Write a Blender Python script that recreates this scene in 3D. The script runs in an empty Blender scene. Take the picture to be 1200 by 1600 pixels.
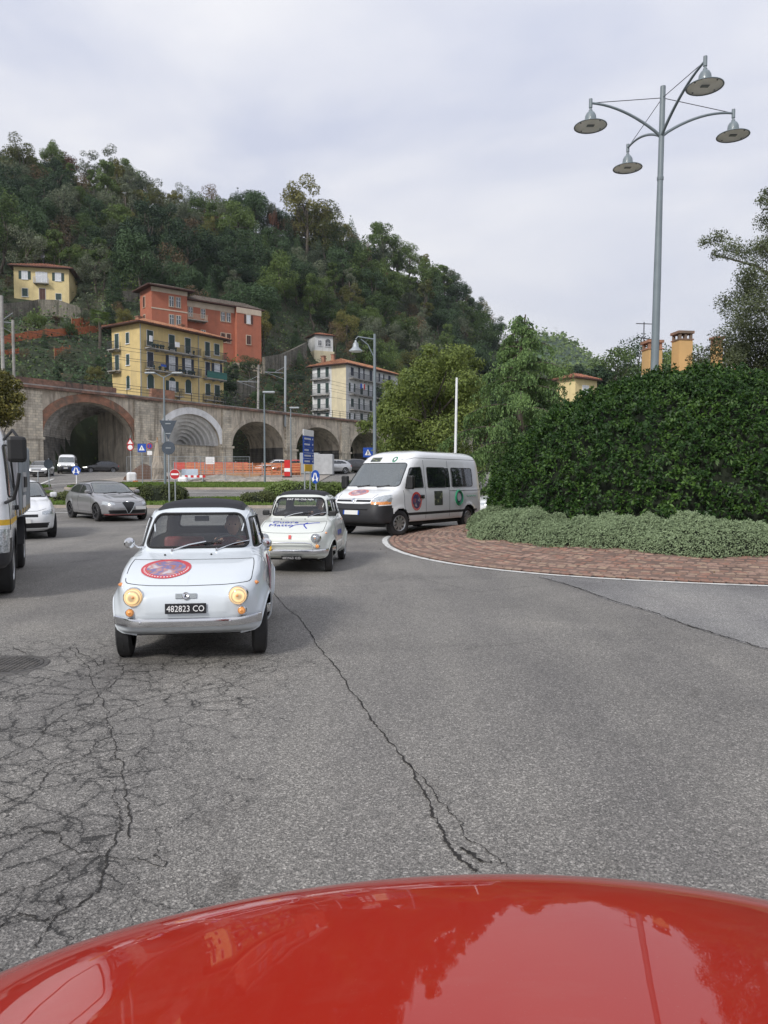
import bpy, bmesh, math, random
import numpy as np
from mathutils import Vector, Matrix
from mathutils.bvhtree import BVHTree
R = math.radians
rng = np.random.default_rng(7)
random.seed(7)
S = bpy.context.scene
COL = S.collection
# ---------------------------------------------------------------- camera, world, sun, exposure
FPX, PITCH, CAMZ = 1155.0, R(2.58), 1.55
cd = bpy.data.cameras.new('camera'); cam = bpy.data.objects.new('camera', cd); COL.objects.link(cam)
cam.location = (0, 0, CAMZ); cam.rotation_euler = (R(90) - PITCH, 0, 0)
cd.sensor_fit = 'VERTICAL'; cd.sensor_height = 24; cd.lens = 24 * FPX / 1600
cd.clip_start = .05; cd.clip_end = 6000
S.camera = cam
W = bpy.data.worlds.new('World'); S.world = W; W.use_nodes = True
SUN_EL, SUN_AZ = R(36), R(-146)      # high, behind the clouds
def world():
    nt = W.node_tree; n = nt.nodes; l = nt.links; n.clear()
    out = n.new('ShaderNodeOutputWorld'); bg = n.new('ShaderNodeBackground'); bg.inputs[1].default_value = .1
    sky = n.new('ShaderNodeTexSky'); sky.sky_type = 'NISHITA'; sky.sun_disc = False
    sky.sun_elevation = SUN_EL; sky.sun_rotation = SUN_AZ; sky.air_density = 1; sky.dust_density = 2
    tc = n.new('ShaderNodeTexCoord'); mp = n.new('ShaderNodeMapping'); mp.inputs['Scale'].default_value = (1, 1, 2.6)
    mp.inputs['Rotation'].default_value = (0, .12, .3)
    no = n.new('ShaderNodeTexNoise'); no.inputs['Scale'].default_value = 1.9; no.inputs['Detail'].default_value = 6; no.inputs['Roughness'].default_value = .5
    no.inputs['Distortion'].default_value = .35
    cr = n.new('ShaderNodeValToRGB'); e = cr.color_ramp.elements
    e[0].position = .38; e[0].color = (3.5, 3.68, 4.4, 1); e[1].position = .62; e[1].color = (4.95, 4.95, 5.15, 1)
    mx = n.new('ShaderNodeMix'); mx.data_type = 'RGBA'; mx.inputs['Factor'].default_value = .95
    sep = n.new('ShaderNodeSeparateXYZ'); gr = n.new('ShaderNodeMapRange')
    gr.inputs['From Min'].default_value = .05; gr.inputs['From Max'].default_value = .5; gr.inputs['To Min'].default_value = .90; gr.inputs['To Max'].default_value = 1.04
    mul = n.new('ShaderNodeMix'); mul.data_type = 'RGBA'; mul.blend_type = 'MULTIPLY'; mul.inputs['Factor'].default_value = 1
    l.new(tc.outputs['Generated'], mp.inputs[0]); l.new(mp.outputs[0], no.inputs['Vector']); l.new(no.outputs[0], cr.inputs[0])
    l.new(sky.outputs[0], mx.inputs['A']); l.new(cr.outputs[0], mx.inputs['B'])
    l.new(tc.outputs['Generated'], sep.inputs[0]); l.new(sep.outputs['Z'], gr.inputs['Value'])
    l.new(mx.outputs['Result'], mul.inputs['A']); l.new(gr.outputs[0], mul.inputs['B'])
    l.new(mul.outputs['Result'], bg.inputs[0]); l.new(bg.outputs[0], out.inputs[0])
world()
sd = bpy.data.lights.new('sun', 'SUN'); sd.energy = 1.5; sd.angle = R(11); sd.color = (1, .97, .92)
sun = bpy.data.objects.new('sun', sd); COL.objects.link(sun)
_d = Vector((math.sin(SUN_AZ) * math.cos(SUN_EL), math.cos(SUN_AZ) * math.cos(SUN_EL), math.sin(SUN_EL)))
sun.rotation_euler = _d.to_track_quat('Z', 'Y').to_euler(); sun.location = (0, -20, 60)
S.view_settings.view_transform = 'Standard'; S.view_settings.look = 'None'; S.view_settings.gamma = 1
S.view_settings.exposure = .9; S.view_settings.use_curve_mapping = False
S.cycles.max_bounces = 6; S.cycles.transparent_max_bounces = 12; S.cycles.glossy_bounces = 3; S.cycles.diffuse_bounces = 3

# ---------------------------------------------------------------- helpers
def ray(px, py):
    dx = (px - 600) / FPX; dy = (800 - py) / FPX
    c, s = math.cos(PITCH), math.sin(PITCH)
    return np.array([dx, c + dy * s, -s + dy * c])
def P(px, py, Y):
    d = ray(px, py); t = Y / d[1]
    return np.array([d[0] * t, Y, CAMZ + d[2] * t])
def XP(px, Y): return (px - 600) / FPX * Y
def proj(p):
    c, s = math.cos(PITCH), math.sin(PITCH)
    x, y, z = p[0], p[1], p[2] - CAMZ
    f = y * c - z * s; u = y * s + z * c
    return 600 + FPX * x / f, 800 - FPX * u / f
def smooth(t): t = np.clip(t, 0, 1); return t * t * (3 - 2 * t)

def mesh_np(name, verts, faces, uv=None, mats=(), midx=None, smooth_=False):
    v = np.asarray(verts, np.float32); f = np.asarray(faces, np.int32)
    me = bpy.data.meshes.new(name); k = f.shape[1]
    me.vertices.add(len(v)); me.vertices.foreach_set('co', v.ravel())
    me.loops.add(f.size); me.loops.foreach_set('vertex_index', f.ravel())
    me.polygons.add(len(f)); me.polygons.foreach_set('loop_start', np.arange(0, f.size, k, dtype=np.int32))
    try: me.polygons.foreach_set('loop_total', np.full(len(f), k, np.int32))
    except Exception: pass
    for m in mats: me.materials.append(m)
    if midx is not None: me.polygons.foreach_set('material_index', np.asarray(midx, np.int32))
    me.polygons.foreach_set('use_smooth', np.full(len(f), smooth_, bool))
    if uv is not None:
        u = me.uv_layers.new(name='uv'); u.data.foreach_set('uv', np.asarray(uv, np.float32)[f.ravel()].ravel())
    me.update(calc_edges=True); return me
def link(name, data, parent=None, loc=None, rot=None, **props):
    o = bpy.data.objects.new(name, data); COL.objects.link(o)
    if parent is not None: o.parent = parent
    if loc is not None: o.location = loc
    if rot is not None: o.rotation_euler = rot
    for k, v in props.items():
        if v: o[k] = v
    return o
def thing(name, label, cat, group=None, loc=(0, 0, 0), rz=0, kind=None):
    return link(name, None, None, loc, (0, 0, rz), label=label, category=cat, group=group, kind=kind)
def copy_tree(o, parent=None, label=None, loc=None, rz=None):
    c = o.copy(); COL.objects.link(c); c.parent = parent
    if label: c['label'] = label
    if loc is not None: c.location = loc
    if rz is not None: c.rotation_euler = (0, 0, rz)
    for ch in o.children: copy_tree(ch, c)
    return c
class MB:
    def __init__(s): s.v = []; s.f = []
    def add(s, v, f):
        b = len(s.v); s.v += [tuple(map(float, q)) for q in v]; s.f += [tuple(b + i for i in q) for q in f]; return s
    def box(s, x0, x1, y0, y1, z0, z1):
        return s.add([(x0, y0, z0), (x1, y0, z0), (x1, y1, z0), (x0, y1, z0), (x0, y0, z1), (x1, y0, z1), (x1, y1, z1), (x0, y1, z1)],
              [(0, 3, 2, 1), (4, 5, 6, 7), (0, 1, 5, 4), (1, 2, 6, 5), (2, 3, 7, 6), (3, 0, 4, 7)])
    def bar(s, a, b, w, h=None):          # rectangular bar between two points
        a = np.array(a, float); b = np.array(b, float); d = b - a; L = np.linalg.norm(d); d /= L; h = h or w
        up = np.array([0, 0, 1.]) if abs(d[2]) < .9 else np.array([0, 1., 0])
        x = np.cross(d, up); x /= np.linalg.norm(x); y = np.cross(x, d)
        v = [p + x * i * w / 2 + y * j * h / 2 for p in (a, b) for i, j in ((-1, -1), (1, -1), (1, 1), (-1, 1))]
        return s.add(v, [(0, 1, 2, 3), (7, 6, 5, 4), (0, 4, 5, 1), (1, 5, 6, 2), (2, 6, 7, 3), (3, 7, 4, 0)])
    def tube(s, pts, r, seg=8, closed=False, cap=True):
        p = np.array(pts, float); n = len(p); rr = np.full(n, r) if np.isscalar(r) else np.array(r, float)
        if closed: t = np.roll(p, -1, 0) - np.roll(p, 1, 0)
        else: t = np.gradient(p, axis=0)
        t /= np.maximum(np.linalg.norm(t, axis=1), 1e-9)[:, None]
        ref = np.array([0, 0, 1.]) if abs(t[0][2]) < .9 else np.array([1., 0, 0])
        u = np.cross(t[0], ref); u /= np.linalg.norm(u); vs = []
        for i in range(n):
            u = u - t[i] * np.dot(u, t[i]); u /= max(np.linalg.norm(u), 1e-9); w = np.cross(t[i], u)
            for k in range(seg):
                a = 2 * math.pi * k / seg; vs.append(p[i] + rr[i] * (math.cos(a) * u + math.sin(a) * w))
        f = []
        m = n if closed else n - 1
        for i in range(m):
            j = (i + 1) % n
            for k in range(seg): f.append((i * seg + k, i * seg + (k + 1) % seg, j * seg + (k + 1) % seg, j * seg + k))
        if cap and not closed: f.append(tuple(range(seg))[::-1]); f.append(tuple((n - 1) * seg + k for k in range(seg)))
        return s.add(vs, f)
    def lathe(s, prof, seg=24, mat=None, cap=False):    # prof: (r, z) pairs; mat: 4x4
        vs = []; f = []; n = len(prof)
        for r, z in prof:
            for k in range(seg):
                a = 2 * math.pi * k / seg; q = Vector((r * math.cos(a), r * math.sin(a), z))
                vs.append(tuple(mat @ q) if mat is not None else tuple(q))
        for i in range(n - 1):
            for k in range(seg): f.append((i * seg + k, i * seg + (k + 1) % seg, (i + 1) * seg + (k + 1) % seg, (i + 1) * seg + k))
        if cap: f.append(tuple(range(seg))[::-1]); f.append(tuple((n - 1) * seg + k for k in range(seg)))
        return s.add(vs, f)
    def prism(s, pts, a, b, axis='y'):    # 2D outline extruded along axis
        n = len(pts)
        def q(p, t): return {'y': (p[0], t, p[1]), 'x': (t, p[0], p[1]), 'z': (p[0], p[1], t)}[axis]
        v = [q(p, a) for p in pts] + [q(p, b) for p in pts]
        return s.add(v, [tuple(range(n)), tuple(range(n, 2 * n))[::-1]] + [(i, i + n, (i + 1) % n + n, (i + 1) % n) for i in range(n)])
    def mesh(s, name, mat, smooth_=False, bevel=0, bseg=2):
        me = bpy.data.meshes.new(name); me.from_pydata(s.v, [], s.f)
        bm = bmesh.new(); bm.from_mesh(me); bmesh.ops.recalc_face_normals(bm, faces=bm.faces)
        if bevel:
            ed = [e for e in bm.edges if len(e.link_faces) == 2 and e.calc_face_angle(0) > .6]
            bmesh.ops.bevel(bm, geom=ed, offset=bevel, segments=bseg, affect='EDGES', profile=.5, clamp_overlap=True)
        bm.to_mesh(me); bm.free()
        for m in (mat if isinstance(mat, (list, tuple)) else [mat]): me.materials.append(m)
        if smooth_: me.polygons.foreach_set('use_smooth', [True] * len(me.polygons))
        return me
    def build(s, name, mat, parent=None, smooth_=False, bevel=0, loc=None, rot=None, **pr):
        o = link(name, s.mesh(name, mat, smooth_, bevel), parent, loc, rot, **pr)
        if smooth_:
            try:
                for e in o.data.edges: pass
                o.data.set_sharp_from_angle(angle=R(40))
            except Exception: pass
        return o
def box(name, mat, parent, a, bevel=0, **k): return MB().box(*a).build(name, mat, parent, bevel=bevel, **k)
_tc = {}
def text_mesh(body, size, mat, ext=.002, align='CENTER'):
    cu = bpy.data.curves.new('t', 'FONT'); cu.body = body; cu.size = size; cu.extrude = ext; cu.align_x = align; cu.align_y = 'CENTER'; cu.resolution_u = 2
    ob = bpy.data.objects.new('t', cu); COL.objects.link(ob)
    dg = bpy.context.evaluated_depsgraph_get(); me = bpy.data.meshes.new_from_object(ob.evaluated_get(dg))
    bpy.data.objects.remove(ob); me.materials.clear(); me.materials.append(mat); return me

# ---------------------------------------------------------------- materials
def nodes(name):
    m = bpy.data.materials.new(name); m.use_nodes = True
    nt = m.node_tree; return m, nt, nt.nodes, nt.links, nt.nodes['Principled BSDF']
def nz(n, l, vec, scale, detail=4, rough=.55, dist=0):
    t = n.new('ShaderNodeTexNoise'); t.inputs['Scale'].default_value = scale; t.inputs['Detail'].default_value = detail
    t.inputs['Roughness'].default_value = rough; t.inputs['Distortion'].default_value = dist
    if vec is not None: l.new(vec, t.inputs['Vector'])
    return t.outputs['Fac']
def ramp(n, l, fac, stops):
    c = n.new('ShaderNodeValToRGB'); e = c.color_ramp.elements
    while len(e) < len(stops): e.new(.5)
    for i, (p, col) in enumerate(stops):
        e[i].position = p; e[i].color = (*col, 1) if len(col) == 3 else col
    l.new(fac, c.inputs[0]); return c.outputs['Color']
def mixc(n, l, f, a, b, mode='MIX'):
    m = n.new('ShaderNodeMix'); m.data_type = 'RGBA'; m.blend_type = mode
    for k, x in (('Factor', f), ('A', a), ('B', b)):
        if hasattr(x, 'links') or hasattr(x, 'is_linked'): l.new(x, m.inputs[k])
        elif k == 'Factor': m.inputs[k].default_value = x
        else: m.inputs[k].default_value = (*x, 1) if len(x) == 3 else x
    return m.outputs['Result']
def math_(n, l, op, a, b=0., c=0.):
    m = n.new('ShaderNodeMath'); m.operation = op
    for i, x in enumerate((a, b, c)):
        if hasattr(x, 'links') or hasattr(x, 'is_linked'): l.new(x, m.inputs[i])
        else: m.inputs[i].default_value = x
    return m.outputs[0]
def bumpn(n, l, b, h, strength, dist=.01):
    k = n.new('ShaderNodeBump'); k.inputs['Strength'].default_value = strength; k.inputs['Distance'].default_value = dist
    l.new(h, k.inputs['Height']); l.new(k.outputs[0], b.inputs['Normal'])
def M(name, col, rough=.6, metal=0, var=.12, scale=3, bump=0, bs=40, coat=0, spec=.5, dirt=None, dsc=.6, streak=False, dlo=.45, dhi=.65):
    m, nt, n, l, b = nodes(name)
    tc = n.new('ShaderNodeTexCoord').outputs['Object']
    c = ramp(n, l, nz(n, l, tc, scale, 6), [(.3, tuple(x * (1 - var) for x in col)), (.7, tuple(min(1, x * (1 + var)) for x in col))])
    if dirt:
        v = tc
        if streak:
            mp = n.new('ShaderNodeMapping'); mp.inputs['Scale'].default_value = (1, 1, .18); l.new(tc, mp.inputs[0]); v = mp.outputs[0]
        f = ramp(n, l, nz(n, l, v, dsc, 8, .65, .4), [(dlo, (0, 0, 0)), (dhi, (1, 1, 1))])
        c = mixc(n, l, f, c, dirt)
    l.new(c, b.inputs['Base Color'])
    b.inputs['Roughness'].default_value = rough; b.inputs['Metallic'].default_value = metal
    b.inputs['Specular IOR Level'].default_value = spec; b.inputs['Coat Weight'].default_value = coat; b.inputs['Coat Roughness'].default_value = .04
    if bump: bumpn(n, l, b, nz(n, l, tc, bs, 5), bump)
    return m
def paint(name, col, dirt=.08, rough=.35, metal=0, inner=(.14, .14, .135)):
    m, nt, n, l, b = nodes(name); tc = n.new('ShaderNodeTexCoord').outputs['Object']
    f = ramp(n, l, nz(n, l, tc, 2.2, 8, .6), [(.42, (0, 0, 0)), (.8, (1, 1, 1))])
    c = mixc(n, l, math_(n, l, 'MULTIPLY', f, dirt), col, (.16, .14, .12))
    sp = n.new('ShaderNodeSeparateXYZ'); l.new(tc, sp.inputs[0])
    low = n.new('ShaderNodeMapRange'); low.inputs['From Min'].default_value = .6; low.inputs['From Max'].default_value = .15; low.inputs['To Max'].default_value = .35
    l.new(sp.outputs['Z'], low.inputs['Value'])
    c = mixc(n, l, math_(n, l, 'MULTIPLY', low.outputs[0], nz(n, l, tc, 7, 5)), c, (.13, .115, .1))
    if inner is not None:
        g = n.new('ShaderNodeNewGeometry'); c = mixc(n, l, g.outputs['Backfacing'], c, inner)
    l.new(c, b.inputs['Base Color']); b.inputs['Roughness'].default_value = rough; b.inputs['Metallic'].default_value = metal
    b.inputs['Coat Weight'].default_value = 1; b.inputs['Coat Roughness'].default_value = .03
    r = math_(n, l, 'MULTIPLY_ADD', nz(n, l, tc, 14, 5), .12, .0); l.new(r, b.inputs['Coat Roughness'])
    bumpn(n, l, b, nz(n, l, tc, 3, 2), .06, .01)
    return m
def glass(name, tint=(.75, .8, .8), op=.25, dark=(.02, .025, .03)):
    m, nt, n, l, b = nodes(name); n.remove(b); out = n['Material Output']
    tr = n.new('ShaderNodeBsdfTransparent'); tr.inputs[0].default_value = (*tint, 1)
    gl = n.new('ShaderNodeBsdfGlossy'); gl.inputs['Roughness'].default_value = .02
    df = n.new('ShaderNodeBsdfPrincipled'); df.inputs['Base Color'].default_value = (*dark, 1); df.inputs['Roughness'].default_value = .1
    fr = n.new('ShaderNodeFresnel'); bf = n.new('ShaderNodeNewGeometry').outputs['Backfacing']; l.new(math_(n, l, 'MULTIPLY_ADD', bf, 1 / 1.9 - 1.9, 1.9), fr.inputs['IOR'])
    m1 = n.new('ShaderNodeMixShader'); m1.inputs[0].default_value = op; l.new(tr.outputs[0], m1.inputs[1]); l.new(df.outputs[0], m1.inputs[2])
    m2 = n.new('ShaderNodeMixShader'); l.new(fr.outputs[0], m2.inputs[0]); l.new(m1.outputs[0], m2.inputs[1]); l.new(gl.outputs[0], m2.inputs[2])
    l.new(m2.outputs[0], out.inputs[0]); return m
def emis(name, col, st, base=(.8, .6, .3)):
    m, nt, n, l, b = nodes(name); b.inputs['Base Color'].default_value = (*base, 1); b.inputs['Roughness'].default_value = .15
    tc = n.new('ShaderNodeTexCoord').outputs['Object']
    w = n.new('ShaderNodeTexWave'); w.inputs['Scale'].default_value = 22; w.inputs['Distortion'].default_value = 1; l.new(tc, w.inputs['Vector'])
    c = mixc(n, l, w.outputs['Fac'], tuple(x * .12 for x in col), col)
    l.new(c, b.inputs['Emission Color']); b.inputs['Emission Strength'].default_value = st; return m
def leafmat(name, a, b_, rough=.55, trans=.25, vscale=.6, spec=.4):
    """a..b_: two leaf tones mixed by noise, per leaf and per plant variation"""
    m, nt, n, l, b = nodes(name)
    tc = n.new('ShaderNodeTexCoord').outputs['Object']; oi = n.new('ShaderNodeObjectInfo').outputs['Random']
    g = n.new('ShaderNodeNewGeometry').outputs['Random Per Island']
    f = math_(n, l, 'ADD', math_(n, l, 'MULTIPLY', nz(n, l, tc, vscale, 3), .9), math_(n, l, 'MULTIPLY', g, .5))
    f = math_(n, l, 'ADD', f, math_(n, l, 'MULTIPLY', math_(n, l, 'SUBTRACT', oi, .45), .75))
    c = ramp(n, l, f, [(.35, a), (.95, b_)])
    l.new(c, b.inputs['Base Color']); b.inputs['Roughness'].default_value = rough; b.inputs['Specular IOR Level'].default_value = spec
    tl = n.new('ShaderNodeBsdfTranslucent'); l.new(c, tl.inputs[0]); mx = n.new('ShaderNodeMixShader'); mx.inputs[0].default_value = trans
    l.new(b.outputs[0], mx.inputs[1]); l.new(tl.outputs[0], mx.inputs[2]); l.new(mx.outputs[0], n['Material Output'].inputs[0])
    return m
K = dict(
    black=M('black_rubber', (.012, .012, .013), .55, bump=.05), dark=M('dark_plastic', (.022, .022, .025), .5),
    tyre=M('tyre_rubber', (.018, .018, .019), .8, bump=.2, bs=60, dirt=(.06, .055, .05), dlo=.5, dhi=.9), chrome=M('chrome', (.72, .73, .75), .12, 1, var=.05),
    steel=M('galvanised_steel', (.33, .36, .38), .5, .3, var=.1), alu=M('aluminium', (.5, .5, .52), .35, .9), white=M('white_paint', (.75, .76, .77), .4, coat=.3),
    interior=M('interior_grey', (.05, .05, .055), .8), redseat=M('red_vinyl', (.22, .03, .03), .5), beige=M('beige_cloth', (.35, .3, .24), .85),
    skin=M('skin', (.55, .33, .24), .5, var=.06), hair=M('grey_hair', (.18, .15, .13), .7), shirt=M('dark_shirt', (.07, .05, .06), .85),
    orange=M('orange_plastic', (.6, .19, .07), .5), red=M('red_plastic', (.55, .02, .02), .35), signblue=M('sign_blue', (.012, .07, .38), .35, var=.04),
    signwhite=M('sign_white', (.8, .8, .8), .4, var=.03), signback=M('sign_back', (.045, .06, .08), .5), signyellow=M('sign_yellow', (.75, .45, .03), .4),
    signred=M('sign_red', (.45, .015, .02), .4, var=.04), wood=M('board_wood', (.36, .22, .12), .8), bark=M('bark', (.09, .075, .06), .9, bump=.4, bs=12),
    concrete=M('concrete', (.36, .35, .33), .85, bump=.15, bs=20, dirt=(.2, .19, .17)), lampgrey=M('lamp_grey_paint', (.17, .205, .225), .45, var=.1, coat=.2),
    lampglass=M('lamp_diffuser', (.95, .94, .88), .35, var=.1), dirtpile=M('heaped_earth', (.1, .055, .035), .95, bump=.6, bs=8),
    greypaintbox=M('grey_cabinet', (.42, .43, .44), .5), grille=M('grille_black', (.01, .01, .012), .4),
)
# ---------------------------------------------------------------- terrain
VA = np.array([-38., 80.]); VB = np.array([0.5, 136.5]); VL = float(np.linalg.norm(VB - VA)); VD = (VB - VA) / VL; VN = np.array([-VD[1], VD[0]])
def vdist(X, Y): return (X - VA[0]) * VN[0] + (Y - VA[1]) * VN[1]
_sky = [(-300, 200), (0, 215), (60, 243), (100, 220), (200, 245), (290, 296), (350, 292), (420, 312), (470, 312), (540, 345), (600, 362), (660, 398), (720, 428), (780, 492), (830, 560), (900, 640), (1300, 690)]
_YR = lambda px: 228 + max(0, px - 450) * .16
RX = np.array([XP(a, _YR(a)) for a, b in _sky]); RY = np.array([_YR(a) for a, b in _sky])
RZ = np.array([max(6, P(a, b, _YR(a))[2] - 10.5) for a, b in _sky])
def rprof(Y): return np.minimum(2.25, .046 * np.logaddexp(0, (Y - 29) / 2.5) * 2.5)
def gz(X, Y):
    X = np.asarray(X, float); Y = np.asarray(Y, float)
    z = rprof(Y)
    vd = vdist(X, Y)
    left = smooth((-37 - X) / 3)
    edge = 9.0 * (1 - left) + (-1.0) * left
    wall = smooth((vd - edge) / 2.5) * 8.6
    z = z + wall
    yr = np.interp(X, RX, RY); zr = np.interp(X, RX, RZ)
    yb = 98 + 1.48 * (X + 38); yb = np.clip(yb, 72, 225)
    s = np.clip((Y - yb) / (yr - yb), 0, 1)
    h = 11 + (zr - 11) * s ** 1.3
    far = np.clip(Y - yr, 0, None)
    h = np.where(far > 0, np.maximum(4, zr - far * .25), h)
    z = np.where((vd > edge + 2.4) & (s > 0), np.maximum(np.minimum(h, 200), np.where(far > 0, 0, z)), z)
    return z
def sheet(fn, x0, x1, y0, y1, nx, ny, dz=0, ys=None, xs=None):
    xs = np.linspace(x0, x1, nx) if xs is None else xs; ys = np.linspace(y0, y1, ny) if ys is None else ys
    nx, ny = len(xs), len(ys)
    X, Y = np.meshgrid(xs, ys); Z = fn(X, Y) + dz
    v = np.stack([X, Y, Z], -1).reshape(-1, 3); i = np.arange((nx - 1) * (ny - 1)); a = i % (nx - 1) + (i // (nx - 1)) * nx
    return v, np.stack([a, a + 1, a + nx + 1, a + nx], 1)
def asphalt(name, base, crackmask=True, light=0, pink=0):
    m, nt, n, l, b = nodes(name); tc = n.new('ShaderNodeTexCoord').outputs['Object']
    vo = n.new('ShaderNodeTexVoronoi'); vo.inputs['Scale'].default_value = 112; l.new(tc, vo.inputs['Vector'])
    sp = n.new('ShaderNodeSeparateColor'); l.new(vo.outputs['Color'], sp.inputs[0])
    c = ramp(n, l, sp.outputs[0], [(.0, tuple(x * .55 for x in base)), (.5, tuple(x * .95 for x in base)), (.72, tuple(x * 1.35 for x in base)), (.9, tuple(min(.9, x * 2.3) for x in base)), (1., tuple(min(.95, x * 3.9) for x in base))])
    v2 = n.new('ShaderNodeTexVoronoi'); v2.inputs['Scale'].default_value = 210; l.new(tc, v2.inputs['Vector'])
    s2 = n.new('ShaderNodeSeparateColor'); l.new(v2.outputs['Color'], s2.inputs[0])
    c = mixc(n, l, .5, c, ramp(n, l, s2.outputs[1], [(.0, tuple(x * .12 for x in base)), (.45, tuple(x * .8 for x in base)), (1, tuple(min(.9, x * 2.6) for x in base))]))
    big = ramp(n, l, nz(n, l, tc, .35, 7, .6, .6), [(.3, (.72, .72, .73)), (.55, (1, 1, 1)), (.75, (1.22, 1.2, 1.17))])
    c = mixc(n, l, 1., c, big, 'MULTIPLY')
    mp = n.new('ShaderNodeMapping'); mp.inputs['Scale'].default_value = (1.4, .22, 1); mp.inputs['Rotation'].default_value = (0, 0, .45); l.new(tc, mp.inputs[0])
    tr = ramp(n, l, nz(n, l, mp.outputs[0], .9, 6, .6, .3), [(.35, (.84, .84, .85)), (.6, (1.05, 1.05, 1.04))])
    c = mixc(n, l, 1., c, tr, 'MULTIPLY')
    so = ramp(n, l, nz(n, l, tc, 1.15, 8, .7, 1.2), [(.60, (1, 1, 1)), (.72, (.66, .65, .64))]); c = mixc(n, l, 1., c, so, 'MULTIPLY')
    h = vo.outputs['Distance']
    if crackmask:
        # alligator cracking, only over the worn part left of the lane
        ds = n.new('ShaderNodeVectorMath'); ds.operation = 'ADD'
        nn = n.new('ShaderNodeTexNoise'); nn.inputs['Scale'].default_value = 3.4; nn.inputs['Detail'].default_value = 7; nn.inputs['Roughness'].default_value = .68; l.new(tc, nn.inputs['Vector'])
        vm = n.new('ShaderNodeVectorMath'); vm.operation = 'MULTIPLY_ADD'; vm.inputs[1].default_value = (.30, .30, 0); vm.inputs[2].default_value = (-.15, -.15, 0); l.new(nn.outputs['Color'], vm.inputs[0])
        l.new(tc, ds.inputs[0]); l.new(vm.outputs[0], ds.inputs[1])
        ve = n.new('ShaderNodeTexVoronoi'); ve.feature = 'DISTANCE_TO_EDGE'; ve.inputs['Scale'].default_value = 4.3; l.new(ds.outputs[0], ve.inputs['Vector'])
        ve2 = n.new('ShaderNodeTexVoronoi'); ve2.feature = 'DISTANCE_TO_EDGE'; ve2.inputs['Scale'].default_value = 7.5; l.new(ds.outputs[0], ve2.inputs['Vector'])
        sx = n.new('ShaderNodeSeparateXYZ'); l.new(tc, sx.inputs[0])
        mk = math_(n, l, 'MULTIPLY_ADD', sx.outputs['X'], -1.1, -.55)
        mk = math_(n, l, 'ADD', mk, math_(n, l, 'MULTIPLY_ADD', nz(n, l, tc, 1.1, 4), 2.4, -1.2))
        ym = n.new('ShaderNodeMapRange'); ym.inputs['From Min'].default_value = 7.6; ym.inputs['From Max'].default_value = 6.2; l.new(sx.outputs['Y'], ym.inputs['Value'])
        mk = math_(n, l, 'MULTIPLY', math_(n, l, 'MINIMUM', math_(n, l, 'MAXIMUM', mk, 0.), 1.), ym.outputs[0])
        wdt = math_(n, l, 'MULTIPLY', mk, math_(n, l, 'MULTIPLY_ADD', nz(n, l, tc, 6, 4), .034, -.006))
        cr1 = math_(n, l, 'LESS_THAN', ve.outputs['Distance'], math_(n, l, 'MULTIPLY', wdt, 1.25))
        mk2 = math_(n, l, 'MAXIMUM', math_(n, l, 'SUBTRACT', nz(n, l, tc, 1.6, 3), .5), 0.)
        cr2 = math_(n, l, 'LESS_THAN', ve2.outputs['Distance'], math_(n, l, 'MULTIPLY', math_(n, l, 'MULTIPLY', mk2, mk), .2))
        cr = math_(n, l, 'MAXIMUM', cr1, cr2)
        c = mixc(n, l, math_(n, l, 'MULTIPLY', cr, .8), c, (.014, .013, .012))
        halo = n.new('ShaderNodeMapRange'); halo.inputs['From Min'].default_value = .0; halo.inputs['From Max'].default_value = .12; halo.inputs['To Min'].default_value = .72; halo.inputs['To Max'].default_value = 1.; l.new(ve.outputs['Distance'], halo.inputs['Value'])
        c = mixc(n, l, mk, c, mixc(n, l, 1., c, halo.outputs[0], 'MULTIPLY'))
        h = math_(n, l, 'MULTIPLY_ADD', cr, -3., h)
    l.new(c, b.inputs['Base Color']); b.inputs['Roughness'].default_value = .68; b.inputs['Specular IOR Level'].default_value = .5
    bumpn(n, l, b, h, .55, .006)
    return m
AS = asphalt('asphalt_worn', (.168, .159, .146)); AS2 = asphalt('asphalt_smooth', (.19, .185, .18), False); AS3 = asphalt('asphalt_far', (.24,.235,.23), False)
def m_ground():
    m, nt, n, l, b = nodes('hill_soil_and_moss'); tc = n.new('ShaderNodeTexCoord').outputs['Object']
    c = ramp(n, l, nz(n, l, tc, .12, 9, .65), [(.3, (.018, .03, .012)), (.5, (.035, .05, .02)), (.62, (.06, .055, .03)), (.8, (.05, .075, .025))])
    l.new(c, b.inputs['Base Color']); b.inputs['Roughness'].default_value = .95; bumpn(n, l, b, nz(n, l, tc, 1.2, 8), .8, .4); return m
MG = m_ground()
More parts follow.
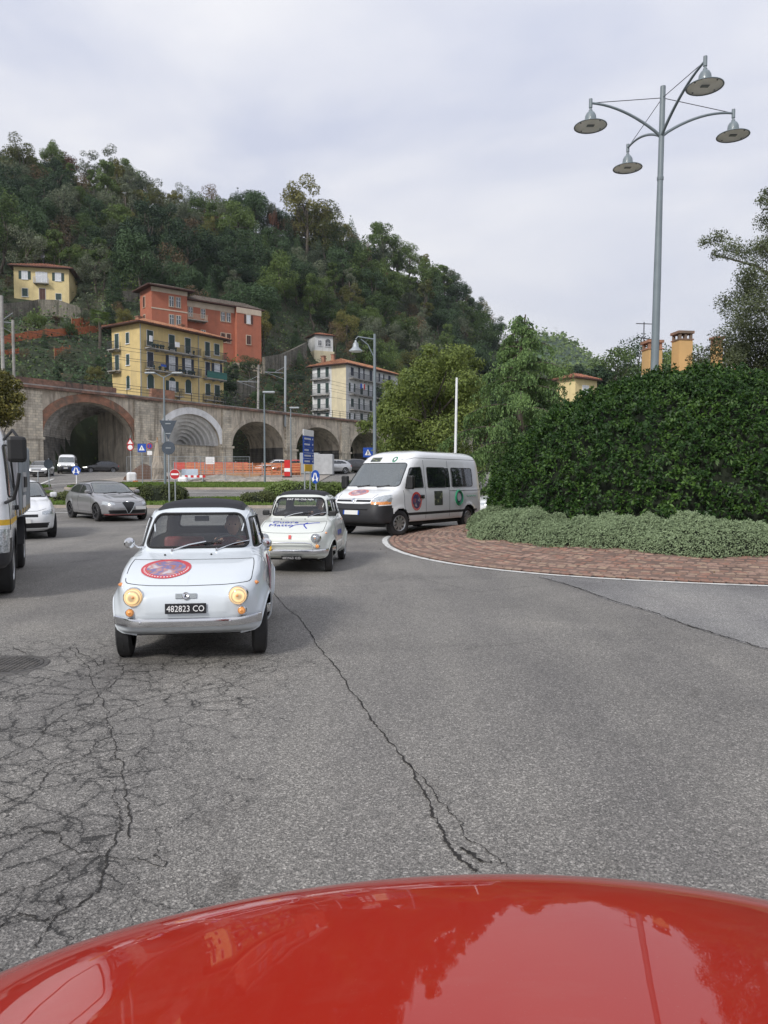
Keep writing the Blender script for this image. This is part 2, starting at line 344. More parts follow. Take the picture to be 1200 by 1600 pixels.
def ground():
    ys = np.concatenate([[-400, -120, -40, -20, -8], np.arange(-2, 72, 2.5), np.arange(72, 320, 2.2), [330, 360, 420, 550, 800, 1500, 3500]])
    xs = np.concatenate([[-3000, -900, -420, -300, -240], np.arange(-200, 110, 2.5), [120, 150, 200, 300, 500, 900, 3000]])
    def f(X, Y):
        z = gz(X, Y); road = (vdist(X, Y) < 14) & (X > -75) & (X < 90) & (Y < 110) & (Y > -30)
        return z - .12
    v, q = sheet(f, 0, 0, 0, 0, 0, 0, ys=ys, xs=xs)
    link('ground', mesh_np('ground', v, q, mats=[MG], smooth_=True), kind='structure')
    # road: one sheet in front of and through the viaduct
    ys = np.concatenate([np.arange(-14, 24, 2.), np.arange(24, 122, 1.)]); xs = np.arange(-62, 72, 2.)
    v, q = sheet(lambda X, Y: rprof(Y), 0, 0, 0, 0, 0, 0, ys=ys, xs=xs)
    c = v[q].mean(1); keep = vdist(c[:, 0], c[:, 1]) < 9.5 + 8.6 * 0
    keep &= ~((c[:, 0] < -40) & (vdist(c[:, 0], c[:, 1]) > -1))
    keep &= ~((c[:, 0] > 20) & (c[:, 1] > 60))
    link('road', mesh_np('road', v, q[keep], mats=[AS], smooth_=True), kind='structure')
ground()
# smoother resurfaced asphalt strip right of the long seam (asphalt patch) with real overlap height of 4 mm
IC = np.array([7.75, 19.0]); IR = 8.55       # roundabout island centre and radius
def G(px, py, z=0.):
    d = ray(px, py); t = (z - CAMZ) / d[2]; return np.array([d[0] * t, d[1] * t, z])
IC, IR = np.array([8.0, 18.6]), 8.45
_pp = [G(q, w)[:2] for q, w in [(602, 848), (640, 868), (700, 883), (850, 900), (1000, 908), (1195, 916)]]
_aa = [math.atan2(p[1] - IC[1], p[0] - IC[0]) % (2 * math.pi) for p in _pp]; _rr = [float(np.linalg.norm(p - IC)) for p in _pp]
_aa = [R(150)] + _aa + [R(285), R(320)]; _rr = [8.05] + _rr + [8.35, 8.4]
_ga = np.linspace(0, 2 * math.pi, 721); _gr = np.interp(_ga, _aa, _rr, left=8.3, right=8.4)
for _ in range(60): _gr = (np.roll(_gr, 3) + _gr + np.roll(_gr, -3)) / 3
def IRF(a): return np.interp(np.mod(a, 2 * math.pi), _ga, _gr)   # the island is not a perfect circle
def polyline(pts, n=12):
    p = np.array(pts, float); out = []
    t = np.linspace(0, len(p) - 1, n)
    for k in range(p.shape[1]): out.append(np.interp(t, np.arange(len(p)), p[:, k]))
    return np.stack(out, 1)
def ribbon(pts, w, z=.006, jag=.0, seed=1, name='road_crack'):
    r = np.random.default_rng(seed); p = np.array(pts, float)[:, :2]; d = np.gradient(p, axis=0); d /= np.linalg.norm(d, axis=1)[:, None]; nn = np.stack([-d[:, 1], d[:, 0]], 1)
    w = np.broadcast_to(np.array(w, float), (len(p),)); off = r.normal(0, jag, len(p))[:, None]
    L = p + nn * (w / 2 * (1 + r.uniform(-.5, .8, len(p)) * (jag > 0)))[:, None] + nn * off; Rr = p - nn * (w / 2 * (1 + r.uniform(-.5, .8, len(p)) * (jag > 0)))[:, None] + nn * off
    v = [(*a, float(rprof(a[1])) + z) for a in L] + [(*a, float(rprof(a[1])) + z) for a in Rr]; n = len(p)
    return v, [(i, i + n, i + n + 1, i + 1) for i in range(n - 1)]
MCR = M('crack_dirt', (.022, .020, .018), .95, var=.4, scale=30, bump=.5, bs=60)
def cracks():
    road = bpy.data.objects['road']
    seam = [G(*q)[:2] for q in [(842, 902), (900, 918), (960, 942), (1010, 955), (1080, 980), (1150, 1002), (1230, 1025), (1400, 1082)]]
    # smoother strip between seam and island line
    arc = [IC + (IRF(a) + .02) * np.array([math.cos(a), math.sin(a)]) for a in np.linspace(R(-20), R(-131), 40)]
    arc = [a for a in arc if a[0] > seam[0][0]]
    big = seam + [np.array([9., 4.5]), np.array([16., 3.]), np.array([20., 12.])]
    mb = MB(); mb.add([(a[0], a[1], .004) for a in big + arc], [tuple(range(len(big) + len(arc)))])
    mb.build('asphalt_strip', AS2, road, label='smoother lighter asphalt strip beside the brick island')
    specs = [
        ([(418, 905), (440, 938), (468, 962), (490, 990), (520, 1030), (560, 1085), (590, 1130), (640, 1195), (668, 1240), (700, 1290), (722, 1325), (745, 1362)], 200, [.006, .018, .012, .022, .02, .018, .018, .02, .02, .024, .03, .026], .005),
        ([(640, 1195), (675, 1230), (705, 1262), (735, 1292), (742, 1320), (775, 1345), (800, 1362)], 80, [.01, .012, .01, .009, .008, .01, .006], .005),
        ([(722, 1325), (745, 1340), (768, 1350)], 30, [.03, .028, .01], .006),
        ([(842, 902), (900, 918), (960, 942), (1010, 955), (1080, 980), (1150, 1002), (1230, 1025), (1400, 1082)], 170, [.02, .03, .035, .03, .035, .03, .035, .04], .007),
        ([(140, 1135), (200, 1108), (262, 1090), (330, 1068), (420, 1046), (520, 1028)], 120, [.007, .009, .008, .007, .008, .006], .004),
        ([(190, 1090), (270, 1075), (350, 1098), (470, 1060), (560, 1040)], 90, [.004, .005, .004, .005, .003], .004),
        ([(100, 880), (170, 872), (200, 868)], 40, .02, .008),
        ([(430, 915), (560, 918), (640, 900), (740, 925), (840, 915)], 110, .012, .006),
        ([(640, 1030), (760, 1010), (900, 1000), (1030, 1035)], 110, [.004, .012, .004, .006], .006),
        ([(0, 1190), (40, 1165), (95, 1120), (135, 1105), (180, 1060), (190, 1020)], 90, .012, .008),
        ([(205, 1310), (190, 1250), (205, 1200), (175, 1150), (165, 1110), (140, 1050), (110, 1010)], 120, [.016, .016, .014, .012, .012, .012, .01], .007),
        ([(60, 1480), (85, 1430), (140, 1400), (150, 1330), (175, 1300), (180, 1260), (170, 1220)], 110, [.016, .018, .018, .02, .014, .012, .01], .006),
        ([(0, 1310), (50, 1290), (90, 1300), (120, 1330), (150, 1330)], 70, .014, .006),
        ([(0, 1260), (45, 1240), (70, 1200), (120, 1190), (150, 1160), (175, 1150)], 80, .013, .006),
        ([(0, 1400), (60, 1380), (100, 1350), (150, 1345), (230, 1360), (250, 1330)], 90, .012, .007),
        ([(0, 1455), (30, 1430), (85, 1440), (100, 1400)], 60, .013, .006),
        ([(20, 1010), (60, 1030), (110, 1010), (150, 1040), (165, 1030)], 60, .016, .009),
    ]
    for i, (pts, n, w, jag) in enumerate(specs):
        g = [G(*q)[:2] for q in pts]; pl = polyline(g, n); w = polyline([[x] for x in (w if isinstance(w, list) else [w, w])], n)[:, 0]
        w = (.36 if i < 8 else .27) * w * (.35 + 1.1 * np.abs(np.sin(np.linspace(0, n * .31, n) + i)) ** .6)
        r = np.random.default_rng(i + 50); walk = np.cumsum(r.normal(0, jag, (n, 2)), 0); walk -= np.linspace(0, 1, n)[:, None] * walk[-1]
        v, f = ribbon(pl + walk * 1.1, w, .008 if i == 3 else .004, jag * .5, i)
        MB().add(v, f).build('road_crack', MCR, road)
cracks()
# ---------------------------------------------------------------- foliage helpers
def leaf_quads(c, nrm, size, asp=.5, r=None, jit=.6, fold=False):
    """one pointed leaf (quad) per centre; nrm: facing; size array"""
    r = r or rng; n = len(c); size = np.broadcast_to(size, (n,))[:, None]
    nr = nrm + r.normal(0, jit, (n, 3)); nr /= np.linalg.norm(nr, axis=1)[:, None]
    t = r.normal(0, 1, (n, 3)); t -= nr * (t * nr).sum(1)[:, None]; t /= np.linalg.norm(t, axis=1)[:, None]
    b = np.cross(nr, t)
    v = np.stack([c - t * size * .5, c + b * size * asp * .5 - t * size * .05, c + t * size * .5, c - b * size * asp * .5 - t * size * .05], 1).reshape(-1, 3)
    return v, np.arange(4 * n).reshape(-1, 4)
def crown_pts(r, blobs, n, shell=.35):
    """leaf centres spread over the outside of blobs (x,y,z,rad) -> clumps"""
    bl = np.array(blobs); w = bl[:, 3] ** 2; k = r.choice(len(bl), n, p=w / w.sum())
    d = r.normal(0, 1, (n, 3)); d /= np.linalg.norm(d, axis=1)[:, None]; rad = bl[k, 3] * (1 - shell * r.random(n) ** 1.5) * (1 + .1 * r.normal(0, 1, n))
    return bl[k, :3] + d * rad[:, None] * np.array([1, 1, .82]), d
def blobs_ell(r, n, rx, ry, rz, cz, br, flat=0.):
    out = []
    while len(out) < n:
        p = r.uniform(-1, 1, 3); q = np.linalg.norm(p)
        if .35 < q < 1: out.append((p[0] * rx, p[1] * ry, cz + p[2] * rz * (1 if p[2] > 0 else 1 - flat), br * r.uniform(.55, 1.15)))
    return out
def trunk_mesh(r, name, H, r0, limbs, mat, lean=.05, spread=1.):
    mb = MB(); n = 6; top = H * .7
    ax = np.array([[lean * H * (k / n) ** 1.5 + r.normal(0, .02 * H) * (k > 0), r.normal(0, .02 * H) * (k > 0), top * k / n - .5] for k in range(n + 1)])
    mb.tube(ax, np.linspace(r0, r0 * .35, n + 1), 7)
    for (x, y, z, _) in limbs:
        k = r.integers(2, n); a = ax[k]; b = np.array([x, y, z]); mid = (a + b) / 2 + r.normal(0, .06 * H, 3) * .6; mid[2] += .04 * H
        mb.tube([a, mid, b], [r0 * .4, r0 * .25, r0 * .08], 5)
    return mb.mesh(name, mat, True)
# ---------------------------------------------------------------- roundabout island
LM = dict(
    hedge=leafmat('laurel_leaves', (.016, .048, .008), (.125, .23, .04), .5, .15, 1.3, .3),
    silver=leafmat('silver_green_sprigs', (.085, .12, .062), (.26, .33, .19), .75, .15, 1.2, .2),
    core=M('twig_core', (.012, .018, .008), .95, var=.4),
)
brickmats = [M('paving_brick_%s' % nme, c, .85, var=.25, scale=9, bump=.35, bs=45, dirt=(.17, .12, .095), dsc=3) for nme, c in
             (('red', (.27, .145, .105)), ('rose', (.31, .20, .155)), ('brown', (.22, .14, .105)), ('tan', (.33, .235, .17)))]
MKERB = M('kerb_stone', (.13, .11, .1), .85, var=.3, bump=.3, bs=25); MPAINT = M('road_paint', (.62, .62, .6), .7, var=.1, bump=.2, bs=60, dirt=(.2, .2, .195), dsc=5, dlo=.52, dhi=.75)
def ring(r0, r1, z0, z1, a0, a1, n, c):
    A = np.linspace(a0, a1, n); o = IRF(A) - IR; r0 = r0 + o; r1 = r1 + o; v = [(c[0] + r0[i] * math.cos(a), c[1] + r0[i] * math.sin(a), z0) for i, a in enumerate(A)] + [(c[0] + r1[i] * math.cos(a), c[1] + r1[i] * math.sin(a), z1) for i, a in enumerate(A)]
    return v, [(i, i + 1, i + 1 + n, i + n) for i in range(n - 1)]
def island():
    isl = link('roundabout_island', None, None, (0, 0, 0), kind='structure', label='round traffic island paved with red bricks round the hedge')
    road = bpy.data.objects['road']; T = 2 * math.pi
    mb = MB(); n = 220; A = np.linspace(0, T, n + 1); ri = IR - .13; rr = np.random.default_rng(3)
    ri = IRF(A) - .13; inn = ri + rr.normal(0, .004, n + 1); out_ = IRF(A) + rr.normal(0, .004, n + 1)
    v = [(IC[0] + inn[i] * math.cos(a), IC[1] + inn[i] * math.sin(a), .008) for i, a in enumerate(A)] + [(IC[0] + out_[i] * math.cos(a), IC[1] + out_[i] * math.sin(a), .008) for i, a in enumerate(A)]
    mb.add(v, [(i, i + 1, i + n + 2, i + n + 1) for i in range(n)]); mb.build('edge_line', MPAINT, isl, label='thin white painted line round the brick island')
    # bedding under the bricks, rising towards the planting
    zb = lambda r: .018 + (IR - .3 - r) * .12
    mb = MB()
    for q0, q1 in ((IR - .17, IR - .30), (IR - .30, IR - 3.4)):
        mb.add(*ring(q0, q1, .02 if q0 > IR - .2 else zb(q0) - .005, zb(q1) - .005, 0, T, 181, IC))
    mb.build('brick_bedding', M('bedding_mortar', (.15, .10, .08), .95, var=.3, bump=.4, bs=30), isl)
    # bricks: fan-like courses; the 300 that show largest are separate, the rest joined
    cubes = []
    rr = np.random.default_rng(11)
    def course(r, w, wav):
        L = .17; k = int(T * r / L)
        for i in range(k):
            a = T * i / k + rr.normal(0, .0015) + (hash(round(r, 3)) % 7) * .004
            rad = r + wav * math.cos(a * r / 1.25 * math.pi)      # scalloped arcs
            cubes.append((rad, a, w, L, wav))
    course(IR - .235, .11, 0); course(IR - .36, .1, 0)
    r = IR - .53
    while r > IR - 2.7: course(r, .105, .055); r -= .125
    def brick_v(w, L, h=.06, bev=.012, r_=None):
        q = []
        for z, s in ((-h, 0), (-bev * .8, 0), (0, bev)):
            q += [(-w / 2 + s, -L / 2 + s, z), (w / 2 - s, -L / 2 + s, z), (w / 2 - s, L / 2 - s, z), (-w / 2 + s, L / 2 - s, z)]
        return np.array(q)
    F = [(8, 9, 10, 11)] + [(4 * a + i, 4 * a + (i + 1) % 4, 4 * a + 4 + (i + 1) % 4, 4 * a + 4 + i) for a in (0, 1) for i in range(4)]
    proto = []
    for m in brickmats:
        for wl in ((.096, .158), (.094, .15)):
            me = bpy.data.meshes.new('brick'); me.from_pydata([tuple(x) for x in brick_v(*wl)], [], F); me.materials.append(m); proto.append(me)
    vis = []
    for c in cubes:
        ro = c[0] + float(IRF(c[1])) - IR; x, y = IC[0] + ro * math.cos(c[1]), IC[1] + ro * math.sin(c[1]); z = zb(c[0]) + rr.normal(0, .003) if c[0] < IR - .3 else .026
        slope = .12 if c[0] < IR - .3 else 0
        yaw = c[1] + rr.normal(0, .03) + (math.atan(c[4] * math.sin(c[1] * c[0] / 1.25 * math.pi) / 1.25 * math.pi) if c[4] else 0)
        px, py = proj((x, y, z)) if y > 1 else (-9, -9)
        ok = -20 < px < 1220 and y < IC[1] - 2
        vis.append((1 / y if ok else 0, x, y, z, yaw, slope))
    order = sorted(range(len(vis)), key=lambda i: -vis[i][0]); big = set(order[:298])
    V = []; Fs = []; MI = []; bv = [brick_v(.096, .158), brick_v(.094, .15)]
    for i, (s, x, y, z, yaw, sl) in enumerate(vis):
        pi = int(rr.choice(8, p=[.14, .14, .16, .16, .1, .1, .1, .1])); rot = Matrix.Rotation(yaw, 4, 'Z') @ Matrix.Rotation(math.atan(sl) + rr.normal(0, .02), 4, 'Y') @ Matrix.Rotation(rr.normal(0, .02), 4, 'X')
        if i in big:
            o = link('brick', proto[pi], isl, (x, y, z)); o.rotation_euler = rot.to_euler()
        else:
            q = bv[pi % 2] @ np.array(rot.to_3x3()).T + np.array([x, y, z]); b = len(V) * 12
            V.append(q); Fs += [tuple(b + k for k in f) for f in F]; MI += [pi // 2] * 9
    link('brick_paving', mesh_np('brick_paving', np.concatenate(V), Fs, mats=brickmats, midx=MI), isl, kind='stuff', label='the farther courses of red paving bricks')
    # silver-green ground cover ring
    rr = np.random.default_rng(21)
    def lump(a, t):   # height profile across the ring, t 0 outer..1 inner
        w = .16 * np.sin(a * 9 + 2.2 * t) + .12 * np.sin(a * 17 + 1.3 + 3 * t) + .09 * np.sin(a * 33 - 2 * t) + .06 * np.sin(a * 61 + 8 * t)
        ro = IRF(a) - 2.12 + .16 * np.sin(a * 7.3 + 1) + .12 * np.sin(a * 15) + .05 * np.sin(a * 41)
        h = (.56 + w * .38) * np.clip(1 - (1 - np.clip(t * 1.25, 0, 1)) ** 2.6, 0, 1) ** .62 + .07 * np.sin(a * 47 + 11 * t) * t
        return ro - 1.6 * t, .20 + h
    na, nt_ = 360, 12
    Aa, Tt = np.meshgrid(np.linspace(0, T, na, endpoint=False), np.linspace(0, 1, nt_)); r_, z_ = lump(Aa, Tt)
    z_ = z_ - .09; z_[0] = .02
    v = np.stack([IC[0] + r_ * np.cos(Aa), IC[1] + r_ * np.sin(Aa), z_], -1).reshape(-1, 3)
    f = [(j * na + i, j * na + (i + 1) % na, (j + 1) * na + (i + 1) % na, (j + 1) * na + i) for j in range(nt_ - 1) for i in range(na)]
    gc = thing('ground_cover_shrub', 'low silver-green ground cover shrub spreading in a ring round the dark hedge', 'shrub')
    link('twig_core', mesh_np('twig_core', v, f, mats=[LM['core']], smooth_=True), gc)
    n = 150000; a = np.where(rr.random(n) < .85, rr.uniform(R(150), R(300), n), rr.uniform(0, T, n)); t = rr.random(n) ** 1.25
    r0, z0 = lump(a, t); e = .02; r1, z1 = lump(a + e / 6, t); r2, z2 = lump(a, np.clip(t + e, 0, 1))
    c = np.stack([IC[0] + r0 * np.cos(a), IC[1] + r0 * np.sin(a), z0], -1)
    cl = np.sin(c[:, 0] * 21) * np.sin(c[:, 1] * 19 + 1) * np.sin(c[:, 2] * 23); c[:, 2] += .05 * cl + rr.normal(0, .018, n) - .02
    nr = np.stack([np.cos(a) * .7, np.sin(a) * .7, np.full(n, .8)], -1)
    c += nr * rr.normal(0, .012, (n, 1))
    v, f = leaf_quads(c, nr, rr.uniform(.025, .055, n), .5, rr, 1.1)
    link('sprigs', mesh_np('sprigs', v, f, mats=[LM['silver']]), gc)
    # dark laurel mound
    hd = thing('hedge', 'large dark green rounded laurel hedge filling the roundabout island', 'hedge')
    a_, p_ = 5.65, 2.35; Hh = 3.8
    def mound(th, k):   # k 0 base ..1 top along superellipse arc
        w = .12 * np.sin(th * 5 + 1 + 3 * k) + .09 * np.sin(th * 11 + 5 * k) + .06 * np.sin(th * 23 - 7 * k) + .045 * np.sin(th * 41 + 13 * k)
        g = k * math.pi / 2; rad = (a_ + w) * np.cos(g) ** (2 / p_); z = .3 + (Hh + .35 * w + .10 * np.sin(th * 3 + 2.2)) * np.sin(g) ** (2 / p_)
        rad = rad - .25 * np.clip(1 - z / .9, 0, 1)
        return rad, z
    na, nt_ = 160, 30
    Aa, Tt = np.meshgrid(np.linspace(0, T, na, endpoint=False), np.linspace(0, 1, nt_)); r_, z_ = mound(Aa, Tt); r_ *= .955; z_ = z_ - .14
    HC = np.array([8.55, 19.6])
    v = np.stack([HC[0] + r_ * np.cos(Aa), HC[1] + r_ * np.sin(Aa), z_], -1).reshape(-1, 3)
    f = [(j * na + i, j * na + (i + 1) % na, (j + 1) * na + (i + 1) % na, (j + 1) * na + i) for j in range(nt_ - 1) for i in range(na)]
    link('twig_core', mesh_np('twig_core', v, f, mats=[LM['core']], smooth_=True), hd)
    nc = 22000     # whorls of leaves at shoot tips
    th = np.where(rr.random(nc) < .8, rr.uniform(R(135), R(325), nc), rr.uniform(0, T, nc)); k = rr.random(nc) ** .92
    r0, z0 = mound(th, k); c = np.stack([HC[0] + r0 * np.cos(th), HC[1] + r0 * np.sin(th), z0], -1)
    g = np.clip(k, 0, 1) * math.pi / 2; up = np.sin(g) * .8 + .25
    nr = np.stack([np.cos(th) * (1.1 - up * .7), np.sin(th) * (1.1 - up * .7), up], -1); nr /= np.linalg.norm(nr, axis=1)[:, None]
    cl = np.sin(c[:, 0] * 5.3) * np.sin(c[:, 1] * 5.1 + 1) * np.sin(c[:, 2] * 5.7 + .5) + .6 * np.sin(c[:, 0] * 11.3 + 2) * np.sin(c[:, 1] * 10.1) * np.sin(c[:, 2] * 12.7)
    c += nr * (.21 * cl + rr.normal(0, .07, nc) - .02)[:, None]
    L = 7; C = np.repeat(c, L, 0); N = np.repeat(nr, L, 0); m = len(C)
    d = rr.normal(0, 1, (m, 3)) + N * .8; d /= np.linalg.norm(d, axis=1)[:, None]; sz = rr.uniform(.065, .125, m)
    # leaf runs from the shoot outward along d
    s = np.cross(d, N + rr.normal(0, .3, (m, 3))); s /= np.maximum(np.linalg.norm(s, axis=1), 1e-6)[:, None]
    mid = C + d * sz[:, None] * .55; tip = C + d * sz[:, None] - np.array([0, 0, 1]) * sz[:, None] * .15
    v = np.stack([C, mid + s * sz[:, None] * .2, tip, mid - s * sz[:, None] * .2], 1).reshape(-1, 3)
    link('leaves', mesh_np('leaves', v, np.arange(4 * m).reshape(-1, 4), mats=[LM['hedge']]), hd)
    # fallen leaves and litter on the apron and along the kerb
    n = 1500; a = rr.uniform(R(150), R(300), n); rd = np.where(rr.random(n) < .7, rr.uniform(2.0, 2.5, n), rr.uniform(-.5, 2.3, n)); q = IRF(a) - rd; zz = np.where(rd > .3, .018 + (rd - .3) * .12 + .012, .012)
    c = np.stack([IC[0] + q * np.cos(a), IC[1] + q * np.sin(a), zz], -1); v, f = leaf_quads(c, np.tile([0, 0, 1.], (n, 1)), rr.uniform(.02, .055, n), .55, rr, .25)
    link('leaf_litter', mesh_np('leaf_litter', v, f, mats=[leafmat('dry_leaves', (.05, .03, .015), (.22, .15, .06), .8, .1, 3)]), kind='stuff', label='dry leaves and crumbs scattered on the brick apron')
island()
# ---------------------------------------------------------------- four-armed lamp in the island
def bell(mb_, c, s=1., seg=24):
    x, y, z = c
    prof = [(.028, 0), (.03, -.09), (.05, -.1), (.05, -.13), (.1, -.17), (.135, -.24), (.145, -.33), (.15, -.38), (.17, -.39), (.41, -.49), (.415, -.505), (.395, -.512), (.385, -.505)]
    return mb_.lathe([(r * s, q * s) for r, q in prof], seg, Matrix.Translation((x, y, z)))
def four_lamp():
    base = np.array([7.02, 19.5, 0.]); top = P(1036, 135, 19.5)
    t = thing('street_lamp', 'tall grey street lamp with four bell-shaped heads rising out of the hedge', 'street lamp')
    MB().tube([base, base * .42 + top * .58, top * .8 + base * .2, top], [.115, .095, .072, .068], 16).lathe([(.08, 0), (.085, .02), (.085, .09), (.075, .1)], 16, Matrix.Translation(tuple(base * .2 + top * .8 + np.array([0, 0, -.05])))).build('pole', K['lampgrey'], t, True)
    tips = [tuple(P(*q)) for q in ((923, 161, 19.25), (1146, 177, 19.85), (1102, 95, 17.35), (981, 231, 21.85))]
    ac = P(1033, 214, 19.5); wc = P(1035, 153, 19.5)
    for i, tp in enumerate(tips):
        tp = np.array(tp); s = np.linspace(0, 1, 12)
        d = tp - ac; arm = [ac + np.array([d[0] * q, d[1] * q, d[2] * (math.sin(q * math.pi / 2) ** .85)]) for q in s]
        a = MB().tube(arm, np.linspace(.04, .028, 12), 10).build('arm', K['lampgrey'], t, True)
        MB().tube([wc, tp + np.array([0, 0, .0])], .009, 6).build('stay_wire', K['dark'], a)
        h = bell(MB().tube([tp + [0, 0, -.12], tp + [0, 0, .1]], .045, 10), tp + [0, 0, -.08]).build('lamp_shade', K['lampgrey'], t, True)
        MB().lathe([(0.001, -.56), (.2, -.55), (.4, -.568)], 24, Matrix.Translation(tuple(tp))).build('diffuser', K['lampglass'], h, True)
        for q in range(4):
            a_ = q * math.pi / 2 + .5; MB().lathe([(.018, -.58), (.018, -.568), (.001, -.582)], 6, Matrix.Translation((tp[0] + .33 * math.cos(a_), tp[1] + .33 * math.sin(a_), tp[2]))).build('clip', K['lampgrey'], h)
        MB().box(tp[0] - .09, tp[0] + .09, tp[1] - .05, tp[1] + .05, tp[2] - .575, tp[2] - .56).build('driver_box', K['lampgrey'], h)
four_lamp()
# ---------------------------------------------------------------- viaduct
def m_stone(name, col, dark, scale=1.1, brick=True, bw=.55, streak=.7):
    m, nt, n, l, b = nodes(name); tc = n.new('ShaderNodeTexCoord').outputs['Object']
    c = ramp(n, l, nz(n, l, tc, .45, 9, .68, .5), [(.25, tuple(x * .6 for x in col)), (.5, col), (.75, tuple(min(1, x * 1.35) for x in col))])
    mp = n.new('ShaderNodeMapping'); mp.inputs['Scale'].default_value = (1, 1, .14); l.new(tc, mp.inputs[0])
    st = ramp(n, l, nz(n, l, mp.outputs[0], 1.3, 8, .7, .3), [(.46, (0, 0, 0)), (.64, (1, 1, 1))])
    c = mixc(n, l, math_(n, l, 'MULTIPLY', st, streak), c, dark)
    if brick:
        mp2 = n.new('ShaderNodeMapping'); mp2.inputs['Rotation'].default_value = (R(90), 0, 0); l.new(tc, mp2.inputs[0])
        bt = n.new('ShaderNodeTexBrick'); bt.inputs['Scale'].default_value = 1; bt.inputs['Brick Width'].default_value = bw; bt.inputs['Row Height'].default_value = .28; bt.inputs['Mortar Size'].default_value = .018
        bt.inputs['Color1'].default_value = (.75, .75, .75, 1); bt.inputs['Color2'].default_value = (1.12, 1.1, 1.05, 1); bt.inputs['Mortar'].default_value = (.5, .49, .47, 1)
        l.new(mp2.outputs[0], bt.inputs['Vector']); c = mixc(n, l, .8, c, bt.outputs['Color'], 'MULTIPLY')
        bumpn(n, l, b, bt.outputs['Color'], .4, .05)
    l.new(c, b.inputs['Base Color']); b.inputs['Roughness'].default_value = .92; return m
MST = m_stone('viaduct_stone', (.62, .56, .46), (.13, .105, .08), bw=.6)
MRN = m_stone('viaduct_render', (.58, .51, .41), (.12, .095, .075), brick=False)
MBR = M('old_brick', (.33, .165, .105), .9, var=.3, scale=2, dirt=(.16, .12, .09), dsc=.7, bump=.3, bs=6)
MCON = m_stone('shell_concrete', (.78, .77, .74), (.42, .41, .39), brick=False, streak=.35); MCW = m_stone('bleached_concrete', (.86, .86, .85), (.62, .61, .59), brick=False, streak=.5)
MDK = m_stone('dark_stone', (.17, .16, .145), (.02, .02, .02), bw=.6, streak=.85)  # darker stone with near-black streaks for the walls inside the arches
MSH = M('coping_brick', (.25, .14, .1), .9, var=.35, scale=3, dirt=(.09, .07, .06))
def placed_L(c, d, px):
    u = (px - 600) / FPX; return (u * c[1] - c[0]) / (d[0] - u * d[1])
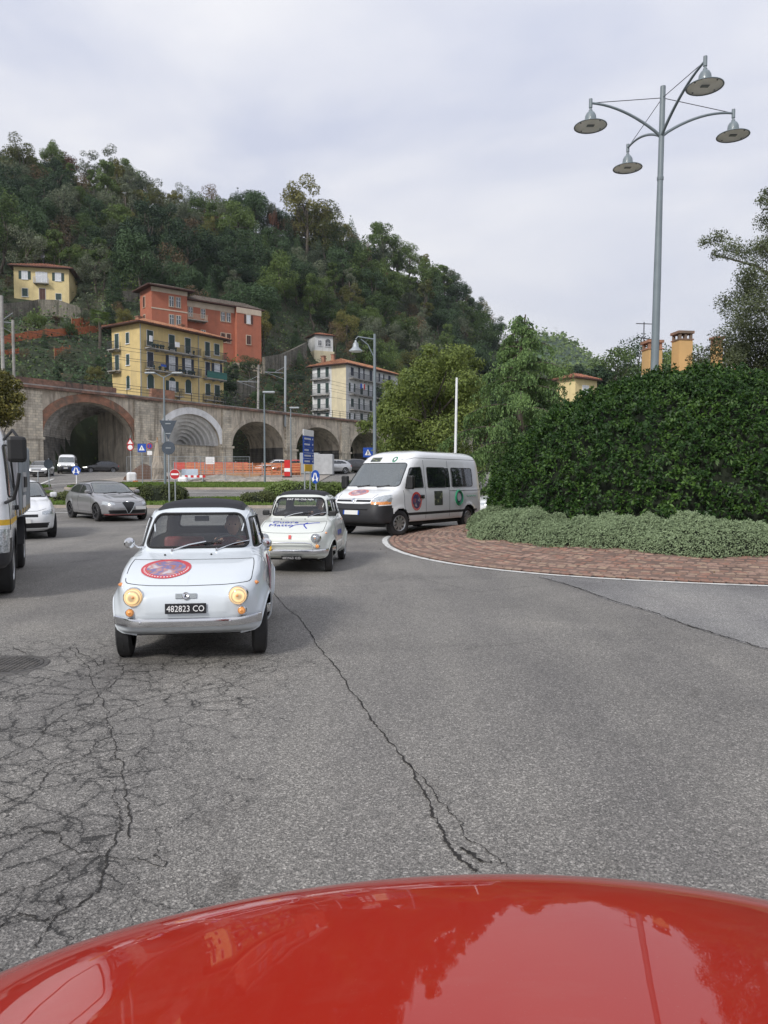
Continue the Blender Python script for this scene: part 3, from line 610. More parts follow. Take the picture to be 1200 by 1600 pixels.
def viaduct():
    v = thing('railway_viaduct', 'long stone railway viaduct with five big arches crossing behind the roundabout', 'viaduct', None, (VA[0], VA[1], 0), math.atan2(VD[1], VD[0]))
    zt, zb, zs = 11.3, 1.2, 6.3
    L = VL; ta = lambda px: placed_L(VA, VD, px); arches = [(ta(a), ta(b)) for a, b in ((68, 209), (252, 344), (363, 443), (463, 530), (547, 600))]; arches += [(arches[-1][1] + 3 + k * 14, arches[-1][1] + 14 + k * 14) for k in (0, 1)]; end = 1.5 * L
    depth = 7.0
    def arc(a, b, zc, n=26, zs_=zs):
        return [((a + b) / 2 - (b - a) / 2 * math.cos(t), zs_ + (zc - zs_) * math.sin(t)) for t in np.linspace(0, math.pi, n)]
    crown = [10.35, 10.1, 9.9, 9.85, 9.8, 9.8, 9.8]
    # face wall: spandrels (front at y=0) built as strips over every arch, piers between
    mb = MB(); mp = MB()
    x = -3.0
    for i, (a, b) in enumerate(arches):
        tgt = mp if False else mb
        tgt.box(x, a, 0, depth, zb, zt); 
        A = arc(a, b, crown[i])
        for (x0, z0), (x1, z1) in zip(A, A[1:]):
            if abs(x1 - x0) < 1e-6: continue
            tgt.prism([(x0, z0), (x1, z1), (x1, zt), (x0, zt)], 0, depth if i > 0 else 1.1)
        x = b
    mb.box(x, end, 0, depth, zb, zt)
    mb.build('wall', MRN, v)
    bx = [(-3, arches[0][0])] + [(arches[i][1], arches[i + 1][0]) for i in range(len(arches) - 1)]
    for i, (a, b) in enumerate(bx):      # stone pilaster on each pier
        w = .35 if i not in (0, 1) else .1
        MB().box(a + w, b - w, -.32, -.003, zb, zt - .3).build('pier', MST, v)
        MB().box(a - .02, b + .02, -.16, -.002, zb - .01, zs - .5).box(a - .1, b + .1, -.4, -.003, zs - .5, zs - .2).build('impost', MST, v)
    # voussoir rings
    for i, (a, b) in enumerate(arches):
        w = 1.0 if i == 0 else (.95 if i == 1 else .55); A = arc(a, b, crown[i], 34); O = arc(a - w, b + w, min(crown[i] + w * .9, zt - .05), 34)
        mb = MB(); y0 = -.14
        for k in range(33):
            mb.prism([A[k], A[k + 1], O[k + 1], O[k]], y0, -.004)
        mb.build('arch_ring', MBR if i == 0 else (MCW if i == 1 else MRN), v)
    # arch 1: skewed vault of stepped rings leading to the right-hand back
    a, b = arches[0]; nr = 6
    for k in range(nr):
        sh = 1.5 * k; y0, y1 = (.1 if k == 0 else 1.1 + (k - 1) * 1.35), 1.1 + k * 1.35
        zc = crown[0] - .10 * k; A = arc(a + sh, b + sh, zc, 26); mb = MB(); O = arc(a + sh - 1.7, b + sh + 1.7, zc + 1.0, 26)
        for (p, q, r_, s) in zip(A, A[1:], O[1:], O): mb.prism([p, q, r_, s], y0 + .003, y1)
        if k: mb.build('vault_step', m_v1, v)
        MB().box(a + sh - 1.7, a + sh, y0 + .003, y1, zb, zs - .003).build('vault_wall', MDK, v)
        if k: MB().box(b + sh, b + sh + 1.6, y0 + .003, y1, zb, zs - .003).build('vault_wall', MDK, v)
    # arch 2: bandshell
    a, b = arches[1]; cx = (a + b) / 2
    for k in range(8):
        f0 = 1 - k * .112; f1 = 1 - (k + 1) * .112; off = .3 * k
        A = arc(cx + off - (b - a) / 2 * f0, cx + off + (b - a) / 2 * f0, zs - .2 + (crown[1] - zs + .2) * f0, 30, zs - .2)
        I = arc(cx + off + .3 - (b - a) / 2 * f1, cx + off + .3 + (b - a) / 2 * f1, zs - .2 + (crown[1] - zs + .2) * f1, 30, zs - .2)
        mb = MB(); y = .25 + k * .62
        for (p, q, r_, s) in zip(A, A[1:], I[1:], I):
            mb.add([(p[0], y, p[1]), (q[0], y, q[1]), (q[0], y + .62, q[1]), (p[0], y + .62, p[1])], [(0, 1, 2, 3)])
            mb.add([(p[0], y + .62, p[1]), (q[0], y + .62, q[1]), (r_[0], y + .62, r_[1]), (s[0], y + .62, s[1])], [(0, 1, 2, 3)])
        mb.build('shell_step', MCON, v)
    A = arc(cx + 2.4 - .62, cx + 2.4 + .62, zs + .3, 14, zs - .2); MB().prism(A, 5.2, 5.4).build('shell_back', MCON, v)
    MB().box(a, b, .9, 1.6, zb, zs - .21).build('shell_base', MST, v); MB().box(a + .003, b - .003, .7, 5.5, zs - .28, zs - .2).build('shell_ledge', K['concrete'], v)
    # open arches: vault linings and stone back wall behind
    for i in range(2, len(arches)):
        a, b = arches[i]
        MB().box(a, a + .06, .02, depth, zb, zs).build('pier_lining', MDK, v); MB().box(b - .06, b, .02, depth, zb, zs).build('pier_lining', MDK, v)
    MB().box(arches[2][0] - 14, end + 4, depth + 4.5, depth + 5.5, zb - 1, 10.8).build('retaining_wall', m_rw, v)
    # cornice, coping, parapet, deck
    MB().box(-3, end, -.5, -.002, zt, zt + .28).build('cornice', MSH, v)
    MB().box(-3, end, -.42, depth + .3, zt + .282, zt + .42).build('deck', K['concrete'], v)
    MB().box(-3.2, 10.5, -.3, .25, zt + .42, zt + 1.05).build('parapet', MSH, v); MB().box(15.6, 19.2, -.34, .2, zt + .421, zt + 1.5).build('parapet_block', MBR, v)
    MB().box(-5.5, -3.0, -.6, 3, zb, zt + 1.3).build('end_pier', MST, v)
    rl = MB(); xx = 4.
    while xx < end: rl.box(xx - .03, xx + .03, -.3, -.24, zt + .42, zt + 1.55); xx += 2.0
    for zz in (.8, 1.15, 1.5): rl.box(4, end, -.29, -.25, zt + zz, zt + zz + .045)
    rl.build('railing', K['dark'], v, label='thin dark metal railing along the viaduct edge')
m_v1 = m_stone('vault_limewash', (.34, .32, .29), (.1, .095, .085), brick=True, bw=.8, streak=.65)
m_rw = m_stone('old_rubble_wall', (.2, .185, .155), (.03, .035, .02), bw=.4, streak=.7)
viaduct()
def vpt(t, off=0., z=11.7):      # point on the viaduct, t metres from its left end, off metres behind its face
    p = VA + VD * t + VN * off; return np.array([p[0], p[1], z])
def catenary():
    specs = [('single', 2, 462, 72), ('single', 20, 500, 74), ('single', 404, 570, 0), ('arm', 446, 556, 0)]
    tops = []
    for i, (kind, px, py, Y) in enumerate(specs):
        if Y == 0:
            u = (px - 600) / FPX; t = (VA[0] + VN[0] * (2.5 if i == 2 else -.2) - u * (VA[1] + VN[1] * (2.5 if i == 2 else -.2))) / (u * VD[1] - VD[0]); p = vpt(t, 2.5 if i == 2 else -.2)
        else: p = P(px, py, Y); p[2] = 11.
        top = P(px, py, p[1]); t_ = thing('catenary_mast', ['slim pale railway mast at the far left edge', 'second slim railway mast from the left edge above the netting', 'grey railway mast behind the viaduct railing, left of the armed one', 'grey railway mast with bracket arm standing over the third and fourth arches'][i], 'railway mast', 'masts of the railway line')
        MB().tube([(p[0], p[1], p[2] - (2.2 if i == 3 else .5)), top], .17 if i != 1 else .14, 8).build('pole', K['concrete'] if i != 3 else K['steel'], t_, True)
        if i in (1, 2, 3):
            b = top + np.array([-3.0 if i != 1 else -1.6, -1.2, -2.6 if i > 1 else -.3]); a = top + np.array([0, 0, -2.6 if i > 1 else -.3])
            MB().tube([a, b], .05, 6).tube([a + [0, 0, 1.], (a + b) / 2 + [0, 0, .1]], .03, 5).tube([a + [0, 0, -1.], b], .03, 5).build('bracket_arm', K['steel'], t_)
        tops.append((p, top))
    w = thing('overhead_wires', 'thin overhead railway wires running along the viaduct', 'wires'); 
    for k, (off, z) in enumerate(((2.2, 16.9), (2.2, 18.2), (4.5, 17.0), (4.5, 18.2), (-.1, 15.0))):
        mb = MB(); pts = []
        for s in np.linspace(-24, VL * 1.35, 40): q = vpt(s, off, z - .35 * math.sin(s * .12) ** 2); pts.append(q)
        mb.tube(pts, .022, 4).build('wire', K['dark'], w)
catenary()
# ---------------------------------------------------------------- buildings
def tile_roof(name, col): return M(name, col, .85, var=.35, scale=5, bump=.5, bs=14, dirt=tuple(x * .45 for x in col), dsc=1.2)
MT = tile_roof('orange_tiles', (.42, .2, .11)); MTD = tile_roof('dark_tiles', (.13, .105, .085)); MTR = tile_roof('red_tiles', (.36, .15, .09))
def plaster(name, c, dirt): return M(name, c, .85, var=.1, scale=.8, dirt=dirt, dsc=.9, streak=True, bump=.1, bs=10, dlo=.5, dhi=.85)
MY = plaster('yellow_plaster', (.60, .46, .21), (.42, .33, .18)); MYV = plaster('pale_yellow_plaster', (.66, .54, .28), (.5, .4, .22)); MRED = plaster('red_plaster', (.40, .135, .08), (.31, .12, .075))
MWH = plaster('white_plaster', (.62, .63, .63), (.45, .44, .42)); MCR = plaster('cream_plaster', (.62, .55, .38), (.45, .4, .3)); MSTB = plaster('beige_trim', (.55, .46, .36), (.4, .33, .26))
MSG = M('dark_green_shutter', (.022, .05, .045), .6); MSB = M('brown_shutter', (.07, .025, .018), .6); MSN = M('navy_shutter', (.02, .028, .05), .6); MPN = glass('house_pane', (.2, .2, .2), .9, (.03, .035, .04)); MCUR = M('white_curtain', (.6, .62, .65), .7)
MRL = M('iron_rail', (.05, .055, .06), .5); MRLG = M('green_awning', (.03, .13, .11), .7)
class House:
    """local frame: x along the front wall, y into the building, z up; origin at the near corner's base"""
    def __init__(s, name, label, corner, dirv, L, Wd, H, wall, zb, group=None):
        s.r = thing(name, label, 'house' if H < 8 else 'building', group, (corner[0], corner[1], zb), math.atan2(dirv[1], dirv[0])); s.L, s.W, s.H = L, Wd, H
        MB().box(0, L, 0, Wd, -4, H).build('wall', wall, s.r)
    def win(s, x, z, w, h, sh=None, closed=False, side=0, arch=False, frame=None, curtain=False, name='window', door=False):
        """side 0: front face, 1: left face (y axis running back)"""
        def T(a0, a1, o0, o1, z0, z1):
            return (a0, a1, -o1, -o0, z0, z1) if side == 0 else (-o1, -o0, a0, a1, z0, z1)
        f = MB()
        if frame is not None: f.box(*T(x - w / 2 - .12, x + w / 2 + .12, .004, .05, z - h / 2 - .12, z + h / 2 + .12))
        f.box(*T(x - w / 2 - .05, x - w / 2, .006, .075, z - h / 2 - .05, z + h / 2 + .05)).box(*T(x + w / 2, x + w / 2 + .05, .006, .075, z - h / 2 - .05, z + h / 2 + .05))
        f.box(*T(x - w / 2, x + w / 2, .006, .075, z + h / 2, z + h / 2 + .05)).box(*T(x - w / 2 - .12, x + w / 2 + .12, .006, .14, z - h / 2 - .1, z - h / 2 - .0))
        o = f.build(name if not door else 'door', frame or K['white'], s.r)
        if closed:
            MB().box(*T(x - w / 2 + .004, x - .01, .02, .06, z - h / 2, z + h / 2)).box(*T(x + .01, x + w / 2 - .004, .02, .06, z - h / 2, z + h / 2)).build('shutter', sh, o)
        else:
            MB().box(*T(x - w / 2 + .003, x + w / 2 - .003, .055, .058, z - h / 2, z + h / 2)).build('pane', MCUR if curtain else MPN, o)
            MB().box(*T(x - .03, x + .03, .058, .075, z - h / 2, z + h / 2)).box(*T(x - w / 2, x + w / 2, .058, .074, z + h * .15, z + h * .15 + .04)).build('glazing_bar', K['white'], o)
            if sh is not None:
                for k in (-1, 1):
                    c = x + k * (w / 2 + w / 4 + .05)
                    MB().box(*T(c - w / 4, c + w / 4, .008, .06, z - h / 2, z + h / 2)).build('shutter', sh, o)
        if arch:
            A = [(x + w / 2 * math.cos(t), z + h / 2 + w / 2 * math.sin(t)) for t in np.linspace(0, math.pi, 9)]
            if side == 0: MB().prism(A, -.08, -.055).build('arch_head', sh or MPN, o)
            else: MB().prism(A, -.08, -.055, 'x').build('arch_head', sh or MPN, o)
        return o
    def balcony(s, x0, x1, z, dp=1.0, rail=MRL, side=0, solid=False):
        def T(a0, a1, o0, o1, z0, z1): return (a0, a1, -o1, -o0, z0, z1) if side == 0 else (-o1, -o0, a0, a1, z0, z1)
        b = MB().box(*T(x0, x1, .003, dp, z - .14, z)); 
        for q in np.arange(x0 + .3, x1, 1.6): b.box(*T(q, q + .12, .004, dp * .7, z - .34, z - .142))
        o = b.build('balcony', K['concrete'], s.r); m = MB()
        if solid: m.box(*T(x0, x1, dp - .05, dp, z + .05, z + 1.))
        else:
            for q in np.arange(x0 + .02, x1 - .02, .22): m.box(*T(q, q + .035, dp - .05, dp - .015, z, z + 1.))
            for q in np.arange(.1, dp - .1, .22): m.box(*T(x0, x0 + .03, q, q + .03, z, z + 1.)); m.box(*T(x1 - .03, x1, q, q + .03, z, z + 1.))
        m.box(*T(x0 - .002, x1 + .002, dp - .055, dp + .003, z + 1., z + 1.06)).build('balcony_rail', rail, o)
        return o
    def roof(s, mat, ov=.9, rise=1.8, x0=0, x1=None, y0=0, y1=None, z=None, chim=()):
        x1 = s.L if x1 is None else x1; y1 = s.W if y1 is None else y1; z = s.H if z is None else z
        a, b, c, d = x0 - ov, x1 + ov, y0 - ov, y1 + ov; wx, wy = b - a, d - c; h = min(wx, wy) / 2
        mb = MB().box(a, b, c, d, z + .003, z + .16).build('eaves', MSB, s.r)
        r1, r2 = ((a + h, (c + d) / 2), (b - h, (c + d) / 2)) if wx > wy else (((a + b) / 2, c + h), ((a + b) / 2, d - h))
        v = [(a, c, z + .165), (b, c, z + .165), (b, d, z + .165), (a, d, z + .165), (*r1, z + rise), (*r2, z + rise)]
        f = [(0, 1, 5, 4), (1, 2, 5), (2, 3, 4, 5), (3, 0, 4)] if wx > wy else [(0, 1, 4), (1, 2, 5, 4), (2, 3, 5), (3, 0, 4, 5)]
        o = MB().add(v, f + [(3, 2, 1, 0)]).build('roof', mat, s.r)
        ri = MB()      # tile courses running down the two front slopes
        n = int(wx / .45)
        for k in range(n):
            x = a + (k + .5) * wx / n; ty = min(1, min(x - a, b - x) / h); yt = c + (((c + d) / 2 - c) if wx > wy else h) * ty; zt = z + .165 + (rise - .165) * ty
            if ty > .05: ri.bar((x, c, z + .2), (x, yt, zt + .035), .16, .1)
        n = int(wy / .45)
        for k in range(n):
            y = c + (k + .5) * wy / n; ty = min(1, min(y - c, d - y) / h); xt = a + h * ty; zt = z + .165 + (rise - .165) * ty
            if ty > .05 and wx >= wy: ri.bar((a, y, z + .2), (xt, y, zt + .035), .16, .1)
        ri.build('tile_course', mat, o, kind='stuff')
        for (cx, cy, cw, ch) in chim:
            q = MB().box(cx - cw / 2, cx + cw / 2, cy - cw / 2, cy + cw / 2, z + .2, z + rise + ch).box(cx - cw / 2 - .1, cx + cw / 2 + .1, cy - cw / 2 - .1, cy + cw / 2 + .1, z + rise + ch, z + rise + ch + .12)
            q.build('chimney', MBR, o)
def nrm2(a): a = np.array(a, float); return a / np.linalg.norm(a)
def buildings():
    # yellow apartment block above the viaduct
    c = np.array([XP(222, 103), 103.]); d = nrm2((.56, .83)); L = placed_L(c, d, 351); zb = 11.3; zr = 23.0
    h = House('apartment_building', 'four-storey yellow apartment building standing right above the viaduct', c, d, L, 6.2, zr - zb, MY, zb)
    fl = [9.95, 7.1, 3.7, .9]; sx = L / 14.7
    cols = [1.6, 5.2, 8.0, 11.6, 13.4]; cols = [k * sx for k in cols]
    for j, z in enumerate((9.9, 6.9, 3.6)):
        for i, x in enumerate(cols):
            hh = 2.1 if (j < 2 and i < 4) else 1.7
            if j == 2 and i < 3: h.win(x, z, 1.1, 1.5, MSG, closed=(i != 1), arch=True, curtain=True); continue
            closed = not (j == 1 and i in (1, 2, 4))
            h.win(x, z + (.0 if hh > 2 else .2), 1.05 if i != 3 else .95, hh, MSN if j == 1 else MSG, closed=closed, curtain=not closed)
    h.balcony(.7 * sx, 9.6 * sx, 8.45, 1.1); h.balcony(.7 * sx, 9.6 * sx, 5.45, 1.1); h.balcony(10.7 * sx, 14.5 * sx, 8.45, 1.0); h.balcony(10.7 * sx, 14.5 * sx, 5.45, 1.0, MRLG, solid=True)
    h.balcony(10.7 * sx, 14.5 * sx, 2.2, .9); h.balcony(4.2 * sx, 6.6 * sx, 2.2, .9)
    for z in (9.9, 6.9, 3.6):
        h.win(2.6, z, .7, 1.5, MSG, closed=True, side=1, arch=(z < 4))
    for z in (8.5, 5.5): h.balcony(4.1, 6.0, z, 1.0, side=1); h.win(5.0, z + 1.2, .9, 2.1, MSG, closed=True, side=1)
    h.roof(MT, 1.0, 1.5, chim=((3, 4, .7, .3), (10, 3, .7, .2)))
    MB().tube([(.06, -.06, 0), (.06, -.06, 11.6)], .06, 6).tube([(9.9 * sx, -.08, 0), (9.9 * sx, -.08, 11.6)], .06, 6).build('downpipe', K['steel'], h.r)
    m = MB(); rr = random.Random(4)
    for z, x0 in ((8.45, .9), (5.45, .9)):
        for k in range(14):
            x = x0 + rr.random() * 8.2 * sx; m.lathe([(.09, 0), (.14, .22), (.05, .24)], 8, Matrix.Translation((x, -.85, z)))
            m.lathe([(.02, .24), (.22, .42), (.12, .6), (.02, .66)], 6, Matrix.Translation((x, -.85, z)))
    m.build('potted_plant', MSG, h.r)
    for i, (x, z, w_, hh, mt) in enumerate(((.2, 9.2, .5, .8, 'signwhite'), (4.4, 9.1, .8, .7, 'signwhite'), (2., 6.0, .9, .35, 'signblue'))):
        ln = MB().box(x * sx + .5, x * sx + .5 + w_, -1.2, -1.13, z, z + hh).build('laundry', K[mt], h.r)
    # red palazzo above
    c = np.array([XP(241, 134), 134.]); d = nrm2((.78, .63)); L1 = placed_L(c, d, 296); zr = P(240, 447, 134)[2]; zb = zr - 10.4
    h = House('red_building', 'brick-red three-storey building with stone trimmed windows above the yellow block', c, d, L1, 5.5, 10.4, MRED, zb)
    for z, n_ in ((8.2, 2), (4.9, 2), (1.4, 1)):
        h.win(L1 * .55, z, .8, 1.8, None, frame=MSTB); h.win(L1 * .55 + 1.3, z, .8, 1.8, None, frame=MSTB)
        h.win(3.5, z, .9, 1.9, MSB, frame=MSTB, side=1, closed=True)
    h.balcony(2.5, 4.8, 3.2, .9, side=1)
    MB().box(-.06, L1 + .06, -.06, -.003, 6.5, 6.72).build('string_course', MSTB, h.r); MB().box(-.05, L1 + .05, -.05, -.004, 9.6, 10.38).build('string_course', MSTB, h.r)
    h.roof(MTD, 1.1, 1.3)
    w0 = L1; Lw = placed_L(c, d, 412) - L1; wz = 9.3
    MB().box(L1 + .003, L1 + Lw, 1.4, 5.5, -4, wz).build('wall', MRED, h.r); MB().box(L1 + Lw * .66, L1 + Lw + .004, .5, 1.398, -9, wz - .003).build('wall', MRED, h.r)
    wg = h
    for z in (7.2, 3.2):
        for q, t in enumerate((.08, .24, .5)):
            yy = -.0
            o = wg.win(L1 + Lw * t, z, .8, 1.7, MSB if q == 2 and z < 5 else None, frame=MSTB, closed=(q == 2 and z < 5)); o.location = (0, 1.4, 0)
            if q == 2: o = wg.win(L1 + Lw * t + 1.2, z, .8, 1.7, MSB if z < 5 else None, frame=MSTB, closed=(z < 5)); o.location = (0, 1.4, 0)
        o = wg.win(L1 + Lw * .82, z, .9, 1.7, MSB, frame=MSTB, closed=(z < 5), curtain=True); o.location = (0, .5, 0)
    o = h.balcony(L1 + .2, L1 + Lw * .16 + 1.6, 5.6, 1.5, MSTB); o.location = (0, 1.4, 0); o = h.balcony(L1 + .2, L1 + Lw * .3, 1.5, 2.2, MSTB); o.location = (0, 1.4, 0)
    MB().box(L1 + .01, L1 + Lw * .655, 1.32, 1.397, wz - 1.1, wz - .02).build('string_course', MSTB, h.r); MB().box(L1 + Lw * .655, L1 + Lw + .03, .42, .497, wz - 1.1, wz - .02).build('string_course', MSTB, h.r)
    MB().box(L1 + Lw * .6, L1 + Lw + .05, .3, .499, -9, -1.5).build('plinth', MSTB, h.r)
    Hs = h.H; h.roof(MTD, .8, 1.6, L1 + .9, L1 + Lw, 1.2, 5.5, wz)
    # pale yellow villa
    c = np.array([XP(29, 140), 140.]); d = nrm2((.97, .22)); L = placed_L(c, d, 114); zb = P(60, 474, 141)[2]
    h = House('villa', 'small pale yellow two-storey villa with red hipped roof high on the left slope', c, d, L, 9, 6.6, MYV, zb)
    for x, z, cl, hh in ((1.9, 5.1, 0, 1.5), (L - 1.9, 5.1, 0, 1.5), (1.9, 1.9, 1, 1.5), (L - 1.9, 1.4, 1, 1.2)): h.win(x, z, 1.0, hh, MSG, closed=bool(cl), curtain=True)
    h.win(L / 2, 4.8, 1.0, 2.1, MCUR, curtain=True); h.balcony(L / 2 - 1.3, L / 2 + 1.3, 3.7, .9, K['alu']); h.win(L / 2 + .1, 1.5, 1.1, 2.6, MSB, closed=True, door=True)
    h.roof(MTR, .9, 2.0)
    MB().tube([(L * .45, 4, 7), (L * .45, 4, 11.4)], .04, 5).tube([(L * .45 - .9, 4, 11), (L * .45 + .9, 4, 11.1)], .03, 4).tube([(L * .3, 4, 7), (L * .3, 4, 10)], .03, 5).lathe([(.05, 0), (.4, .15)], 10, Matrix.Translation((L * .45, 4, 9.8)) @ Matrix.Rotation(1.3, 4, 'X')).build('aerial', K['dark'], h.r)
    # white block
    c = np.array([XP(541, 140), 140.]); d = nrm2((.53, .85)); L = placed_L(c, d, 621); zr = P(541, 569, 140)[2]; zb = 11.8; d2 = np.array([-d[1], d[0]]); Wd = placed_L(c, d2, 489)
    h = House('white_building', 'white four-storey block with orange hipped roof behind the viaduct at centre', c, d, L, Wd, zr - zb, MWH, zb)
    MB().box(-.02, -.004, -.02, Wd * .42, -3.9, zr - zb - .02).build('wall', MCR, h.r)
    for k, z in enumerate((10.1, 7.1, 4.2, 1.4)):
        if z > h.H: continue
        for q, x in enumerate((2., 5.2, 8.5, 12.5, 15.5)):
            if x < L - 1: h.win(x, z, 1., 2.1 if q in (1, 2) else 1.6, MSG if k != 0 else MSN, closed=(q + k) % 2 == 0, curtain=True)
        h.balcony(1.0, L - 3, z - 1.3, 1.1)
        for y in (Wd * .55, Wd * .8): h.win(y, z, .8, 1.9, MSG, closed=True, side=1)
        if k < 3: h.balcony(Wd * .48, Wd - .2, z - 1.3, .9, side=1)
    MB().box(3.2, 3.6, -1.25, -1.15, 7.0, 7.9).build('laundry', K['signblue'], h.r); MB().box(3.8, 4.1, -1.25, -1.15, 7.1, 7.9).build('laundry', K['signwhite'], h.r); MB().box(4.3, 4.6, -1.25, -1.15, 6.9, 7.9).build('laundry', K['red'], h.r)
    h.roof(MT, .9, 1.9, chim=((2.5, Wd * .6, .6, .6), (2.5, Wd * .9, .7, .5)))
    # small white tower house
    c = np.array([XP(493, 172), 172.]); d = nrm2((.9, .43)); L = placed_L(c, d, 521); zr = P(500, 523, 172)[2]
    h = House('tower_house', 'small white turret-like house among trees above the white block', c, d, L, 5, 6.2, MWH, zr - 6.2)
    h.win(1.2, 4.4, .8, 1.2); h.win(3.2, 4.3, 1.3, 1.1, arch=True); h.roof(MTR, .5, 1.0)
    MB().box(-.25, L + .25, -.25, 5.2, -4.1, 2.6).build('base', MCR, h.r)
buildings()
MCH = plaster('ochre_plaster', (.55, .35, .15), (.4, .27, .13))
def right_roofs():
    # orange house behind the hedge: roof slope and chimneys
    t = thing('orange_house', 'ochre house whose orange tiled roof and chimneys show over the hedge', 'house', None, (15.4, 41., -.35), R(8))
    MB().box(-1, 16, 0, 9, -.5, 6.6).build('wall', MYV, t)
    r = MB().add([(-2, -1, 6.4), (17, -1, 6.4), (17, 10, 6.4), (-2, 10, 6.4), (3.5, 4.5, 8.7), (12, 4.5, 8.7)], [(0, 1, 5, 4), (1, 2, 5), (2, 3, 4, 5), (3, 0, 4), (3, 2, 1, 0)]).build('roof', MT, t)
    ri = MB()
    for k in range(40):
        x = -2 + (k + .5) * .475; ty = min(1, min(x + 2, 17 - x) / 5.5); ri.bar((x, -1, 6.46), (x, -1 + 5.5 * ty, 6.44 + 2.3 * ty), .2, .12)
    for k in range(22):
        y = -1 + (k + .5) * .5; ty = min(1, min(y + 1, 10 - y) / 5.5); ri.bar((-2, y, 6.46), (-2 + 5.5 * ty, y, 6.44 + 2.3 * ty), .2, .12)
    ri.build('tile_course', MT, r, kind='stuff')
    for (px0, px1, pt, Y) in ((1007, 1031, 533, 42.5), (1054, 1078, 519, 43.5), (1113, 1127, 527, 46.)):
        a = P(px0, pt, Y); w = (px1 - px0) / FPX * Y; Rm = Matrix.Rotation(-R(8), 3, 'Z'); p = Rm @ (Vector((a[0] + w / 2, Y, 0)) - Vector((15.4, 41., -.35))); zt = a[2] + .35; w *= .92
        o = MB().box(p[0] - w / 2, p[0] + w / 2, p[1] - w / 2, p[1] + w / 2, 6.4, zt - .5).build('chimney', MCH, r)
        m = MB()
        for sx in (-1, 0, 1):
            for sy in (-1, 1): m.box(p[0] + sx * (w / 2 - .08) - .07, p[0] + sx * (w / 2 - .08) + .07, p[1] + sy * (w / 2 - .08) - .07, p[1] + sy * (w / 2 - .08) + .07, zt - .5, zt - .15)
        m.box(p[0] - w / 2 - .05, p[0] + w / 2 + .05, p[1] - w / 2 - .05, p[1] + w / 2 + .05, zt - .52, zt - .45).box(p[0] - w / 2 - .07, p[0] + w / 2 + .07, p[1] - w / 2 - .07, p[1] + w / 2 + .07, zt - .15, zt).build('chimney_cap', MBR, o)
    q = Matrix.Rotation(-R(8), 3, 'Z') @ (Vector(tuple(P(1006, 530, 44))) - Vector((15.4, 41., -.35)))
    MB().tube([(q[0], q[1], 7.5), (q[0], q[1], q[2] + 1.)], .03, 5).tube([(q[0] - .5, q[1], q[2] + .9), (q[0] + .9, q[1], q[2] + .9)], .025, 4).tube([(q[0] - .5, q[1], q[2] + .1), (q[0] + .5, q[1], q[2] + .0)], .03, 4).build('aerial', K['dark'], t)
    c = np.array([XP(897, 95), 95.]); zr = P(900, 586, 95)[2]
    h = House('ochre_house', 'small ochre house with white shutters glimpsed between the cedar and the hedge', c, nrm2((.8, .6)), 4.4, 3, 5.2, MYV, zr - 5.6); h.win(2.0, 3.7, 1.2, 1.4, MCUR, closed=True); h.roof(MTR, .5, .9)
right_roofs()
# ---------------------------------------------------------------- vehicles: ring-lofted shells
def spl(A, K_):
    A = np.array(A, float); n = len(A); d = np.r_[0, np.cumsum(np.linalg.norm(np.diff(A[:, :6], axis=0), axis=1) ** .7 + .02)]; d /= d[-1]
    # centripetal-like Hermite (monotone-ish) interpolation
    m = np.zeros_like(A); m[1:-1] = (A[2:] - A[:-2]) / (d[2:] - d[:-2])[:, None]; m[0] = (A[1] - A[0]) / (d[1] - d[0]); m[-1] = (A[-1] - A[-2]) / (d[-1] - d[-2])
    t = np.linspace(0, 1, K_); i = np.clip(np.searchsorted(d, t) - 1, 0, n - 2); h = (d[i + 1] - d[i])[:, None]; u = ((t - d[i])[:, None]) / h
    return (2*u**3-3*u**2+1)*A[i] + (u**3-2*u**2+u)*h*m[i] + (-2*u**3+3*u**2)*A[i+1] + (u**3-u**2)*h*m[i+1]
def shell(rings, xc, K_, N, disp=None):
    """rings: xf,zf,w,zs,xr,zr,nf,nr"""
    Q = spl(rings, K_); ph = np.linspace(0, 2 * math.pi, 4001)[:-1]
    mid = Q[K_ // 3]; c, s = np.cos(ph), np.sin(ph); nn = np.where(c > 0, mid[6], mid[7])
    x = np.where(c > 0, mid[0] - xc, xc - mid[4]) * np.sign(c) * np.abs(c) ** (2 / nn); y = mid[2] * np.sign(s) * np.abs(s) ** (2 / nn)
    L = np.r_[0, np.cumsum(np.hypot(np.diff(x), np.diff(y)))]; phi = np.interp(np.linspace(0, L[-1], N + 1)[:-1], L, ph)
    c, s = np.cos(phi)[None], np.sin(phi)[None]; q = lambda k: Q[:, k][:, None]
    nn = np.where(c > 0, q(6), q(7))
    X = xc + np.where(c > 0, q(0) - xc, xc - q(4)) * np.sign(c) * np.abs(c) ** (2 / nn); Y = q(2) * np.sign(s) * np.abs(s) ** (2 / nn)
    Z = q(3) + np.where(c > 0, q(1) - q(3), q(5) - q(3)) * np.abs(c) ** 2.0
    V = np.stack([X, Y, Z], -1)
    if disp: V = disp(V)
    V = V.reshape(-1, 3)
    i, j = np.meshgrid(np.arange(K_ - 1), np.arange(N), indexing='ij'); j2 = (j + 1) % N
    F = np.stack([i * N + j, i * N + j2, (i + 1) * N + j2, (i + 1) * N + j], -1).reshape(-1, 4)
    F = np.concatenate([F])
    return V, F
def inpoly(x, y, P_):
    P_ = np.array(P_); r = np.zeros(x.shape, bool); n = len(P_)
    for i in range(n):
        x0, y0 = P_[i]; x1, y1 = P_[(i + 1) % n]
        c = ((y0 > y) != (y1 > y)) & (x < (x1 - x0) * (y - y0) / ((y1 - y0) if y1 != y0 else 1e-9) + x0); r ^= c
    return r
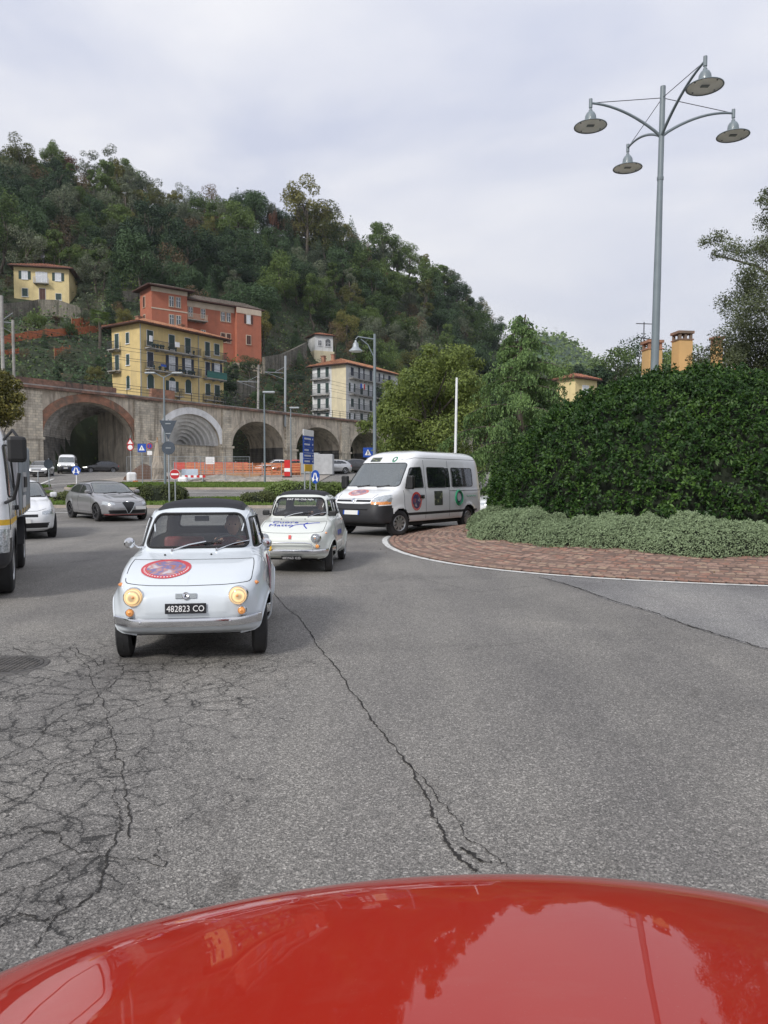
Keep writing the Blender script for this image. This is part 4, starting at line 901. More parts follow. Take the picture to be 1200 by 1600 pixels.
def rpoly(P_, r=.04, n=5):
    """round the corners of a polygon"""
    P_ = [np.array(p, float) for p in P_]; out = []; m = len(P_)
    for i in range(m):
        a, b, c = P_[i - 1], P_[i], P_[(i + 1) % m]; u = (a - b); v = (c - b); ru = min(r, np.linalg.norm(u) * .45); rv = min(r, np.linalg.norm(v) * .45)
        p, q = b + u / np.linalg.norm(u) * ru, b + v / np.linalg.norm(v) * rv
        for t in np.linspace(0, 1, n): out.append((1 - t) ** 2 * p + 2 * t * (1 - t) * b + t ** 2 * q)
    return np.array(out)
def dens(P_, step=.03, closed=True):
    P_ = np.array(P_, float); Q = np.vstack([P_, P_[:1]]) if closed else P_; out = []
    for a, b in zip(Q, Q[1:]):
        k = max(1, int(np.linalg.norm(b - a) / step)); out += [a + (b - a) * t / k for t in range(k)]
    if not closed: out.append(Q[-1])
    return np.array(out)
class Body:
    AX = {'front': (0, (1, 2), -1), 'rear': (0, (1, 2), 1), 'left': (1, (0, 2), -1), 'right': (1, (0, 2), 1), 'top': (2, (0, 1), -1)}
    # 'left' = +y side of the car, 'right' = -y side; third value: ray direction sign
    def __init__(s, V, F):
        s.V, s.F = V, F; a = V[F]; s.C = a.mean(1); n = np.cross(a[:, 2] - a[:, 0], a[:, 3] - a[:, 1]); s.N = n / np.maximum(np.linalg.norm(n, axis=1), 1e-9)[:, None]
        s.bvh = BVHTree.FromPolygons([tuple(v) for v in V.tolist()], [tuple(f) for f in F.tolist()]); s.part = np.zeros(len(F), int); s.names = ['body']
    def hit(s, u, v, view):
        ax, uv, sg = s.AX[view]; o = [0, 0, 0]; o[uv[0]] = u; o[uv[1]] = v; o[ax] = -6 * sg; d = [0, 0, 0]; d[ax] = sg
        h = s.bvh.ray_cast(Vector(o), Vector(d)); 
        if h[0] is None: return None
        n = h[1]; n = -n if n.dot(Vector(d)) > 0 else n
        return np.array(h[0]), np.array(n)
    def mark(s, name, poly, view, mn=.12):
        ax, uv, sg = s.AX[view]; C, N = s.C, s.N
        m = inpoly(C[:, uv[0]], C[:, uv[1]], poly) & (np.abs(N[:, ax]) > mn)
        # only the outermost side facing the view
        side = {'front': C[:, 0] > .1, 'rear': C[:, 0] < -.2, 'left': C[:, 1] > .05, 'right': C[:, 1] < -.05, 'top': C[:, 2] > .5}[view]
        if name not in s.names: s.names.append(name)
        s.part[m & side & (s.part >= 0)] = s.names.index(name) if name != '_' else -1
    def cut(s, m): s.part[m] = -1
    def build(s, mats, parent, off={}):
        out = {}
        for k, nm in enumerate(s.names):
            if nm == '_': continue
            sel = np.where(s.part == k)[0]
            if not len(sel): continue
            if nm not in ('body',) and np.abs(s.C[sel, 1]).min() > .03 and s.C[sel, 1].min() * s.C[sel, 1].max() < 0:      # a left and a right piece
                for half in (sel[s.C[sel, 1] > 0], sel[s.C[sel, 1] < 0]):
                    u, inv = np.unique(s.F[half].ravel(), return_inverse=True); link(nm.rstrip('0123456789_'), mesh_np(nm, s.V[u], inv.reshape(-1, 4), mats=[mats.get(nm, mats['body'])], smooth_=True), parent)
                continue
            F = s.F[sel]
            u, inv = np.unique(F.ravel(), return_inverse=True); V = s.V[u]
            key = nm; m = mats.get(nm, mats['body'])
            out[nm] = link(nm.rstrip('0123456789_'), mesh_np(nm, V, inv.reshape(-1, 4), mats=[m], smooth_=True), parent)
        return out
    def line(s, P_, view, closed=True, off=.0, step=.03):
        pts = []
        for p in dens(P_, step, closed):
            h = s.hit(p[0], p[1], view)
            if h is not None: pts.append(h[0] + h[1] * off)
        return pts
    def seal(s, name, P_, view, r, mat, parent, closed=True, off=0., step=.03):
        pts = s.line(P_, view, closed, off, step)
        if len(pts) < 3: return None
        return MB().tube(pts, r, 6, closed=closed).build(name, mat, parent, True)
    def patch(s, name, c, size, view, mat, parent, off=.004, ell=True, n=22, tilt=0., smooth_=True, origin=None, direc=None):
        """flat print laid on the shell; uv -1..1"""
        vs = []; uvs = []; ok = {}; ax, uv, sg = s.AX[view]
        for i in range(n + 1):
            for j in range(n + 1):
                a, b = -1 + 2 * i / n, -1 + 2 * j / n
                if ell: q = math.hypot(a, b); m_ = max(abs(a), abs(b)); k = m_ / q if q > 0 else 0; a, b = a * k, b * k
                aa, bb = a * math.cos(tilt) - b * math.sin(tilt), a * math.sin(tilt) + b * math.cos(tilt)
                h = s.hit(c[0] + aa * size[0], c[1] + bb * size[1], view)
                ok[i, j] = h is not None
                vs.append(h[0] + h[1] * off if h is not None else np.zeros(3)); uvs.append((a, b))
        f = [(i * (n + 1) + j, (i + 1) * (n + 1) + j, (i + 1) * (n + 1) + j + 1, i * (n + 1) + j + 1) for i in range(n) for j in range(n) if ok[i, j] and ok[i + 1, j] and ok[i, j + 1] and ok[i + 1, j + 1]]
        return link(name, mesh_np(name, np.array(vs), f, uv=np.array(uvs), mats=[mat], smooth_=smooth_), parent)
    def stick(s, me_or_mb, c, view, name, mat, parent, off=.0, up=None, **k):
        """place a small mesh (built in xy plane, z = outward) on the shell at (u,v)"""
        h = s.hit(c[0], c[1], view)
        if h is None: return None
        p, nrm = h; z = Vector(nrm).normalized(); upv = Vector(up or (0, 0, 1)); x = upv.cross(z).normalized(); y = z.cross(x)
        Mx = Matrix((x, y, z)).transposed().to_4x4(); Mx.translation = Vector(p) + z * off
        if isinstance(me_or_mb, MB): me = me_or_mb.mesh(name, mat, k.get('sm', True))
        else: me = me_or_mb
        o = link(name, me, parent); o.matrix_local = Mx; return o
def decal_round(name, ringc, a, b_, c_):
    m, nt, n, l, b = nodes(name); uv = n.new('ShaderNodeUVMap').outputs[0]
    ln = n.new('ShaderNodeVectorMath'); ln.operation = 'LENGTH'; l.new(uv, ln.inputs[0]); r = ln.outputs['Value']
    inner = ramp(n, l, nz(n, l, uv, 1.7, 3, .5, .8), [(.36, a), (.46, b_), (.55, c_), (.66, (.5, .5, .55))])
    inner.node.color_ramp.interpolation = 'EASE'
    sp = n.new('ShaderNodeSeparateXYZ'); l.new(uv, sp.inputs[0]); an = math_(n, l, 'ARCTAN2', sp.outputs[1], sp.outputs[0])
    tk = math_(n, l, 'GREATER_THAN', math_(n, l, 'SINE', math_(n, l, 'MULTIPLY', an, 44)), .1)
    band = math_(n, l, 'MULTIPLY', math_(n, l, 'GREATER_THAN', r, .845), math_(n, l, 'LESS_THAN', r, .905))
    low = math_(n, l, 'LESS_THAN', sp.outputs[1], .1)
    lett = math_(n, l, 'MULTIPLY', math_(n, l, 'MULTIPLY', tk, band), low)
    out = mixc(n, l, lett, ringc, (.75, .72, .72)); c = mixc(n, l, math_(n, l, 'GREATER_THAN', r, .78), inner, out)
    l.new(c, b.inputs['Base Color']); b.inputs['Roughness'].default_value = .35; return m
CM = dict(
    paleblue=paint('pale_blue_paint', (.64, .69, .73), .06), cream=paint('cream_white_paint', (.68, .71, .665), .06), white=paint('gloss_white_paint', (.76, .775, .79), .08),
    grey=paint('metallic_grey_paint', (.33, .33, .34), .05, .3, .55), silver=paint('silver_paint', (.5, .51, .52), .06, .3, .5), darkcar=paint('black_car_paint', (.02, .02, .022), .1),
    redcar=paint('far_red_paint', (.5, .03, .02), .1), bluecar=paint('far_blue_paint', (.06, .08, .2), .1),
    glass=glass('clear_car_glass', (.86, .89, .89), .06), dglass=glass('tinted_car_glass', (.3, .33, .34), .62, (.02, .024, .028)), vglass=glass('van_screen_glass', (.6, .64, .65), .5, (.22, .25, .26)),
    fabric=M('black_canvas', (.02, .021, .026), .75, bump=.2, bs=200), lens=emis('lit_headlamp', (1., .62, .27), .55, (.48, .38, .24)), lens_off=M('headlamp_glass', (.32, .34, .36), .12, .3, var=.5, scale=60, coat=1),
    amber=emis('amber_lamp', (1., .42, .15), .25, (.6, .26, .07)), amber_off=M('amber_lens', (.75, .3, .1), .2, coat=.6, var=.3, scale=30), plate=M('black_plate', (.012, .013, .016), .4), plate_w=M('white_plate', (.7, .7, .68), .4, var=.03),
    seam=M('panel_gap', (.03, .034, .038), .8), seal=K['black'], under=M('underbody', (.012, .012, .012), .9), clear=M('clear_lamp', (.5, .53, .55), .1, .4, var=.5, scale=40, coat=1), drl=emis('daytime_lamp', (1., .97, .85), 2.2, (.8, .8, .8)),
    alloy=M('alloy_wheel', (.42, .43, .45), .3, .8), dalloy=M('dark_alloy', (.06, .06, .065), .35, .6), hub=M('steel_hub', (.4, .41, .42), .3, .7),
)
def wheel(parent, loc, r, w, rimr, kind='cap', steer=0., side=1, mat=None):
    """side +1: outer face towards +y"""
    o = link('wheel', None, parent, loc, (0, 0, steer)); X = Matrix.Rotation(-R(90) * side, 4, 'X')
    h = w / 2; prof = [(rimr, -h * .92), (rimr + .012, -h), (r - .05, -h * 1.02), (r - .018, -h * .9), (r, -h * .7), (r, h * .7), (r - .018, h * .9), (r - .05, h * 1.02), (rimr + .012, h), (rimr, h * .92)]
    t = MB().lathe(prof, 40, X)
    for k in (-.35, 0, .35): t.lathe([(r - .001, k * w - .004), (r + .0015, k * w - .002), (r + .0015, k * w + .002), (r - .001, k * w + .004)], 40, X)
    t.build('tyre', K['tyre'], o, True)
    m = mat or CM['hub']; b = MB()
    if kind == 'cap':
        b.lathe([(rimr, h * .9), (rimr - .008, h * .98), (rimr - .03, h * .6), (rimr * .74, h * .5), (rimr * .72, h * .75), (rimr * .6, h * .95), (rimr * .3, h * 1.02), (.001, h * 1.04)], 32, X)
    else:
        b.lathe([(rimr, h * .9), (rimr - .008, h * .98), (rimr - .022, h * .9), (rimr - .03, -h * .2)], 32, X)
        b.lathe([(rimr * .2, h * .5), (rimr * .2, h * .8), (rimr * .12, h * .86), (.001, h * .86)], 16, X)
        ns = 5 if kind == 'alloy' else 9
        for k in range(ns):
            a = 2 * math.pi * k / ns; ww = rimr * (.2 if kind == 'alloy' else .26)
            p = [(.12 * rimr, -ww * .4), (rimr - .02, -ww * .6), (rimr - .02, ww * .6), (.12 * rimr, ww * .4)]; Rz = Matrix.Rotation(a, 4, 'Z')
            v = [tuple(X @ Rz @ Vector((x, y, z))) for z in (h * .5, h * .82) for x, y in p]
            b.add(v, [(3, 2, 1, 0), (4, 5, 6, 7), (0, 1, 5, 4), (1, 2, 6, 5), (2, 3, 7, 6), (3, 0, 4, 7)])
        MB().lathe([(rimr - .03, -h * .1), (.001, -h * .1)], 24, X).build('brake_disc', CM['under'], o)
    b.build('rim', m, o, True)
    return o
def arch_disp(V, xs, zw, Ra, amp, sg=.05, ymin=.3):
    X, Y, Z = V[..., 0], V[..., 1], V[..., 2]
    for x0 in xs:
        rho = np.hypot(X - x0, Z - zw); b = amp * np.exp(-((rho - Ra) / sg) ** 2) * (Z > .1) * smooth((np.abs(Y) - ymin) / .15)
        V[..., 1] = V[..., 1] + np.sign(Y) * b
    return V
def wells(body, parent, xs, zw, Ra, y_out, y_in=.38, lip=None, lipr=.012):
    C = body.C
    for x0 in xs: body.cut((np.hypot(C[:, 0] - x0, C[:, 2] - zw) < Ra) & (np.abs(C[:, 1]) > y_in + .02))
    for x0 in xs:
        for sg in (-1, 1):
            mb = MB(); T_ = np.linspace(-.02, math.pi + .02, 25); A = []
            for t in T_:
                x, z = x0 + (Ra + .003) * math.cos(t), zw + (Ra + .003) * math.sin(t); h = body.hit(x, max(z, zw), 'left'); A.append((x, z, min(y_out, h[0][1] if h else y_in + .05) - .006))
            for (a, b, w0), (c, d, w1) in zip(A, A[1:]): mb.add([(a, sg * y_in, b), (c, sg * y_in, d), (c, sg * w1, d), (a, sg * w0, b)], [(0, 1, 2, 3)])
            mb.add([(a, sg * y_in, b) for a, b, _ in A], [tuple(range(len(A)))])
            mb.build('wheel_housing', CM['under'], parent)
    if lip is not None:
        for x0 in xs:
            for view in ('left', 'right'):
                pts = [(x0 + (Ra + .004) * math.cos(t), zw + (Ra + .004) * math.sin(t)) for t in np.linspace(-.12, math.pi + .12, 40)]
                q = []
                for p in pts:
                    h = body.hit(p[0], p[1], view)
                    if h is not None: q.append(h[0])
                if len(q) > 4: MB().tube(q, lipr, 6).build('arch_lip', lip, parent, True)
# ---------------------------------------------------------------- people
def person(name, label, loc, rz, shirt, reach=None, scale=1., s=1):
    """seated adult: local +x is facing, origin at the hips; reach: list of hand targets"""
    t = thing(name, label, 'person', None, loc, rz)
    pts = [(0, 0, .0), (.0, 0, .18), (.0, 0, .38), (.01, 0, .50), (.03, 0, .60)]; rad = [.15, .14, .155, .075, .06]
    E = [(0, 1), (1, 2), (2, 3), (3, 4)]; n = 5
    hands = []
    for sg, tg in zip((1, -1), reach or [(.42, .12, .28), (.42, -.12, .28)]):
        sh = (0, sg * .19, .43); tg = Vector(tg); el = (Vector(sh) + tg) / 2 + Vector((-.02, sg * .07, -.13)); wr = tg - (tg - el).normalized() * .07
        pts += [sh, tuple(el), tuple(wr)]; rad += [.07, .048, .03]; E += [(2, n), (n, n + 1), (n + 1, n + 2)]; n += 3; hands.append((Vector(wr), tg, el))
    for sg in (1, -1):
        pts += [(.06, sg * .1, -.02), (.44, sg * .13, .03), (.56, sg * .12, -.3)]; rad += [.1, .075, .05]; E += [(0, n), (n, n + 1), (n + 1, n + 2)]; n += 3
    def skin(nm, P_, E_, r_, mat, par, sub=1):
        me = bpy.data.meshes.new(nm); me.from_pydata(P_, E_, []); o = link(nm, me, par); me.materials.append(mat)
        o.modifiers.new('s', 'SKIN')
        for v, r in zip(me.skin_vertices[0].data, r_): v.radius = (r, r) if np.isscalar(r) else r
        me.skin_vertices[0].data[0].use_root = True
        sb = o.modifiers.new('u', 'SUBSURF'); sb.levels = sub; sb.render_levels = sub; return o
    body = skin('body', pts, E, rad, shirt, t)
    # head with nose, brow, chin, ears
    me = bpy.data.meshes.new('head'); bm = bmesh.new(); bmesh.ops.create_uvsphere(bm, u_segments=24, v_segments=18, radius=1)
    for v in bm.verts:
        x, y, z = v.co; x2 = x * .098; y2 = y * .076; z2 = z * .122
        if z < 0: y2 *= 1 + .25 * z; x2 *= 1 + .1 * z
        if x > .3: x2 += .022 * math.exp(-(y / .16) ** 2 - ((z + .12) / .2) ** 2) - .012 * (math.exp(-((abs(y) - .38) / .16) ** 2 - ((z - .08) / .14) ** 2)) - .006 * math.exp(-(y / .4) ** 2 - ((z + .47) / .05) ** 2)
        v.co = (x2, y2, z2)
    bm.to_mesh(me); bm.free(); me.materials.append(K['skin']); me.polygons.foreach_set('use_smooth', [True] * len(me.polygons))
    hd = link('head', me, t, (.05, 0, .73))
    e = MB()
    for sg in (1, -1): e.lathe([(.001, .08), (.007, .082), (.008, .087), (.001, .09)], 8, Matrix.Translation((0, 0, 0)) @ Matrix.Rotation(R(90), 4, 'Y') @ Matrix.Translation((-.01, sg * .03, 0)))
    e.build('eyes', K['black'], hd)
    e = MB()
    for sg in (1, -1): e.lathe([(.001, 0), (.018, .004), (.022, .012), (.001, .016)], 10, Matrix.Translation((-.005, sg * .072, -.01)) @ Matrix.Rotation(-sg * R(90), 4, 'X') @ Matrix.Scale(1.5, 4, (0, 1, 0)))
    e.build('ears', K['skin'], hd)
    me = bpy.data.meshes.new('hair'); bm = bmesh.new(); bmesh.ops.create_uvsphere(bm, u_segments=20, v_segments=14, radius=1)
    bmesh.ops.delete(bm, geom=[v for v in bm.verts if v.co.z < .25 + .75 * max(0, v.co.x + .15) - .5 * (v.co.x < -.3)], context='VERTS')
    for v in bm.verts: v.co = (v.co.x * .104 - .004, v.co.y * .083, v.co.z * .129 + .003)
    bm.to_mesh(me); bm.free(); me.materials.append(K['hair']); link('hair', me, hd)
    for (wr, tg, el), sg in zip(hands, (1, -1)):
        d = (tg - wr).normalized(); sd = Vector((0, 0, 1)).cross(d).normalized(); up = d.cross(sd)
        palm = [wr, wr + d * .045, wr + d * .085]; P_ = [tuple(p) for p in palm]; E_ = [(0, 1), (1, 2)]; r_ = [(.024, .017), (.036, .016), (.036, .013)]; k = 3
        for f, (o_, ln) in enumerate(((-.03, .06), (-.01, .07), (.011, .065), (.03, .05))):
            b = palm[2] + sd * o_; m1 = b + d * ln * .45 - up * .012; m2 = m1 + d * ln * .1 - up * ln * .45
            P_ += [tuple(b), tuple(m1), tuple(m2)]; E_ += [(2, k), (k, k + 1), (k + 1, k + 2)]; r_ += [.0095, .009, .0075]; k += 3
        b = palm[0] + d * .02 - sd * .03 * sg; m1 = b + d * .035 - sd * .02 * sg - up * .01; m2 = m1 + d * .03 - up * .012
        P_ += [tuple(b), tuple(m1), tuple(m2)]; E_ += [(0, k), (k, k + 1), (k + 1, k + 2)]; r_ += [.012, .011, .009]
        skin('hand', P_, E_, r_, K['skin'], t)
    if scale != 1: t.scale = (scale,) * 3
    return t
# ---------------------------------------------------------------- small classic car
F5 = [  # xf, zf, w, zs, xr, zr, nf, nr
    (1.26, .25, .56, .19, -1.36, .27, 5.5, 4.5), (1.37, .30, .632, .27, -1.47, .33, 5.5, 4.5), (1.395, .38, .648, .36, -1.52, .40, 5.4, 4.5), (1.40, .48, .655, .50, -1.53, .50, 5.2, 4.2),
    (1.385, .57, .652, .62, -1.51, .60, 5.0, 4.), (1.34, .645, .64, .715, -1.45, .72, 4.9, 3.8), (1.23, .71, .624, .78, -1.37, .82, 4.8, 3.6), (1.0, .785, .604, .835, -1.28, .90, 4.6, 3.5),
    (.72, .855, .585, .873, -1.19, .96, 4.4, 3.6), (.635, .885, .575, .893, -1.15, .985, 4.5, 3.9), (.58, .935, .562, .935, -1.09, 1.03, 4.8, 4.2), (.47, 1.06, .535, 1.05, -.98, 1.11, 5, 4.4), (.36, 1.18, .508, 1.16, -.85, 1.19, 5, 4.4),
    (.28, 1.243, .48, 1.218, -.73, 1.24, 4.8, 4.2), (.17, 1.285, .42, 1.258, -.6, 1.268, 4.4, 3.8), (.03, 1.31, .32, 1.29, -.45, 1.288, 4, 3.4), (-.1, 1.322, .16, 1.312, -.3, 1.305, 3.5, 3), (-.2, 1.326, .004, 1.324, -.22, 1.322, 3, 3)]
def small_car(label, loc, heading, mats, plate, front=True, detail=1, steer=0.):
    t = thing('classic_small_car', label, 'car', 'old small rally cars', (*loc, 0), heading)
    def disp(V):
        V = arch_disp(V, (.92, -.92), .25, .30, .032, .055, .35)
        X, Y, Z = V[..., 0], V[..., 1], V[..., 2]
        for sg in (-1, 1):    # headlamp pods
            V[..., 0] = V[..., 0] + .035 * np.exp(-((Y - sg * .44) / .11) ** 2 - ((Z - .575) / .11) ** 2) * (X > .8)
        # wing tops a little proud of the bonnet
        V[..., 2] = V[..., 2] + .012 * np.exp(-((np.abs(Y) - .57) / .05) ** 2) * ((X > .65) & (X < 1.3) & (Z > .6))
        # raised relief panel on the nose
        V[..., 0] = V[..., 0] + .009 * smooth((.36 - np.abs(Y)) / .05) * smooth((.62 - .25 * np.abs(Y) ** 2 - Z) / .02) * smooth((Z - .42) / .04) * (X > 1.2)
        return V
    b = Body(*shell(F5, -.2, 170, 400, disp))
    ws = rpoly([(-.475, .915), (.475, .915), (.40, 1.205), (-.40, 1.205)], .075, 7)
    ws = np.array([(y, z + .016 * (1 - (y / .45) ** 2) * (1 if z > 1.1 else -.3)) for y, z in ws])
    b.mark('windscreen', ws, 'front', .15)
    rw = rpoly([(-.40, 1.0), (.40, 1.0), (.34, 1.18), (-.34, 1.18)], .06); b.mark('rear_window', rw, 'rear', .15)
    dw = rpoly([(.47, .905), (-.235, .915), (-.235, 1.17), (.27, 1.175)], .035); qw = rpoly([(-.30, .915), (-.93, .945), (-.76, 1.15), (-.30, 1.17)], .05)
    for v in ('left', 'right'): b.mark('door_window_' + ('1' if v == 'left' else '2'), dw, v, .3); b.mark('quarter_window_' + ('1' if v == 'left' else '2'), qw, v, .3)
    hood = rpoly([(-.52, .68), (-.3, .665), (0, .66), (.3, .665), (.52, .68), (.535, .80), (.50, .88), (-.50, .88), (-.535, .80)], .03); b.mark('bonnet', hood, 'front', .02)
    b.part[(b.part == b.names.index('bonnet')) & (b.C[:, 0] < .66)] = 0
    C = b.C; top = rpoly([(.215, -.41), (-.72, -.40), (-.72, .40), (.215, .41)], .05); b.mark('canvas_roof', top, 'top', .5)
    b.V = b.V.copy()
    wells(b, t, (.92, -.92), .25, .285, .655, .40, mats['body'], .011)
    g = CM['glass']; mm = dict(mats); mm.update(windscreen=g, rear_window=g, door_window_1=g, door_window_2=g, quarter_window_1=g, quarter_window_2=g, canvas_roof=CM['fabric'], bonnet=mats['body'])
    parts = b.build(mm, t)
    if 'canvas_roof' in parts:
        cr = parts['canvas_roof'].data; co = np.zeros(len(cr.vertices) * 3, np.float32); cr.vertices.foreach_get('co', co); co = co.reshape(-1, 3)
        e = np.minimum(np.minimum(.215 - co[:, 0], co[:, 0] + .72), .41 - np.abs(co[:, 1])); co[:, 2] += .004 + .026 * smooth(e / .05) + .003 * np.sin(co[:, 0] * 18); cr.vertices.foreach_set('co', co.ravel())
    b.seal('windscreen_rubber', ws, 'front', .0135, K['black'], t, off=.003); b.seal('rear_rubber', rw, 'rear', .012, K['black'], t)
    for v in ('left', 'right'):
        b.seal('window_frame', dw, v, .0085, K['black'], t, off=.002); b.seal('window_frame', qw, v, .0095, K['black'], t, off=.002)
        b.seal('quarterlight_bar', [(.19, .915), (.165, 1.165)], v, .008, K['chrome'], t, closed=False)
        b.seal('door_seam', [(.56, .33), (.565, .6), (.555, .87)], v, .0035, CM['seam'], t, closed=False, off=-.001); b.seal('door_seam', [(-.265, .34), (-.265, .9)], v, .0035, CM['seam'], t, closed=False, off=-.001); b.seal('door_seam', [(.56, .335), (-.265, .335)], v, .0035, CM['seam'], t, closed=False, off=-.001)
        sy = 1 if v == 'left' else -1
        b.stick(MB().box(-.07, .07, -.012, .012, .02, .035).box(-.06, -.045, -.01, .01, 0, .021).box(.045, .06, -.01, .01, 0, .021), (-.14, .82), v, 'door_handle', K['chrome'], t)
    b.seal('bonnet_seam', [p for p in dens(hood) if p[1] < .83], 'front', .004, CM['seam'], t, closed=False, off=-.0005)
    b.seal('drip_rail', [(.44, .40), (.2, .455), (-.5, .45), (-.8, .40)], 'top', .007, mats['body'], t, closed=False); b.seal('drip_rail', [(.44, -.40), (.2, -.455), (-.5, -.45), (-.8, -.40)], 'top', .007, mats['body'], t, closed=False)
    b.seal('roof_edge_seam', top, 'top', .006, CM['seam'], t, off=.003)
    # bonnet centre crease
    b.seal('bonnet_crease', [(1.3, 0), (1.18, 0)], 'top', .0018, mats['body'], t, closed=False)
    MB().box(-1.3, 1.05, -.5, .5, .2, .24).build('floor_pan', CM['under'], t)
    # lamps
    for sg in (-1, 1):
        for (c, r, nm, mt) in (((sg * .42, .583), .074, 'headlamp', 'lens' if front else 'lens_off'), ((sg * .45, .455), .031, 'turn_signal', 'amber')):
            h = b.hit(c[0], c[1], 'front'); p = h[0]; X = Matrix.Translation((p[0] + .004, p[1], p[2])) @ Matrix.Rotation(R(90 - 4), 4, 'Y') @ Matrix.Rotation(sg * R(5), 4, 'X')
            rr = MB().lathe([(r + .006, -.07), (r + .006, .012), (r + .001, .02), (r - .005, .016)], 32, X).build(nm, K['chrome'], t, True)
            MB().lathe([(r - .004, .014), (r * .8, .03), (r * .45, .041), (.001, .045)], 32, X).build('lens', CM[mt], rr, True)
            if nm == 'headlamp': MB().lathe([(r * .14, .046), (r * .1, .048), (.001, .048)], 12, X).build('bulb_shade', CM['amber_off'], rr, True)
        s_ = b.hit(1.17, .66, 'left' if sg > 0 else 'right')
        if s_: MB().lathe([(.016, -.01), (.018, .008), (.008, .022), (.001, .026)], 12, Matrix.Translation(tuple(s_[0])) @ Matrix.Rotation(-sg * R(90), 4, 'X')).build('side_repeater', CM['amber_off'], t, True)
        MB().lathe([(.03, -.01), (.03, .02), (.001, .03)], 16, Matrix.Translation((-1.46, sg * .48, .5)) @ Matrix.Rotation(R(-90), 4, 'Y')).build('tail_lamp', K['red'], t, True)
    # bumper
    def bump_(off, z0, z1, hw):
        ys = np.linspace(-hw, hw, 41); P_ = []
        for y in ys:
            q = min(abs(y), .655); h = b.hit(q * np.sign(y), .39, 'front'); x = (h[0][0] if h is not None else 1.3) + off
            if abs(y) > .6: x = min(x, 1.33 - (abs(y) - .6) * 3.2 + off)
            P_.append((x, y))
        prof = [(-.012, z0), (.012, z0 + .006), (.02, (z0 + z1) / 2), (.012, z1 - .006), (-.012, z1)]; v = [(x + dx, y, z) for (x, y) in P_ for dx, z in prof]; n = 5
        return MB().add(v, [(i * n + k, i * n + k + 1, (i + 1) * n + k + 1, (i + 1) * n + k) for i in range(len(P_) - 1) for k in range(n - 1)])
    bp = bump_(.035, .335, .412, .672).build('front_bumper', K['chrome'], t, True)
    MB().box(-1.57, -1.54, -.6, .6, .34, .42).build('rear_bumper', K['chrome'], t, bevel=.01)
    for sg in (-1, 1): h = b.hit(sg * .36, .375, 'front'); MB().lathe([(.014, .0), (.012, .008), (.001, .01)], 12, Matrix.Translation((h[0][0] + .053, sg * .36, .378)) @ Matrix.Rotation(R(90), 4, 'Y')).build('bumper_bolt', K['chrome'], bp, True)
    # wheels
    for x in (.92, -.92):
        for sg in (-1, 1): wheel(t, (x, sg * .575, .25), .25, .128, .165, 'cap', steer if x > 0 else 0, sg)
    # wipers
    for y0, y1, yb, ang in ((.18, .0, .02, 0), (-.22, -.4, -.38, 0)):
        h0 = b.hit(y0 - .0, .895, 'front')[0] + [.012, 0, .0]; h1 = b.hit(y0 + .30, .955, 'front')[0] + [.03, 0, .015]
        w = MB().tube([h0, (h0 + h1) / 2 + [.02, 0, .012], h1], .0055, 6).lathe([(.012, 0), (.014, .02), (.001, .03)], 10, Matrix.Translation(tuple(h0 - [0, 0, .012]))).build('wiper', K['chrome'], t, True)
        q0 = b.hit(y0 + .12, .942, 'front')[0]; q1 = b.hit(min(.44, y0 + .44), .965, 'front')[0]; MB().tube([q0 + [.018, 0, 0], q1 + [.018, 0, 0]], .006, 5).build('wiper_blade', K['black'], w)
    for yy in (.12, -.3): h = b.hit(yy, .875, 'front'); 
    for yy in (.14, -.27):
        h = b.hit(.72, yy, 'top'); MB().lathe([(.008, 0), (.008, .012), (.001, .016)], 8, Matrix.Translation(tuple(h[0]))).build('washer_nozzle', K['black'], t)
    # interior
    it = MB().box(.36, .62, -.5, .5, .70, .86).build('dashboard', mats['body'] if detail else K['interior'], t, bevel=.02)
    for sg in (1, -1):
        st = MB().box(-.5, -.02, sg * .27 - .22, sg * .27 + .22, .33, .47).build('seat', K['redseat'] if detail else K['interior'], t, bevel=.05)
        MB().add([(x, sg * .27 + y, z) for (x, z) in ((-.42, .47), (-.53, .93), (-.63, .93), (-.54, .45)) for y in (-.21, .21)], [(0, 1, 3, 2), (2, 3, 5, 4), (4, 5, 7, 6), (6, 7, 1, 0), (0, 2, 4, 6), (1, 7, 5, 3)]).build('backrest', K['redseat'] if detail else K['interior'], st, bevel=.035)
    MB().box(-1.12, -.72, -.5, .5, .36, .72).box(-1.2, -1.05, -.48, .48, .7, .92).build('rear_bench', K['interior'], t, bevel=.04)
    X = Matrix.Translation((.24, .27, .85)) @ Matrix.Rotation(R(-58), 4, 'Y')
    A = [tuple(X @ Vector((.18 * math.cos(a), .18 * math.sin(a), 0))) for a in np.linspace(0, 2 * math.pi, 29)[:-1]]
    sw = MB().tube(A, .011, 8, closed=True).build('steering_wheel', K['black'], t, True)
    for a in (0.2, math.pi - .2, -math.pi / 2): MB().tube([tuple(X @ Vector((0, 0, -.02))), tuple(X @ Vector((.175 * math.sin(a), .175 * math.cos(a), 0)))], .009, 6).build('spoke', K['chrome'], sw)
    MB().box(.17, .19, -.07, .07, 1.135, 1.185).build('interior_mirror', K['black'], t, bevel=.008)
    t['_'] = 0; del t['_']
    return t, b
